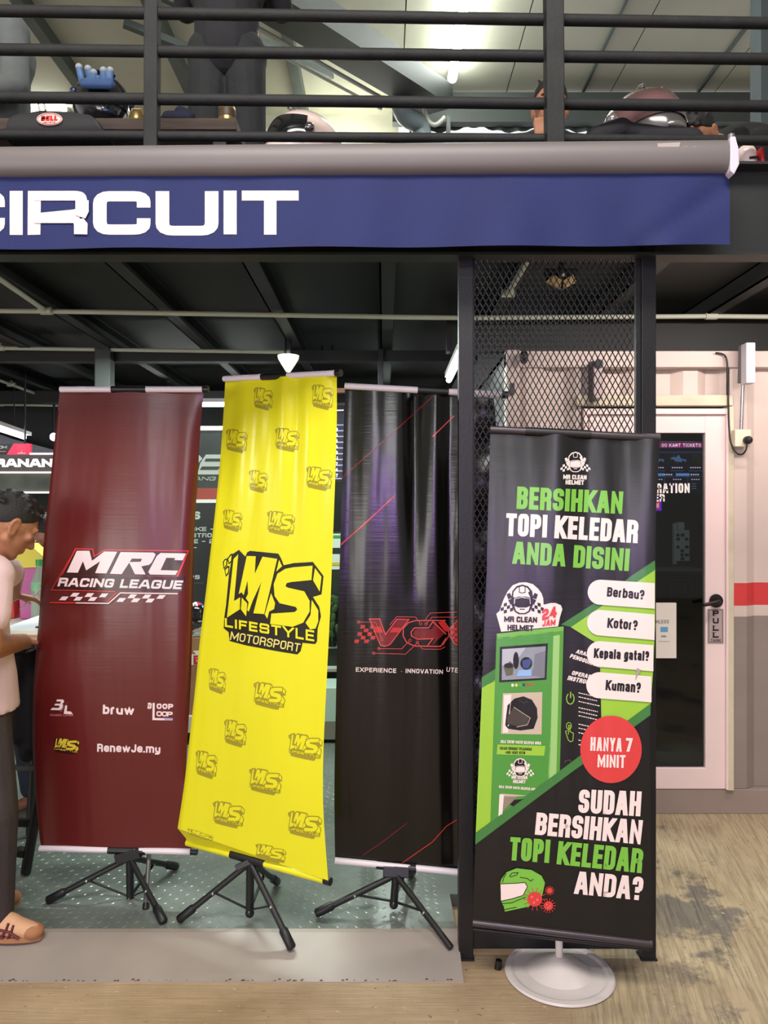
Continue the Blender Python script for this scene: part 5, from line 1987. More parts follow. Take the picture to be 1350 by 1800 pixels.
# counter fascia with lettering on the far left
mb = MB()
FD = 6.0
slab(mb, rect(-420, 799, 225, 830), FD, .06, mat('grey_fascia', (92, 86, 86), .5, 0, .1, 4))
slab(mb, rect(52, 796, 225, 799), FD - .01, .05, STRIP)
slab(mb, rect(-420, 829, 225, 831.5), FD - .01, .05, STRIP)
slab(mb, rect(-420, 832, 225, 864), FD + .01, .05, mat('mottled_grey_board', (88, 92, 84), .7, 0, .35, 6))
slab(mb, rect(-420, 864, 225, 867), FD - .01, .05, STRIP)
a = Art()
a.text('RANAN', (-10, 821), (93, 821), 14.5, .28, mat('lit_lettering', (250, 245, 242), .5, emit=(250, 240, 236), estr=.8), 1, 0, 1.35, .06, .12)
a.emit(mb, lambda x, y: FD, 0, .002)
props(mb.build('counter_fascia'), 'grey counter fascia with lit white lettering and thin light strips', 'sign')
mb = MB()
slab(mb, [(-40, 780), (24, 780), (12, 799), (-40, 799)], FD + .08, .03, mat('charcoal_sign', (48, 48, 52), .5))
slab(mb, [(24, 780), (53, 780), (53, 799), (12, 799)], FD + .08, .03, mat('sign_red', (214, 62, 60), .5))
a = Art()
a.text('ROM', (-8, 788.5), (12, 788.5), 5, .2, PALEL, 1)
a.poly(rect(-40, 793, 11, 794.2), mat('pink_line', (220, 150, 150), .5), 1)
for k in range(3):
    a.line([(31, 784.5 + k * 3), (45, 784.5 + k * 3)], .7, mat('faded_red_line', (228, 120, 112), .5), 1)
a.poly([(30, 797), (33, 795.5), (36, 796), (38, 792), (40, 796), (45, 795.5), (45, 797.5), (30, 797.5)], PALEL, 1)
a.emit(mb, lambda x, y: FD + .08, 0, .002)
props(mb.build('hanging_sign'), 'small red and charcoal sign standing on the counter fascia', 'sign')
mb = MB()
mb.tube([W(44, 780, FD + .1), Vector((xpx(44, FD + .1), FD + .1, 2.7))], .008, BLACK_METAL, 8)
props(mb.build('hanger_rod'), 'thin black rod holding the red and charcoal sign', 'rod')
mb = MB()
slab(mb, [(-60, 742), (20, 771), (110, 795), (110, 799), (-60, 799)], 7.2, .05, mat('lavender_gable', (150, 148, 160), .6))
structure(mb.build('wall_far', origin=W(20, 799, 7.2)), 'pale grey gable wall beyond the counter', 'wall')

# lap timing screen behind the yellow banner's right edge
tsd = 5.6
tm = thing('timing_screen', 'lap timing screen glimpsed between the yellow and black banners', 'screen', W(560, 860, tsd))
mb = MB()
slab(mb, [(470, 719), (608, 708), (608, 846), (470, 850)], tsd, .06, BEZ)
mb.build('casing', tm)
mb = MB()
slab(mb, [(472, 722), (606, 719), (604, 843), (472, 848)], tsd - .004, .005, glow('timing_dark', (40, 38, 50), .35))
a = Art()
TW = glow('timing_white', (236, 240, 250), 1.0)
TL = glow('timing_line', (150, 148, 190), .7)
a.poly([(472, 724), (604, 720), (604, 722), (472, 726)], TW, 1)
for k, nm in enumerate(('60', '26', '24', '64', '43', '41', '97', '34', '67')):
    y = 758 + k * 10.1
    a.poly([(472, y - 11.5), (604, y - 12), (603.5, y - 10), (472, y - 9.5)], TL, 1)
    if k == 0:
        a.poly(rect(585, y - 6, 594, y + 1), glow('timing_blue', (50, 110, 235), 1.1), 1)
    a.text(nm, (586, y), (593.5, y), 6, .22, TW, 2)
a.poly([(472, 846), (603, 842), (603, 840), (472, 844)], TL, 1)
a.emit(mb, lambda x, y: tsd - .004, 0, .001)
mb.build('display', tm)
mb = MB()
mb.bar(Vector((xpx(540, tsd), tsd + .08, zpx(780, tsd))), Vector((xpx(540, tsd), tsd + .08, 2.70)), .05, .03, BLACK_METAL, (0, 1, 0))
mb.build('ceiling_mount', tm)
mb = MB()
slab(mb, rect(560, 682, 606, 690), 5.2, .05, mat('wood_brown', (140, 92, 66), .6))
for q in (566, 584):
    mb.tube([W(q, 686, 5.225), Vector((xpx(q, 5.225), 5.225, 2.705))], .006, BLACK_METAL, 8)
props(mb.build('wooden_batten'), 'short brown wooden batten above the timing screen', 'batten')

# white cooler / fridge front right of the yellow banner
fr = thing('drinks_fridge', 'dark glass fridge with white and green header between the yellow and black banners', 'fridge', W(580, 1190, 5.5))
mb = MB()
slab(mb, rect(545, 938, 612, 1272), 5.5, .5, mat('fridge_dark', (42, 50, 46), .35))
a = Art()
FW = mat('fridge_white', (206, 222, 208), .45)
a.poly(rect(546, 938, 611, 963), FW, 1)
a.poly(rect(546, 941, 611, 946), mat('fridge_green', (60, 150, 70), .45), 2)
a.poly(rect(546, 974, 611, 1001), FW, 1)
a.poly(rect(546, 989, 611, 994), mat('fridge_yellow', (206, 178, 50), .45), 2)
a.emit(mb, lambda x, y: 5.5, 0, .003)
mb.build('body', fr)
mb = MB()
for y in (1136, 1172):
    slab(mb, rect(546, y, 611, y + 4), 5.47, .05, FW)
slab(mb, rect(546, 1176, 611, 1181), 5.46, .05, mat('shelf_pinkish', (170, 160, 150), .4))
mb.build('shelf_edge', fr)
mb = MB()
DG = mat('leaf_green', (52, 78, 40), .6)
for k in range(14):
    c = W(572 + random.random() * 22, 1050 + random.random() * 70, 5.44)
    mb.ball(c, (.02, .01, .035), DG, Matrix.Rotation(random.random() * 3, 3, 'Y'), 8, 5)
mb.tube([W(584, 1128, 5.44), W(584, 1050, 5.44)], .006, DG, 6)
mb.lathe([(.0, 0), (.03, 0), (.036, .03), (.0, .031)], W(584, 1136, 5.44), BLACK_PLASTIC, 14)
props(mb.build('potted_plant'), 'small dark green plant on the fridge shelf', 'plant')
mb = MB()
slab(mb, rect(540, 1210, 640, 1268), 5.05, .3, mat('pale_mint_box', (190, 216, 200), .4))
slab(mb, rect(540, 1268, 640, 1300), 5.05, .3, mat('box_plinth', (132, 130, 120), .5))
props(mb.build('storage_box'), 'pale mint storage box on the floor right of the yellow banner', 'box')

# long white bench carrying the carton
mb = MB()
slab(mb, rect(-60, 1260, 430, 1288), 5.0, .7, mat('bench_white', (200, 190, 176), .5))
props(mb.build('low_bench'), 'low white bench under the cardboard carton', 'bench')
ct = thing('carton', 'brown cardboard carton with white shipping labels on the low bench', 'carton', W(360, 1259, 5.05))
mb = MB()
slab(mb, rect(318, 1121, 440, 1256), 5.05, .4, CARD)
mb.build('body', ct, bevel=.004)
mb = MB()
a = Art()
a.poly([(339, 1144), (400, 1140), (400, 1206), (352, 1208), (345, 1150)], PAPER, 1)
a.poly([(336, 1150), (400, 1150), (400, 1169), (336, 1169)], PAPER, 2)
RL = mat('label_red', (188, 40, 48), .6)
a.poly(rect(340, 1152, 353, 1168), RL, 3)
a.line([(344, 1157), (348, 1155), (350, 1158), (345, 1161), (349, 1166)], 1, PAPER, 4)
a.text('FRAGILE', (354, 1161), (404, 1161), 8, .2, RL, 3)
a.poly(rect(354, 1164, 400, 1167), mat('label_pink', (220, 120, 110), .6), 3)
a.text('Goa', (354, 1180), (371, 1180), 8, .16, GREYINK, 3)
a.text('QTY', (354, 1198), (374, 1198), 8, .16, GREYINK, 3)
a.emit(mb, lambda x, y: 5.05, 0, .001)
props(mb.build('shipping_label', ct), 'white label with red mark')
mb = MB()
FOIL = mat('foil_wrap', (190, 194, 188), .25, .7, 0, 8, .5, 40)
mb.prism([W(334, 1120, 5.06), W(400, 1118, 5.06), W(400, 1100, 5.06), W(352, 1102, 5.06), W(344, 1108, 5.06)], (0, .3, 0), FOIL)
props(mb.build('wrapped_tray', bevel=.01), 'silver wrapped tray on top of the cardboard carton', 'tray')


def bottle(px, pyb, d, h, label, k=1.0):
    t = thing('water_bottle', label, 'bottle', W(px, pyb, d))
    c = W(px, pyb, d)
    m2 = MB()
    BG = mat('clear_bottle', (150, 180, 160), .12, 0, 0, 8, 0, 60, (1, 1, 1), 0, None, 0, .6, .55)
    m2.lathe([(.0, 0), (.028 * k, 0), (.031 * k, .01), (.031 * k, .60 * h), (.027 * k, .68 * h), (.013, .86 * h), (.012, .93 * h), (.0, .931 * h)], c, BG, 20)
    m2.build('body', t, smooth=40)
    m2 = MB()
    m2.lathe([(.0, .90 * h), (.0155, .90 * h), (.0155, h), (.0, h)], c, mat('bottle_cap_green', (56, 150, 84), .4), 16)
    m2.build('cap', t, smooth=40)
    m2 = MB()
    m2.lathe([(.0313 * k, .50 * h), (.0316 * k, .51 * h), (.0316 * k, .62 * h), (.0310 * k, .625 * h)], c, mat('bottle_wrap_green', (120, 180, 140), .4), 20)
    m2.build('wrapper', t, smooth=40)


bottle(374, 1098, 5.15, .155, 'water bottle with green cap on the wrapped tray')


# helmets -------------------------------------------------------------
def helmet(name, label, c, s, yaw, pitch, shellm, visorm, trimm, group=None, roll=0.0, bands=None):
    """full face helmet: shell with chin bar, dark visor, vents, lining edge; c is its base"""
    t = thing(name, label, 'helmet', c, group)
    M = Matrix.Rotation(yaw, 3, 'Z') @ Matrix.Rotation(pitch, 3, 'X') @ Matrix.Rotation(roll, 3, 'Y')
    cc = Vector(c) + Vector((0, 0, .14 * s))

    def surf(th, ph, k=1.0):
        # th from the crown, ph azimuth: ph = -90 deg is the face (-y)
        x = .125 * math.sin(th) * math.cos(ph)
        y = .155 * math.sin(th) * math.sin(ph)
        z = .145 * math.cos(th)
        if z < 0:
            z *= .95
            fr = max(0, -math.sin(ph))
            y -= .035 * fr * min(1, -z / .08)
            x *= 1 - .18 * min(1, -z / .13)
        return cc + M @ (Vector((x, y, z)) * k * s)
    nu, nv = 48, 26
    sh, vs_, tr = MB(), MB(), MB()

    def patch(mb, t0, t1, a0, a1, k, m, nu=24, nv=8):
        v, f = [], []
        for j in range(nv + 1):
            for i in range(nu + 1):
                v.append(surf(t0 + (t1 - t0) * j / nv, a0 + (a1 - a0) * i / nu, k))
        for j in range(nv):
            for i in range(nu):
                q = j * (nu + 1) + i
                f.append((q, q + 1, q + nu + 2, q + nu + 1))
        mb.add(v, f, m)
    patch(sh, .001, 2.45, 0, 2 * PI, 1.0, shellm, nu, nv)
    if bands:
        for (t0, t1, a0, a1, bm_) in bands:
            patch(sh, t0, t1, a0, a1, 1.006, bm_, 18, 8)
    sh.build('shell', t, smooth=180)
    patch(vs_, 1.02, 1.80, -PI / 2 - 1.25, -PI / 2 + 1.25, 1.03, visorm, 26, 8)
    patch(vs_, 1.02, 1.80, -PI / 2 - 1.25, -PI / 2 + 1.25, .99, visorm, 26, 8)
    vs_.build('visor', t, smooth=180)
    patch(tr, 2.40, 2.52, 0, 2 * PI, 1.012, trimm, 40, 3)
    for sx in (-1, 1):
        p = surf(1.42, -PI / 2 + sx * 1.32, 1.04)
        pv = MB()
        pv.ball(p, .02 * s, trimm, None, 12, 8)
        pv.build('visor_pivot', t, smooth=60)
        q = surf(.62, -PI / 2 + sx * .5, 1.01)
        pv = MB()
        pv.ball(q, (.012 * s, .022 * s, .006 * s), trimm, M, 10, 6)
        pv.build('vent', t, smooth=60)
    q = surf(2.12, -PI / 2, 1.01)
    pv = MB()
    pv.ball(q, (.03 * s, .012 * s, .012 * s), trimm, M, 10, 6)
    pv.build('chin_vent', t, smooth=60)
    tr.build('edge_trim', t, smooth=60)
    return t


GLOSSB = mat('gloss_black', (20, 22, 28), .15, 0, 0, 8, 0, 60, (1, 1, 1), .6)
VIS = mat('smoke_visor', (28, 30, 34), .08, .2, 0, 8, 0, 60, (1, 1, 1), .8)
GLW = mat('gloss_white', (234, 214, 206), .2, 0, 0, 8, 0, 60, (1, 1, 1), .5)
RB = mat('decal_red', (196, 40, 40), .3)
BB = mat('decal_blue', (62, 70, 170), .3)
helmet('racing_helmet', 'small black racing helmet with red and blue crown on the wrapped tray', W(345, 1099.5, 5.15), .56, .5, 0, GLOSSB, VIS, mat('grey_trim', (120, 120, 120), .4), 'racing helmets', 0,
       [(.1, .75, -PI / 2 - 1.2, -PI / 2 - .1, GLW), (.15, .7, -PI / 2 - .1, -PI / 2 + .55, RB), (.15, .8, -PI / 2 + .55, -PI / 2 + 1.3, BB)])

# writing desk on the far left ---------------------------------------
DT = zpx(1103, 3.35)
dk = thing('writing_desk', 'white topped folding desk covered with papers at the left edge', 'desk', (xpx(40, 3.4), 3.4, DECK))
mb = MB()
mb.box(-3.0, -1.22, 3.08, 3.75, DT - .03, DT, mat('desk_white', (206, 204, 200), .45))
mb.build('desk_top', dk, bevel=.004)
for p0, p1 in (((50, 1330, 3.2), (38, 1494, 3.2)), ((70, 1345, 3.25), (36, 1494, 3.2))):
    pass
mb = MB()
mb.tube([Vector((-1.33, 3.22, DT - .03)), Vector((-1.50, 3.22, DECK + .01))], .021, BLACK_METAL, 12)
mb.build('leg', dk, smooth=60)
mb = MB()
mb.tube([Vector((-1.62, 3.60, DT - .03)), Vector((-1.66, 3.60, DECK + .01))], .016, BLACK_METAL, 12)
mb.build('leg', dk, smooth=60)
for xx in (-2.85,):
    for yy in (3.2, 3.62):
        mb = MB()
        mb.tube([Vector((xx, yy, DT - .03)), Vector((xx, yy, DECK))], .016, BLACK_METAL, 12)
        mb.build('leg', dk, smooth=60)
mb = MB()
mb.bar(W(0, 1446, 3.22), W(90, 1446, 3.22), .02, .03, BLACK_METAL)
mb.build('cross_bar', dk)
mb = MB()
mb.bar(W(20, 1349, 3.4), W(90, 1350, 3.4), .02, .02, BLACK_METAL)
mb.build('cross_bar', dk)
mb = MB()
mb.tube([W(39, 1492, 3.22), W(35, 1502, 3.22)], [.022, .026], BLACK_PLASTIC, 12)
mb.build('foot_cap', dk, smooth=40)

mb = MB()
mb.prism([Vector((-1.62, 3.12, DT + .001)), Vector((-1.29, 3.10, DT + .001)), Vector((-1.29, 3.42, DT + .06)), Vector((-1.47, 3.44, DT + .06))], (0, 0, .006), mat('form_paper', (214, 216, 224), .6))
props(mb.build('form_sheets'), 'sheaf of white forms on the desk under the writing hand', 'papers')
mb = MB()
mb.prism([Vector((-1.56, 3.085, DT + .001)), Vector((-1.25, 3.085, DT + .001)), Vector((-1.25, 3.115, DT + .012)), Vector((-1.55, 3.115, DT + .012))], (0, 0, .01), mat('cream_paper', (222, 208, 190), .6))
props(mb.build('paper_stack'), 'cream paper pad on the near edge of the desk', 'papers')
mb = MB()
mb.box(-1.51, -1.392, 3.0, 3.075, DT - .05, DT - .035, GLOSSB, None)
props(mb.build('tablet', bevel=.004), 'black tablet held by the person in white at the desk edge', 'tablet')
mb = MB()
mb.box(-1.42, -1.29, 3.13, 3.2, DT + .030, DT + .037, GLOSSB, None)
props(mb.build('phone', bevel=.002), 'black phone lying on the white forms', 'phone')
# yellow and magenta printed bag standing on the desk
bg = thing('gift_bag', 'yellow and magenta printed carrier bag standing behind the forms', 'bag', W(50, 1045, 3.6))
mb = MB()
mb.prism([W(24, 979, 3.6), W(36, 968, 3.6), W(50, 955, 3.6), W(74, 976, 3.6), W(76, 997, 3.6), W(30, 999, 3.6)], (0, .10, 0), mat('bag_yellow', (212, 200, 66), .5))
mb.build('upper_panel', bg, bevel=.004)
mb = MB()
mb.prism([W(30, 999, 3.6), W(76, 997, 3.6), W(78, 1088, 3.6), W(36, 1088, 3.6)], (0, .10, 0), mat('bag_magenta', (176, 84, 146), .5, 0, .2, 6))
mb.build('lower_panel', bg, bevel=.004)
mb = MB()
mb.prism([W(24, 979, 3.595), W(27, 978, 3.595), W(37, 1024, 3.595), W(33, 1028, 3.595), W(27, 1012, 3.595)], (0, .01, 0), mat('bag_edge', (236, 214, 220), .5))
mb.build('edge_strip', bg)
bottle(69, 1092.6, 3.52, .285, 'water bottle with green cap beside the yellow and magenta bag', 1.15)
mb = MB()
mb.prism([W(10, 982, 3.62), W(22, 978, 3.62), W(25, 1087, 3.62), W(10, 1087, 3.62)], (0, .09, 0), mat('red_cloth', (196, 60, 62), .7))
props(mb.build('red_pouch', bevel=.004), 'red cloth pouch left of the yellow and magenta bag', 'pouch')

# ================================================================== PEOPLE
def hand(mb, wrist, direction, palm_n, curl=.5, side=1, s=1.0):
    """palm, four unequal bent fingers and a thumb"""
    w = Vector(wrist)
    f = Vector(direction).normalized()
    n = Vector(palm_n)
    n = (n - f * n.dot(f)).normalized()          # palm faces n
    sd = f.cross(n) * side                       # thumb side
    k = .01 * s
    for q in (-3.2, -1.1, 1.1, 3.2):
        mb.cap(w + sd * (q * .55 * k) + f * k, w + sd * (q * k * .95) + f * (8.2 * k), 1.25 * k, 1.05 * k, n=10)
    for i, (q, ln) in enumerate(((3.2, 7.0), (1.1, 8.0), (-1.1, 7.5), (-3.2, 5.8))):
        p = w + sd * (q * k) + f * (8.6 * k)
        ang = .15
        for j, fr in enumerate((.45, .32, .23)):
            ang += curl * (.55 if j == 0 else .75)
            d = f * math.cos(ang) + n * math.sin(ang)
            p2 = p + d * (ln * fr * k)
            mb.cap(p, p2, (.92 - .09 * j) * k, (.86 - .10 * j) * k, n=10)
            p = p2
    p = w + sd * (2.6 * k) + f * (2.2 * k)
    p2 = p + (sd * .75 + f * .65 + n * .35).normalized() * (3.6 * k)
    p3 = p2 + (sd * .25 + f * .85 + n * .45).normalized() * (3.0 * k)
    mb.cap(p, p2, 1.35 * k, 1.0 * k, n=10)
    mb.cap(p2, p3, 1.0 * k, .8 * k, n=10)


def head(mb, c, face, up, s=1.0):
    """skull, jaw, nose, ears; c is the centre of the cranium, face the way it looks"""
    c = Vector(c)
    f = Vector(face).normalized()
    u = Vector(up)
    u = (u - f * u.dot(f)).normalized()
    r = f.cross(u)
    M = Matrix((r, f, u)).transposed()
    P = lambda x, y, z: c + M @ (Vector((x, y, z)) * s)
    mb.ball(c, (.074 * s, .095 * s, .088 * s), None, M)
    mb.ball(P(0, .028, -.055), (.060 * s, .062 * s, .070 * s), None, M)
    mb.ball(P(0, .055, -.108), (.030 * s, .026 * s, .022 * s), None, M)       # chin
    mb.cap(P(-.052, .0, -.07), P(-.022, .055, -.108), .018 * s, .017 * s)
    mb.cap(P(.052, .0, -.07), P(.022, .055, -.108), .018 * s, .017 * s)
    mb.cap(P(0, .088, -.012), P(0, .107, -.048), .008 * s, .014 * s)          # nose
    mb.ball(P(-.011, .099, -.052), .009 * s, None)
    mb.ball(P(.011, .099, -.052), .009 * s, None)
    mb.cap(P(-.045, .078, .004), P(.045, .078, .004), .011 * s, .011 * s)     # brow
    mb.cap(P(-.018, .086, -.076), P(.018, .086, -.076), .007 * s, .007 * s)   # lips
    mb.cap(P(-.015, .084, -.086), P(.015, .084, -.086), .007 * s, .007 * s)
    for sx in (-1, 1):
        mb.ball(P(sx * .048, .066, -.03), (.02 * s, .016 * s, .016 * s), None, M)   # cheek
        for k in range(9):                                                    # ear rim
            a0, a1 = -2.4 + k * .5, -2.4 + (k + 1) * .5
            mb.cap(P(sx * (.078 + .006 * math.sin(a0 + 1)), -.004 + .017 * math.cos(a0) * -1, -.026 + .030 * math.sin(a0)),
                   P(sx * (.078 + .006 * math.sin(a1 + 1)), -.004 + .017 * math.cos(a1) * -1, -.026 + .030 * math.sin(a1)), .0055 * s, .0055 * s, n=8)
        mb.ball(P(sx * .074, -.002, -.028), (.006 * s, .014 * s, .026 * s), None, M)
    return P, M


def hair_cap(root, P, M, s=1.0, m=HAIR, low=-.02, fade=None, spikes=40, seed=1, name='hair', vox=.005):
    rr = random.Random(seed)
    mb = MB()
    v, f = [], []
    nu, nv = 36, 14
    for j in range(nv + 1):
        for i in range(nu):
            ph = 2 * PI * i / nu
            back = .5 - .5 * math.sin(ph)              # 0 at the face, 1 at the nape
            tmax = .95 + 1.15 * back ** .6
            th = .001 + tmax * j / nv
            kk = 1.03 - .09 * (j / nv) ** 3
            v.append(P(.080 * kk * math.sin(th) * math.cos(ph), .102 * kk * math.sin(th) * math.sin(ph) - .002, .106 * kk * math.cos(th) + .004))
    for j in range(nv):
        for i in range(nu):
            i2 = (i + 1) % nu
            f.append((j * nu + i, j * nu + i2, (j + 1) * nu + i2, (j + 1) * nu + i))
    k0 = len(v)
    v2 = [P(0, 0, 0) + (q - P(0, 0, 0)) * .90 for q in v]
    mb.add(v + v2, f + [tuple(k0 + i for i in q[::-1]) for q in f] + [(nv * nu + i, nv * nu + (i + 1) % nu, k0 + nv * nu + (i + 1) % nu, k0 + nv * nu + i) for i in range(nu)], m)
    for k in range(spikes):
        ph = 2 * PI * rr.random()
        th = .1 + 1.0 * rr.random()
        p = P(.078 * math.sin(th) * math.cos(ph), .100 * math.sin(th) * math.sin(ph), .095 * math.cos(th))
        q = P(.090 * math.sin(th + .2) * math.cos(ph), .118 * math.sin(th + .2) * math.sin(ph), .114 * math.cos(th + .15))
        mb.cap(p, q, .011 * s, .005 * s, m, 8)
    return mb.blob(name, m, root, vox * s, 2)


def eyes(root, P, M, s=1.0):
    for sx in (-1, 1):
        mb = MB()
        mb.ball(P(sx * .031, .078, -.016), (.012 * s, .008 * s, .007 * s), WHITE_PLASTIC, M, 12, 8)
        mb.ball(P(sx * .031, .085, -.016), (.0055 * s, .003 * s, .0055 * s), BLACK_PLASTIC, M, 10, 6)
        mb.build('eye', root, smooth=180)
        mb = MB()
        mb.tube([P(sx * .014, .090, .004), P(sx * .032, .092, .009), P(sx * .050, .078, .004)], [.004 * s, .0045 * s, .003 * s], HAIR, 8)
        mb.build('eyebrow', root, smooth=60)


# ---------------------------------------------------------------- person in white at the left edge
fx = lambda px, py, d: W(px, py, d)
pw_ = thing('person', 'person in white T-shirt, dark trousers and tan sneakers writing at the left edge', 'person', Vector((-1.47, 2.82, DECK)))
HC = fx(20, 916, 2.80)
fdir = Vector((.62, .62, -.50))
mb = MB()
P_, M_ = head(mb, HC, fdir, Vector((.30, .28, .9)), 1.0)
neck0 = fx(-4, 968, 2.80)
chest = Vector((-1.545, 2.80, 1.27))
mb.cap(HC + Vector((-.03, -.02, -.05)), Vector((-1.455, 2.80, 1.35)), .054, .064)
mb.ball(chest, (.155, .105, .17))
mb.ball(Vector((-1.53, 2.80, 1.05)), (.135, .10, .16))
mb.ball(Vector((-1.51, 2.80, .90)), (.11, .09, .12))
# right arm, nearest the street
shR = fx(-16, 1012, 2.70)
elR = fx(-24, 1140, 2.62)
wrR = fx(42, 1128, 3.02)
mb.cap(chest + Vector((.05, -.04, .08)), shR, .07, .058)
mb.cap(shR, elR, .054, .048)
mb.cap(elR, wrR, .049, .031)
hand(mb, wrR, Vector((.22, .97, -.03)), Vector((0, .1, -1)), .45, -1, 1.0)
# left arm reaching over the desk
shL = Vector((-1.46, 2.92, 1.34))
elL = fx(24, 1006, 2.98)
wrL = fx(22, 1046, 3.08)
mb.cap(chest + Vector((-.02, .06, .08)), shL, .07, .055)
mb.cap(shL, elL, .05, .040)
mb.cap(elL, wrL, .040, .028)
hand(mb, wrL, Vector((.7, .35, -.18)), Vector((0, 0, -1)), .75, 1, 1.0)
hipR, hipL = Vector((-1.455, 2.74, .90)), Vector((-1.52, 2.90, .90))
knR, knL = Vector((-1.41, 2.74, .50)), Vector((-1.54, 2.93, .50))
anR, anL = Vector((-1.405, 2.765, .135)), Vector((-1.60, 2.97, .135))
for h_, k_, n__ in ((hipR, knR, anR), (hipL, knL, anL)):
    mb.cap(h_, k_, .082, .056)
    mb.cap(k_, n__, .056, .036)
    mb.cap(n__ + Vector((0, 0, -.05)), n__ + Vector((.10, -.01, -.062)), .030, .020)
mb.blob('body', SKIN, pw_, .006, 3)
hair_cap(pw_, P_, M_, 1.0, HAIR, spikes=70, seed=3)
eyes(pw_, P_, M_)
TEE = mat('white_tshirt', (226, 198, 200), .8, 0, .05, 6, .15, 30)
mb = MB()
mb.ball(chest, (.180, .125, .185))
mb.cap(Vector((-1.48, 2.80, 1.36)), Vector((-1.47, 2.80, 1.40)), .085, .068)
rings = [(1.30, -1.545, .165, .12), (1.12, -1.525, .158, .135), (.97, -1.503, .155, .165), (.85, -1.498, .158, .180)]
mb.add([Vector((cx + rx * math.cos(2 * PI * k / 28), 2.79 + ry * math.sin(2 * PI * k / 28), z)) for z, cx, rx, ry in rings for k in range(28)],
       [(r_ * 28 + k, r_ * 28 + (k + 1) % 28, (r_ + 1) * 28 + (k + 1) % 28, (r_ + 1) * 28 + k) for r_ in range(3) for k in range(28)] + [tuple(range(28)), tuple(range(84, 112))], None)
mb.cap(chest + Vector((.03, -.03, .09)), shR, .085, .080)
mb.cap(shR, shR + (elR - shR) * .55, .076, .074)
mb.cap(chest + Vector((-.02, .06, .08)), shL, .085, .072)
mb.cap(shL, shL + (elL - shL) * .4, .068, .066)
mb.blob('t_shirt', TEE, pw_, .008, 3)
TRO = mat('charcoal_trousers', (62, 54, 54), .85, 0, .12, 12, .2, 60)
mb = MB()
mb.cap(Vector((-1.50, 2.78, .88)), Vector((-1.505, 2.83, .88)), .11, .11)
for h_, k_, n__ in ((hipR, knR, anR), (hipL, knL, anL)):
    mb.cap(h_ + Vector((0, .025, -.07)), k_, .104, .100)
    mb.cap(k_, n__ + Vector((0, 0, .0)), .100, .070)
mb.blob('trousers', TRO, pw_, .008, 3)
SHOE = mat('tan_sneaker', (206, 160, 122), .6, 0, .06, 9)
SUED = mat('suede_brown', (164, 114, 78), .8)
STRP = mat('maroon_stripe', (92, 26, 36), .55)


def sneaker(root, an, yaw, toe):
    M = Matrix.Rotation(yaw, 3, 'Z')
    Q = lambda x, y, z: Vector((an.x, an.y, DECK)) + M @ Vector((x, y, z))
    m2 = MB()
    m2.cap(Q(-.05, 0, .045), Q(.06, 0, .042), .040, .040)
    m2.cap(Q(.06, 0, .042), Q(toe, -.006, .030), .042, .028)
    m2.cap(Q(-.04, 0, .06), Q(-.025, 0, .088), .038, .038)
    m2.cap(Q(-.02, 0, .082), Q(.09, 0, .052), .032, .030)
    sh = m2.blob('sneaker', SHOE, root, .005, 3)
    m2 = MB()
    n = 28
    out = []
    for k in range(n):
        t = 2 * PI * k / n
        x = (toe + .025 + .085) / 2 * math.cos(t) + (toe + .025 - .085) / 2
        y = (.046 - .006 * math.cos(t)) * math.sin(t)
        out.append(Q(x, y, .0))
    m2.prism(out, (0, 0, .016), SUED)
    m2.build('sole', sh)
    m2 = MB()
    m2.ball(Q(toe - .008, -.004, .030), (.040, .034, .028), SUED, M, 18, 10)
    m2.build('toe_cap', sh, smooth=180)
    m2 = MB()
    for p in ([(.07, -.042, .018), (.088, -.041, .045), (.092, -.033, .066)], [(.095, -.041, .018), (.108, -.040, .042), (.110, -.031, .060)],
              [(.0, -.042, .045), (.06, -.042, .046), (.10, -.042, .040), (.135, -.040, .018)], [(.0, -.043, .03), (.05, -.044, .024), (.08, -.043, .018)]):
        m2.tube([Q(*q) for q in p], .0045, STRP, 8)
    m2.build('stripe', sh, smooth=60)
    m2 = MB()
    for k in range(4):
        m2.tube([Q(.075 + k * .018, -.022, .070 - k * .006), Q(.079 + k * .018, 0, .083 - k * .007), Q(.075 + k * .018, .022, .070 - k * .006)], .003, mat('lace', (214, 186, 160), .7), 6)
    m2.build('laces', sh, smooth=60)


sneaker(pw_, Vector((-1.415, 2.762, 0)), -.12, .175)
sneaker(pw_, Vector((-1.61, 2.96, 0)), .1, .175)
mb = MB()
q0 = wrL + Vector((.075, .03, -.01))
mb.tube([q0 + Vector((-.045, -.03, -.05)), q0 + Vector((.05, .03, .065))], .0042, mat('pen_white', (230, 228, 220), .35), 8)
props(mb.build('pen', smooth=40), 'white pen held over the forms on the desk', 'pen')
mb = MB()
mb.tube([wrL + Vector((-.03, -.005, .012)), wrL + Vector((-.008, .0, -.0))], .034, BLACK_PLASTIC, 18)
mb.build('wristband', pw_, smooth=60)

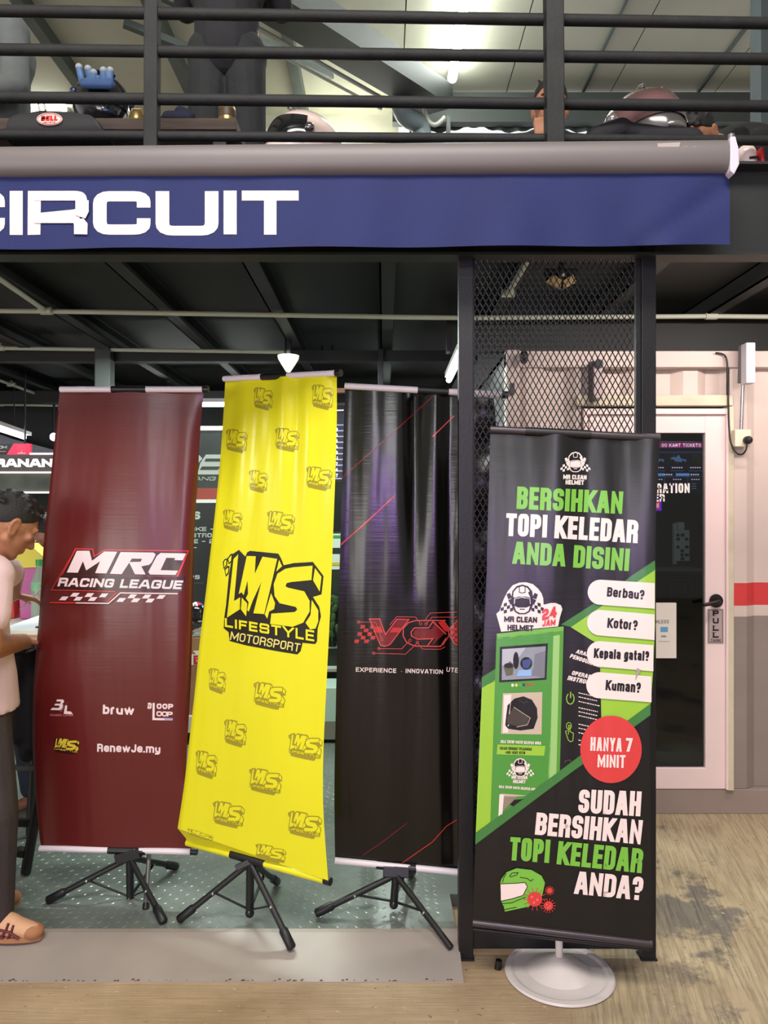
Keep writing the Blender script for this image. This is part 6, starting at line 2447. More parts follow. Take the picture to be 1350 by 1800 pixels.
# ---------------------------------------------------------------- second person behind the red banner
p2 = thing('person', 'person with black hair in dark clothes behind the dark red banner, hand at the face', 'person', Vector((-1.50, 3.95, DECK)))
HC2 = fx(88, 938, 3.95)
mb = MB()
P2, M2 = head(mb, HC2, Vector((-.80, -.52, -.25)), Vector((-.1, -.05, 1)), 1.0)
ch2 = Vector((HC2.x + .05, 3.98, 1.14))
mb.cap(HC2 + Vector((.02, .02, -.05)), ch2 + Vector((0, 0, .16)), .052, .062)
mb.ball(ch2, (.15, .11, .18))
mb.ball(ch2 + Vector((0, 0, -.26)), (.14, .11, .2))
hp = ch2 + Vector((0, 0, -.42))
for sx in (-1, 1):
    sh = ch2 + Vector((sx * .15, 0, .10))
    mb.cap(ch2 + Vector((sx * .06, 0, .08)), sh, .065, .055)
    if sx < 0:
        el = sh + Vector((-.06, -.16, -.18))
        wr = fx(76, 990, 3.74)
    else:
        el = sh + Vector((.05, -.05, -.27))
        wr = el + Vector((-.08, -.2, .02))
    mb.cap(sh, el, .05, .041)
    mb.cap(el, wr, .040, .027)
    hand(mb, wr, Vector((.05, .05, 1)) if sx < 0 else Vector((-.5, -.8, 0)), Vector((.6, .8, 0)) if sx < 0 else Vector((0, 0, -1)), .6, 1, .95)
    kn = hp + Vector((sx * .10 - .05, -.05, -.30))
    an = Vector((kn.x, kn.y + .03, DECK + .08))
    mb.cap(hp + Vector((sx * .08, 0, 0)), kn, .08, .055)
    mb.cap(kn, an, .055, .036)
    mb.cap(an + Vector((0, 0, -.045)), an + Vector((-.08, -.12, -.055)), .032, .022)
mb.blob('body', SKIN_DARK, p2, .007, 3)
hair_cap(p2, P2, M2, 1.0, HAIR, spikes=60, seed=5)
eyes(p2, P2, M2)
DK = mat('black_jacket', (26, 27, 32), .85, 0, .2, 8, .2, 40)
mb = MB()
mb.ball(ch2, (.175, .13, .20))
mb.cap(ch2, hp + Vector((0, 0, .02)), .155, .15)
for sx in (-1, 1):
    sh = ch2 + Vector((sx * .15, 0, .10))
    el = sh + (Vector((-.06, -.16, -.18)) if sx < 0 else Vector((.05, -.05, -.27)))
    mb.cap(ch2 + Vector((sx * .06, 0, .08)), sh, .08, .068)
    mb.cap(sh, sh + (el - sh) * .9, .062, .055)
mb.blob('jacket', DK, p2, .009, 3)
mb = MB()
mb.cap(hp + Vector((-.05, 0, 0)), hp + Vector((.05, 0, 0)), .12, .12)
for sx in (-1, 1):
    kn = hp + Vector((sx * .10 - .05, -.05, -.30))
    mb.cap(hp + Vector((sx * .08, 0, 0)), kn, .095, .075)
    mb.cap(kn, Vector((kn.x, kn.y + .03, DECK + .10)), .075, .055)
mb.blob('trousers', mat('dark_jeans', (30, 38, 54), .85, 0, .2, 10), p2, .009, 3)
mb = MB()      # dark jacket hanging off the desk front between the two
mb.cap(fx(36, 1160, 3.16), fx(40, 1290, 3.15), .045, .05)
mb.cap(fx(58, 1160, 3.17), fx(56, 1310, 3.15), .045, .045)
mb.cap(fx(46, 1170, 3.17), fx(48, 1325, 3.15), .045, .035)
props(mb.blob('hanging_jacket', DK, None, .009, 3), 'black jacket hanging over the desk front beside the white T-shirt', 'jacket')

# ================================================================== UPPER DECK
UD = 2.77
# railing of weathered black tube
rl = thing('railing', 'weathered black railing along the upper deck edge', 'railing', (0, 2.78, UD))
RY = 2.80
for yl, yr in ((237, 247), (171, 187), (87, 104), (19, 41)):
    mb = MB()
    dl, dr = RY - .01, RY + .045
    A = W(-500, yl - (yr - yl) * 500 / 1350, dl - .02)
    B = W(1700, yr + (yr - yl) * 350 / 1350, dr + .015)
    mb.tube([A, B], .0205 if yl != 237 else .018, DARK_RAIL, 14)
    mb.build('rail', rl, smooth=60)
for xa, xb in ((255, 279), (959, 990)):
    mb = MB()
    xc = (xa + xb) / 2
    w = (xb - xa) / FOC * RY
    mb.bar(Vector((xpx(xc, RY), RY, UD - .02)), Vector((xpx(xc, RY) + (.004 if xa < 500 else -.006), RY, 3.82)), w, w, DARK_RAIL, (0, 1, 0))
    mb.build('post', rl, bevel=.004)

ROOFM = mat('cream_roof_panel', (190, 188, 168), .6, 0, .08, 2)
RZ = 5.6
mb = MB()
for k in range(-8, 9):          # panels with narrow seams
    mb.box(k * 1.0 + .18, k * 1.0 + 1.17, 2.2, 7.9, RZ, RZ + .05, ROOFM)
mb.box(-8, 9, 2.2, 7.9, RZ + .05, RZ + .08, mat('roof_back', (90, 90, 84), .7))
structure(mb.build('ceiling', origin=(0, 5, RZ)), 'cream panelled roof over the upper deck', 'roof')
STG = mat('grey_green_steel', (74, 84, 80), .5, 0, .15, 4)
for xx in (-3.82, -2.82, -1.82, -.80):
    mb = MB()
    mb.box(xx - .045, xx + .045, 2.2, 7.8, RZ - .12, RZ, STG)
    structure(mb.build('trim_6', origin=(xx, 5, RZ - .12)), 'grey steel purlin under the cream roof', 'beam')
for xx in (1.9, 3.0):
    mb = MB()
    mb.box(xx - .012, xx + .012, 2.2, 7.35, RZ - .03, RZ, STG)
    structure(mb.build('trim_7', origin=(xx, 5, RZ - .03)), 'thin seam strip of the cream roof', 'seam')
# oblique box gutter with pipes along it
gt_ = thing('box_gutter', 'grey oblique box gutter with pale pipes under the roof', 'gutter', W(620, 100, 6.0))
mb = MB()
A, B = W(430, -40, 4.75), W(770, 176, 7.0)
mb.bar(A, B, .30, .20, mat('gutter_grey', (20, 24, 23), .6, 0, .15, 4))
mb.build('channel', gt_)
for off, r_ in ((Vector((-.30, .0, -.10)), .018), (Vector((-.52, .0, -.08)), .014)):
    mb = MB()
    mb.tube([A + off, B + off], r_, PALE_PIPE, 10)
    mb.build('pipe', gt_, smooth=60)
mb = MB()
mb.bar(A + Vector((-.95, 0, .1)), B + Vector((-.95, -.3, .05)), .05, .06, STG)
mb.bar(A + Vector((-.95, .6, .1)), A + Vector((-.2, 1.0, .0)), .05, .05, STG)
mb.build('brace', gt_)
dp = thing('downpipe', 'fat grey downpipe with an elbow behind the railing', 'pipe', W(740, 240, 6.9))
mb = MB()
mb.tube(rnd_path([W(702, 150, 6.7), W(706, 205, 6.7), W(742, 216, 6.9), W(742, 300, 6.9)], .14, 6), .085, mat('grey_pipe', (120, 134, 136), .4), 18)
mb.build('pipe', dp, smooth=60)
mb = MB()
mb.tube(rnd_path([W(746, 190, 6.85), W(752, 214, 6.85), W(766, 222, 6.85), W(782, 206, 6.85)], .1, 5), .02, PALE_PIPE, 10)
mb.build('hose', dp, smooth=60)
# rear wall, dark header, wavy cladding and the bright gap under it
mb = MB()
mb.box(-7, xpx(700, 7.85), 7.8, 7.9, UD, RZ, mat('pale_rear_cladding', (214, 212, 196), .6, 0, .05, 2))
structure(mb.build('wall_rear', origin=(-3, 7.85, UD)), 'pale rear wall of the upper deck', 'wall')
mb = MB()
mb.box(xpx(690, 7.3), 9, 7.3, 7.4, zpx(214, 7.3), zpx(162, 7.3), mat('header_grey', (70, 76, 74), .6, 0, .1, 3))
structure(mb.build('trim_8', origin=(3, 7.3, 5)), 'dark grey header beam at the rear eave', 'beam')
mb = MB()
vs, fs = [], []
nn = 160
for i in range(nn + 1):
    xx = .4 + 6.5 * i / nn
    yy = 7.42 + .02 * math.sin(xx * 38)
    zz = zpx(228, 7.42) + .025 * math.sin(xx * 9)
    vs += [Vector((xx, yy, zz)), Vector((xx, yy, zpx(212, 7.42)))]
mb.add(vs, [(2 * i, 2 * i + 2, 2 * i + 3, 2 * i + 1) for i in range(nn)], STG)
structure(mb.build('trim_9', origin=(3, 7.42, 5)), 'wavy cladding edge above the bright gap', 'cladding')
for px, w in ((788, 7), (722, 4)):
    mb = MB()
    mb.box(xpx(px, 7.3) - w / FOC * 7.3 / 2, xpx(px, 7.3) + w / FOC * 7.3 / 2, 7.28, 7.33, UD, zpx(205, 7.3), STG)
    props(mb.build('thin_post'), 'thin grey post in the bright gap right of the downpipe' if px > 750 else 'thin grey post hidden beside the downpipe', 'post')
mb = MB()
mb.box(xpx(1338, 5), xpx(1375, 5), 5, 5.15, UD, RZ, mat('blue_grey_column', (66, 76, 80), .5, 0, .1, 4))
props(mb.build('roof_column'), 'blue grey roof column at the right edge of the upper deck', 'column')
# roof tube lamp
rt = thing('roof_tube_lamp', 'bright tube lamp running back under the cream roof', 'lamp', Vector((.62, 5.9, RZ - .1)))
mb = MB()
mb.box(.585, .655, 4.6, 7.05, RZ - .05, RZ, WHITE_PLASTIC)
mb.build('housing', rt)
mb = MB()
mb.tube([Vector((.62, 4.65, RZ - .085)), Vector((.62, 7.0, RZ - .085))], .042, mat('roof_tube_glow', (255, 255, 255), .5, emit=(246, 255, 248), estr=38), 14)
mb.build('tube', rt, smooth=60)
mb = MB()
mb.tube([Vector((-.75, 7.6, 5.09)), Vector((.12, 7.6, 5.09))], .04, mat('roof_tube_glow_far', (255, 255, 255), .5, emit=(250, 255, 238), estr=26), 12)
mb.box(-.75, .12, 7.64, 7.8, 5.05, 5.13, WHITE_PLASTIC)
props(mb.build('roof_tube_lamp'), 'tube lamp low on the rear wall behind the white helmet', 'lamp')
mb = MB()
mb.tube([Vector((-3.9, 7.6, zpx(187, 7.6))), Vector((-3.15, 7.6, zpx(187, 7.6)))], .04, mat('roof_tube_glow_far', (255, 255, 255), .5, emit=(250, 255, 238), estr=26), 12)
mb.box(-3.9, -3.15, 7.64, 7.8, zpx(187, 7.6) - .04, zpx(187, 7.6) + .04, WHITE_PLASTIC)
props(mb.build('wall_tube_lamp'), 'tube lamp on the rear wall at the far left of the upper deck', 'lamp')

# long bench with kit on it
BZ = zpx(214, 3.05)
be = thing('kit_bench', 'weathered wooden bench behind the railing carrying helmets and gloves', 'bench', (-.6, 3.15, UD))
mb = MB()
mb.box(-1.75, -.58, 3.02, 3.40, BZ - .045, BZ, mat('weathered_wood', (92, 78, 72), .7, 0, .25, 6, .1, 20, (1, 12, 12)))
mb.build('seat', be, bevel=.003)
for xx in (-1.70, -.68):
    for yy in (3.06, 3.34):
        mb = MB()
        mb.box(xx, xx + .05, yy, yy + .04, UD + .003, BZ - .045, BLACK_METAL)
        mb.build('leg', be)
mb = MB()
mb.box(.93, 1.24, 3.05, 3.34, UD + .003, 2.915, mat('weathered_wood', (92, 78, 72)))
props(mb.build('kit_crate', bevel=.004), 'low wooden crate under the red and silver helmet', 'crate')
mb = MB()
mb.box(-.52, -.14, 3.0, 3.31, UD + .003, 2.90, mat('weathered_wood', (92, 78, 72)))
props(mb.build('kit_crate', bevel=.004), 'low wooden crate under the white helmet', 'crate')

# helmet bag with an oval badge
hb = thing('helmet_bag', 'black helmet bag with a white oval badge hung inside the railing', 'bag', W(95, 245, 2.95))
mb = MB()
mb.prism([W(4, 243, 2.90), W(12, 208, 2.90), (W(24, 200, 2.90)), W(70, 192, 2.90), W(122, 194, 2.90), W(158, 200, 2.90), W(172, 212, 2.90), W(182, 230, 2.90), W(192, 243, 2.90)], (0, .10, 0),
         mat('black_nylon', (34, 35, 37), .7, 0, .12, 20))
mb.build('body', hb, bevel=.012)
mb = MB()
c = (87, 209)
mb.prism([W(c[0] + 22.5 * math.cos(2 * PI * k / 40), c[1] + 11 * math.sin(2 * PI * k / 40), 2.893) for k in range(40)], (0, .006, 0), mat('badge_white', (232, 206, 196), .5))
a = Art()
a.line([(c[0] + 20.6 * math.cos(2 * PI * k / 40), c[1] + 9.4 * math.sin(2 * PI * k / 40)) for k in range(40)], .8, RB, 1, True)
a.text('BELL', (72, 212.5), (101, 212), 9, .3, RB, 1, .1, 1.2, .1, .1)
a.text('HELMETS', (76, 216.5), (97, 216.3), 2.6, .2, RB, 1)
a.emit(mb, lambda x, y: 2.893, 0, .001)
props(mb.build('badge', hb), 'white oval badge with red lettering')
mb = MB()
mb.tube(rnd_path([W(70, 196, 2.9), W(66, 178, 2.9), W(76, 176, 2.9), W(80, 194, 2.9)], .02), .005, PALE_PIPE, 8)
mb.build('strap', hb, smooth=60)

# blue-black helmet with gloves on top
helmet('racing_helmet', 'black and blue racing helmet under blue gloves on the bench', Vector((xpx(174, 3.17), 3.19, BZ + .006)), .89, .55, .1, GLOSSB, VIS, mat('blue_trim', (30, 48, 80), .3, .4, 0, 8, 0, 60, (1, 1, 1), .5), 'racing helmets', 0,
       [(.3, .9, -PI / 2 - .3, -PI / 2 + .6, mat('decal_deep_blue', (36, 82, 160), .15, .3, 0, 8, 0, 60, (1, 1, 1), .8)), (1.3, 1.9, -.4, .2, BB)])
gv = thing('racing_gloves', 'blue racing gloves lying fingers up on the black helmet', 'gloves', W(172, 140, 3.10))
BLG = mat('glove_blue', (74, 110, 160), .6, 0, .2, 20)
mb = MB()
mb.cap(W(150, 147, 3.02), W(194, 148, 3.02), .019, .019)
for px, py, d in ((139, 120, 3.06), (155, 123, 3.05), (165, 130, 3.05), (182, 126, 3.05), (194, 126, 3.06)):
    mb.cap(W(px + (6 if px < 160 else -1), 146, d - .03), W(px, py, d - .03), .014, .013)
mb.blob('glove', BLG, gv, .005, 3)
mb = MB()
for px, py, d in ((139, 118, 3.06), (155, 121, 3.05), (165, 128, 3.05), (182, 124, 3.05), (194, 124, 3.06)):
    mb.ball(W(px, py, d - .03), .0143, mat('glove_grey_tip', (150, 158, 164), .6), None, 12, 8)
mb.build('finger_tip', gv, smooth=180)
# small kit on the bench
mb = MB()
GOLD = mat('brass_tone', (150, 130, 80), .3, .7)
c = Vector((xpx(241, 3.07), 3.07, BZ + .001))
mb.lathe([(.0, 0), (.03, 0), (.033, .012), (.03, .02), (.03, .03), (.022, .045), (.0, .046)], c, GOLD, 20)
mb.tube([c + Vector((-.03, 0, .02)), c + Vector((-.02, 0, .06)), c + Vector((.02, 0, .06)), c + Vector((.03, 0, .02))], .004, GOLD, 8)
props(mb.build('brass_lantern', smooth=40), 'small brass toned lantern on the bench beside the black helmet', 'lantern')
mb = MB()
NV = mat('navy_cloth', (34, 42, 62), .85, 0, .2, 20, .2, 60)
mb.cap(W(294, 204, 3.08), W(330, 205, 3.08), .020, .024)
mb.cap(W(318, 198, 3.12), W(334, 204, 3.12), .026, .022)
mb.cap(W(286, 209, 3.09), W(300, 212, 3.09), .014, .014)
props(mb.blob('navy_cap', NV, None, .006, 3), 'navy cloth cap lying on the bench beside the railing post', 'cap')
ca = thing('drink_can', 'gold toned can seen between the dark trouser legs', 'can', W(399, 214, 3.2))
mb = MB()
cz = Vector((xpx(399, 3.07), 3.07, BZ + .001))
mb.lathe([(.0, 0), (.03, 0), (.034, .004), (.034, .062), (.028, .07), (.0, .0705)], cz, GOLD, 22)
mb.build('body', ca, smooth=40)
mb = MB()
mb.lathe([(.0341, .02), (.0345, .022), (.0345, .05), (.0341, .052)], cz, mat('can_label_brown', (70, 52, 34), .5), 22)
mb.build('label_band', ca, smooth=40)
mb = MB()
bx = 3.7
mb.prism([W(385, 215, bx), W(412, 215, bx), W(412, 153, bx), W(385, 153, bx)], (0, .08, 0), mat('dark_card_box', (34, 38, 38), .6))
a = Art()
a.poly([(386, 141), (409, 137), (398, 146), (388, 147)], mat('leaf_mark', (60, 120, 80), .6), 1)
a.text('MAX', (391, 157.5), (407, 157.5), 4.5, .24, LETTER_W, 1)
a.emit(mb, lambda x, y: bx, 0, .002)
props(mb.build('kit_box'), 'dark printed box between the dark trouser legs', 'box')
helmet('racing_helmet', 'white racing helmet with raised chrome visor edge on the bench', Vector((xpx(536, 3.15), 3.15, 2.906)), 1.04, -1.05, -.1, GLW, VIS, mat('chrome_trim', (150, 150, 150), .15, .9), 'racing helmets')
helmet('racing_helmet', 'large red and silver racing helmet facing the yard on the low bench', Vector((xpx(1126, 3.19), 3.19, 2.93)), 1.30, .28, -.22, mat('dark_silver', (120, 118, 118), .2, .5, 0, 8, 0, 60, (1, 1, 1), .5),
       mat('rose_visor', (120, 88, 88), .12, .2, 0, 8, 0, 60, (1, 1, 1), .6), mat('silver_trim', (150, 148, 146), .25, .6), 'racing helmets', 0,
       [(.95, 1.02, -PI / 2 - 1.1, -PI / 2 + 1.2, RB), (1.3, 2.2, -PI / 2 + 1.22, -PI / 2 + 1.8, RB), (1.3, 2.2, -PI / 2 - 2.0, -PI / 2 - 1.5, GLW)])
mb = MB()
for p0, p1, r0, r1 in (((1048, 244, 2.91), (1092, 226, 2.91), .045, .04), ((1092, 228, 2.91), (1160, 240, 2.91), .032, .036), ((1130, 240, 2.91), (1215, 246, 2.91), .036, .045)):
    mb.cap(W(*p0), W(*p1), r0, r1)
props(mb.blob('kit_bundle', DK, None, .008, 3), 'bundle of black clothing in front of the red and silver helmet', 'clothes')


def standing(root, x, y, z0, skin, top, bottom, headc=None, facey=1):
    """standing figure from the deck up"""
    hipz, knz = z0 + .86, z0 + .47
    mb = MB()
    P, M = head(mb, Vector((x, y, z0 + 1.60)), Vector((0, facey, -.1)), Vector((0, 0, 1)))
    mb.cap(Vector((x, y, z0 + 1.52)), Vector((x, y, z0 + 1.42)), .055, .065)
    mb.ball(Vector((x, y, z0 + 1.25)), (.17, .11, .2))
    mb.ball(Vector((x, y, z0 + .98)), (.15, .105, .2))
    J = []
    for sx in (-1, 1):
        sh = Vector((x + sx * .19, y, z0 + 1.38))
        el = Vector((x + sx * .23, y + .16, z0 + 1.22))
        wr = Vector((x + sx * .07, y + .33, z0 + 1.36))
        mb.cap(Vector((x + sx * .08, y, z0 + 1.38)), sh, .065, .055)
        mb.cap(sh, el, .05, .042)
        mb.cap(el, wr, .04, .028)
        hand(mb, wr, Vector((-sx * .4, .5, .5)), Vector((0, 0, -1)), .6, sx)
        J.append((sx, sh, el, wr))
        hp = Vector((x + sx * .085, y, hipz))
        kn = Vector((x + sx * .10, y, knz))
        an = Vector((x + sx * .105, y - .01, z0 + .09))
        mb.cap(hp, kn, .08, .055)
        mb.cap(kn, an, .055, .036)
        mb.cap(an + Vector((0, -.02, -.05)), an + Vector((sx * .02, facey * .14, -.06)), .034, .024)
    mb.blob('body', skin, root, .008, 3)
    hair_cap(root, P, M, 1.0, HAIR, spikes=20, seed=8, vox=.007)
    eyes(root, P, M)
    mb = MB()
    mb.ball(Vector((x, y, z0 + 1.25)), (.19, .125, .215))
    mb.cap(Vector((x, y, z0 + 1.2)), Vector((x, y, z0 + .92)), .145, .15)
    for sx, sh, el, wr in J:
        mb.cap(Vector((x + sx * .08, y, z0 + 1.38)), sh, .075, .068)
        mb.cap(sh, el, .066, .058)
        mb.cap(el, wr, .056, .042)
    mb.blob('shirt', top, root, .010, 3)
    mb = MB()
    mb.cap(Vector((x - .06, y, hipz + .04)), Vector((x + .06, y, hipz + .04)), .125, .125)
    for sx in (-1, 1):
        kn = Vector((x + sx * .098, y, knz))
        mb.cap(Vector((x + sx * .078, y, hipz)), kn, .102, .082)
        mb.cap(kn, Vector((x + sx * .10, y, z0 + .09)), .082, .072)
    mb.blob('trousers', bottom, root, .008, 3)


pu = thing('person', 'person in dark trousers standing behind the railing, seen from the hips down', 'person', Vector((xpx(399, 3.55), 3.55, UD)))
standing(pu, xpx(399, 3.55), 3.55, UD, SKIN_DARK, DK, mat('black_denim', (30, 34, 36), .85, 0, .2, 14, .2, 50), facey=1)

# person in a grey jacket, mostly beyond the left frame edge
pg = thing('person', 'person in grey jacket leaning behind the railing at the top left corner', 'person', Vector((-1.72, 3.55, UD)))
mb = MB()
xg = -1.80
hg = Vector((xg - .10, 3.5, 4.05))
Pg, Mg = head(mb, hg, Vector((-.8, .4, -.5)), Vector((-.3, .1, 1)))
mb.cap(hg + Vector((.02, 0, -.05)), Vector((xg, 3.52, 3.82)), .055, .065)
mb.ball(Vector((xg, 3.54, 3.66)), (.17, .13, .18))
mb.ball(Vector((xg, 3.56, 3.42)), (.15, .12, .18))
for sx in (-1, 1):
    sh = Vector((xg + sx * .12, 3.50 - sx * .02, 3.74))
    el = Vector((xg + sx * .17, 3.40, 3.46))
    wr = Vector((xg + sx * .10 - .1, 3.25, 3.34))
    mb.cap(Vector((xg, 3.52, 3.74)), sh, .07, .058)
    mb.cap(sh, el, .05, .042)
    mb.cap(el, wr, .04, .028)
    hand(mb, wr, Vector((-.5, -.7, -.3)), Vector((0, 0, -1)), .5, sx)
    hp = Vector((xg + sx * .085, 3.57, 3.30))
    kn = Vector((xg + sx * .1, 3.50, 3.20 - .12))
    an = Vector((xg + sx * .1, 3.52, UD + .09))
    mb.cap(hp, kn, .08, .058)
    mb.cap(kn, an, .055, .038)
    mb.cap(an + Vector((0, 0, -.05)), an + Vector((0, -.14, -.06)), .034, .024)
mb.blob('body', SKIN, pg, .008, 3)
hair_cap(pg, Pg, Mg, 1.0, HAIR, spikes=10, seed=9, vox=.007)
eyes(pg, Pg, Mg)
mb = MB()
mb.ball(Vector((xg, 3.54, 3.66)), (.19, .15, .19))
mb.cap(Vector((xg, 3.55, 3.6)), Vector((xg, 3.57, 3.30)), .155, .15)
for sx in (-1, 1):
    sh = Vector((xg + sx * .12, 3.50 - sx * .02, 3.74))
    el = Vector((xg + sx * .17, 3.40, 3.46))
    mb.cap(Vector((xg, 3.52, 3.78)), sh, .09, .075)
    mb.cap(sh, el, .068, .06)
    mb.cap(el, el + (Vector((xg + sx * .10 - .1, 3.25, 3.34)) - el) * .85, .058, .045)
mb.blob('jacket', mat('grey_jacket', (92, 98, 98), .8, 0, .15, 10, .2, 40), pg, .009, 3)
mb = MB()
for sx in (-1, 1):
    mb.cap(Vector((xg + sx * .085, 3.57, 3.30)), Vector((xg + sx * .1, 3.50, 3.08)), .1, .082)
    mb.cap(Vector((xg + sx * .1, 3.50, 3.08)), Vector((xg + sx * .1, 3.52, UD + .11)), .08, .06)
mb.blob('trousers', DK, pg, .010, 3)

# seated man with a hand at his mouth
pm = thing('person', 'person in black T-shirt sitting behind the railing with a hand at the mouth', 'person', Vector((xpx(966, 3.7), 3.7, UD)))
mb = MB()
xm = xpx(967, 3.65)
hm = W(967, 182, 3.65)
Pm, Mm = head(mb, hm, Vector((-.18, -.95, -.12)), Vector((0, 0, 1)), 1.05)
chm = Vector((xm, 3.72, hm.z - .27))
mb.cap(hm + Vector((0, .01, -.06)), chm + Vector((0, 0, .13)), .055, .066)
mb.ball(chm, (.18, .12, .17))
mb.ball(chm + Vector((0, .03, -.24)), (.16, .12, .17))
ell = chm + Vector((-.17, -.24, -.10))
wrl = W(951, 246, 3.50)
shl, shr = chm + Vector((-.19, 0, .08)), chm + Vector((.19, 0, .08))
mb.cap(chm + Vector((-.07, 0, .09)), shl, .07, .058)
mb.cap(chm + Vector((.07, 0, .09)), shr, .07, .058)
mb.cap(shl, ell, .052, .043)
mb.cap(ell, wrl, .042, .029)
hand(mb, wrl, Vector((.05, .08, 1)), Vector((.25, 1, 0)), .55, -1, .95)
elr = chm + Vector((.24, -.12, -.18))
wrr = chm + Vector((.06, -.26, -.20))
mb.cap(shr, elr, .052, .043)
mb.cap(elr, wrr, .042, .029)
hand(mb, wrr, Vector((-.8, -.4, 0)), Vector((0, 0, -1)), .5, 1, 1)
hz = UD + .155
for sx in (-1, 1):
    kn = Vector((xm + sx * .22, 3.52, UD + .36))
    an = Vector((xm + sx * .12, 3.50, UD + .085))
    mb.cap(Vector((xm + sx * .09, 3.78, hz)), kn, .085, .058)
    mb.cap(kn, an, .055, .038)
    mb.cap(an + Vector((0, 0, -.045)), an + Vector((0, -.13, -.05)), .033, .024)
mb.cap(chm + Vector((0, .04, -.25)), Vector((xm, 3.80, hz)), .13, .10)
mb.blob('body', SKIN, pm, .006, 3)
hair_cap(pm, Pm, Mm, 1.05, HAIR, spikes=20, seed=4)
eyes(pm, Pm, Mm, 1.05)
BT = mat('black_tshirt', (22, 23, 25), .85, 0, .15, 10, .15, 40)
mb = MB()
mb.ball(chm, (.205, .14, .185))
mb.cap(chm, chm + Vector((0, .04, -.3)), .16, .155)
for s0, e0 in ((shl, ell), (shr, elr)):
    mb.cap(chm + Vector((0, 0, .08)), s0, .088, .074)
    mb.cap(s0, s0 + (e0 - s0) * .6, .072, .066)
mb.blob('t_shirt', BT, pm, .009, 3)
mb = MB()
for sx in (-1, 1):
    kn = Vector((xm + sx * .22, 3.52, UD + .36))
    mb.cap(Vector((xm + sx * .09, 3.78, hz)), kn, .105, .08)
    mb.cap(kn, Vector((xm + sx * .12, 3.50, UD + .10)), .078, .06)
mb.blob('trousers', DK, pm, .010, 3)

# person lying back in black, only an ear and dark hair above the awning
pb = thing('person', 'person in black bending down behind the awning end, ear and dark hair showing', 'person', Vector((xpx(1235, 3.5), 3.5, UD)))
mb = MB()
hb_ = W(1224, 232, 3.3)
Pb, Mb = head(mb, hb_, Vector((-.55, -.55, -.6)), Vector((-.35, -.35, .85)), .95)
cb_ = hb_ + Vector((.26, .12, -.06))
mb.cap(hb_ + Vector((.02, .02, -.03)), cb_, .052, .07)
mb.ball(cb_, (.18, .14, .13))
mb.ball(cb_ + Vector((.05, .18, -.12)), (.15, .17, .14))
for sx in (-1, 1):
    sh = cb_ + Vector((0, sx * .13, .0))
    el = sh + Vector((-.05, -.05, -.2))
    wr = el + Vector((-.15, -.08, -.08))
    mb.cap(cb_, sh, .07, .055)
    mb.cap(sh, el, .05, .042)
    mb.cap(el, wr, .04, .028)
    hand(mb, wr, Vector((-1, -.2, -.2)), Vector((0, 0, -1)), .5, sx)
    hp = cb_ + Vector((.1, .22, -.18)) + Vector((0, sx * .08, 0))
    kn = hp + Vector((-.22, -.1, -.06))
    an = Vector((kn.x + .1, kn.y, UD + .07))
    mb.cap(hp, kn, .08, .055)
    mb.cap(kn, an, .052, .036)
    mb.cap(an + Vector((0, 0, -.04)), an + Vector((-.14, 0, -.045)), .032, .022)
mb.blob('body', SKIN, pb, .007, 3)
hair_cap(pb, Pb, Mb, .95, HAIR, spikes=40, seed=6)
eyes(pb, Pb, Mb, .95)
mb = MB()
mb.ball(cb_, (.20, .16, .145))
mb.cap(cb_, cb_ + Vector((.06, .2, -.14)), .14, .15)
for sx in (-1, 1):
    sh = cb_ + Vector((0, sx * .13, .0))
    mb.cap(cb_, sh, .085, .068)
    mb.cap(sh, sh + Vector((-.045, -.045, -.18)), .066, .056)
mb.blob('jacket', BT, pb, .009, 3)
mb = MB()
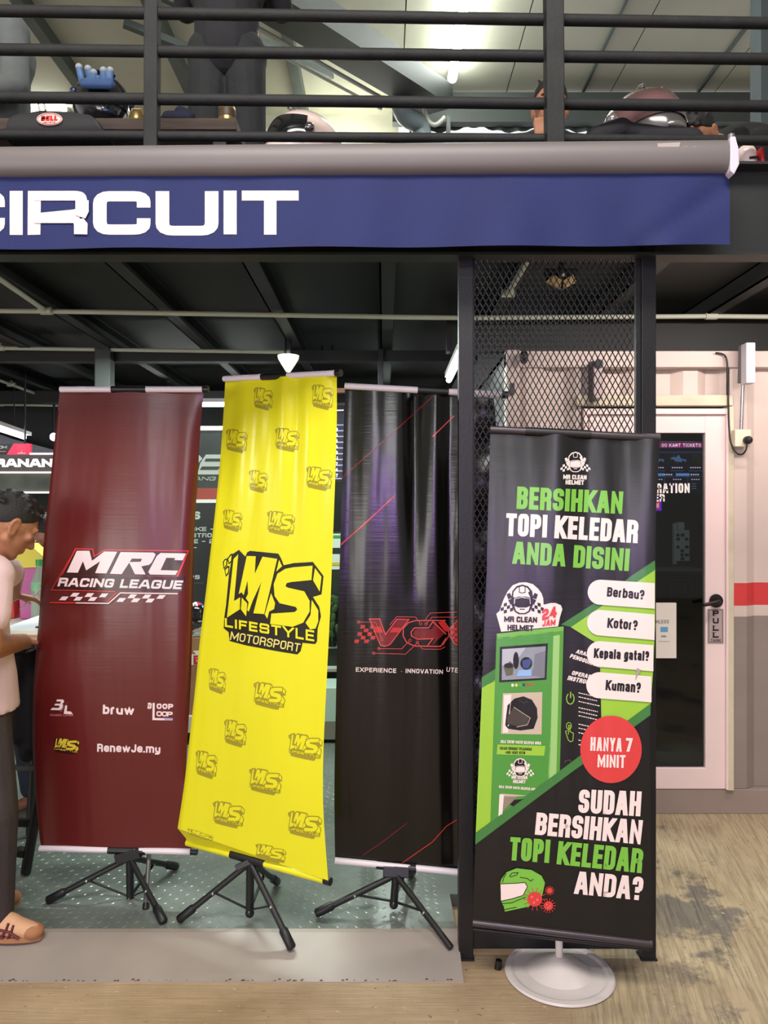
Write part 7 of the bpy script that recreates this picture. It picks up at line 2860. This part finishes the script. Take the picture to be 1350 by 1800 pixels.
for sx in (-1, 1):
    hp = cb_ + Vector((.1, .22, -.18)) + Vector((0, sx * .08, 0))
    kn = hp + Vector((-.22, -.1, -.06))
    mb.cap(hp, kn, .1, .078)
    mb.cap(kn, Vector((kn.x + .1, kn.y, UD + .09)), .074, .058)
mb.blob('trousers', DK, pb, .010, 3)

# racing boot on the deck edge at the far right
bt = thing('racing_boot', 'white and red racing boot on the deck edge right of the awning', 'boot', W(1325, 322, 2.9))
c = Vector((xpx(1322, 2.9), 2.92, UD + .008))
mb = MB()
mb.cap(c + Vector((0, 0, .05)), c + Vector((-.012, 0, .15)), .034, .036)
mb.cap(c + Vector((0, 0, .035)), c + Vector((.13, -.02, .028)), .034, .026)
mb.blob('upper', GLW, bt, .005, 3)
mb = MB()
mb.prism([c + Vector((x, y, -.008)) for x, y in ((-.036, -.034), (.06, -.048), (.15, -.044), (.165, -.01), (.15, .02), (.05, .03), (-.036, .03))], (0, 0, .02), mat('boot_sole', (200, 184, 160), .7))
mb.build('sole', bt, bevel=.003)
mb = MB()
mb.bar(c + Vector((.030, -.01, .16)), c + Vector((.042, -.012, .03)), .012, .05, RB, (0, 1, 0))
mb.build('red_flash', bt, bevel=.003)
mb = MB()
for k in range(4):
    mb.tube([c + Vector((-.03 + .004 * k, -.036, .06 + k * .02)), c + Vector((.0 + .004 * k, -.041, .05 + k * .024)), c + Vector((.016, -.036, .075 + k * .014))], .005, GLOSSB, 8)
mb.build('lacing', bt, smooth=60)
mb = MB()
mb.prism([W(1316, 246, 3.3), W(1316, 222, 3.3), W(1334, 224, 3.3), W(1336, 246, 3.3)], (0, .02, 0), PAPER)
a = Art()
a.poly([(1325, 230), (1332, 227), (1333, 240), (1328, 244)], GREYINK, 1)
a.emit(mb, lambda x, y: 3.3, 0, .002)
props(mb.build('notice_paper'), 'white paper notice behind the railing at the upper right', 'notice')
mb = MB()
mb.cap(W(1298, 300, 3.05), W(1290, 330, 3.05), .045, .05)
mb.cap(W(1300, 240, 3.1), W(1300, 300, 3.06), .04, .045)
props(mb.blob('hanging_garment', BT, None, .008, 3), 'black garment hanging inside the railing beside the boot', 'clothes')
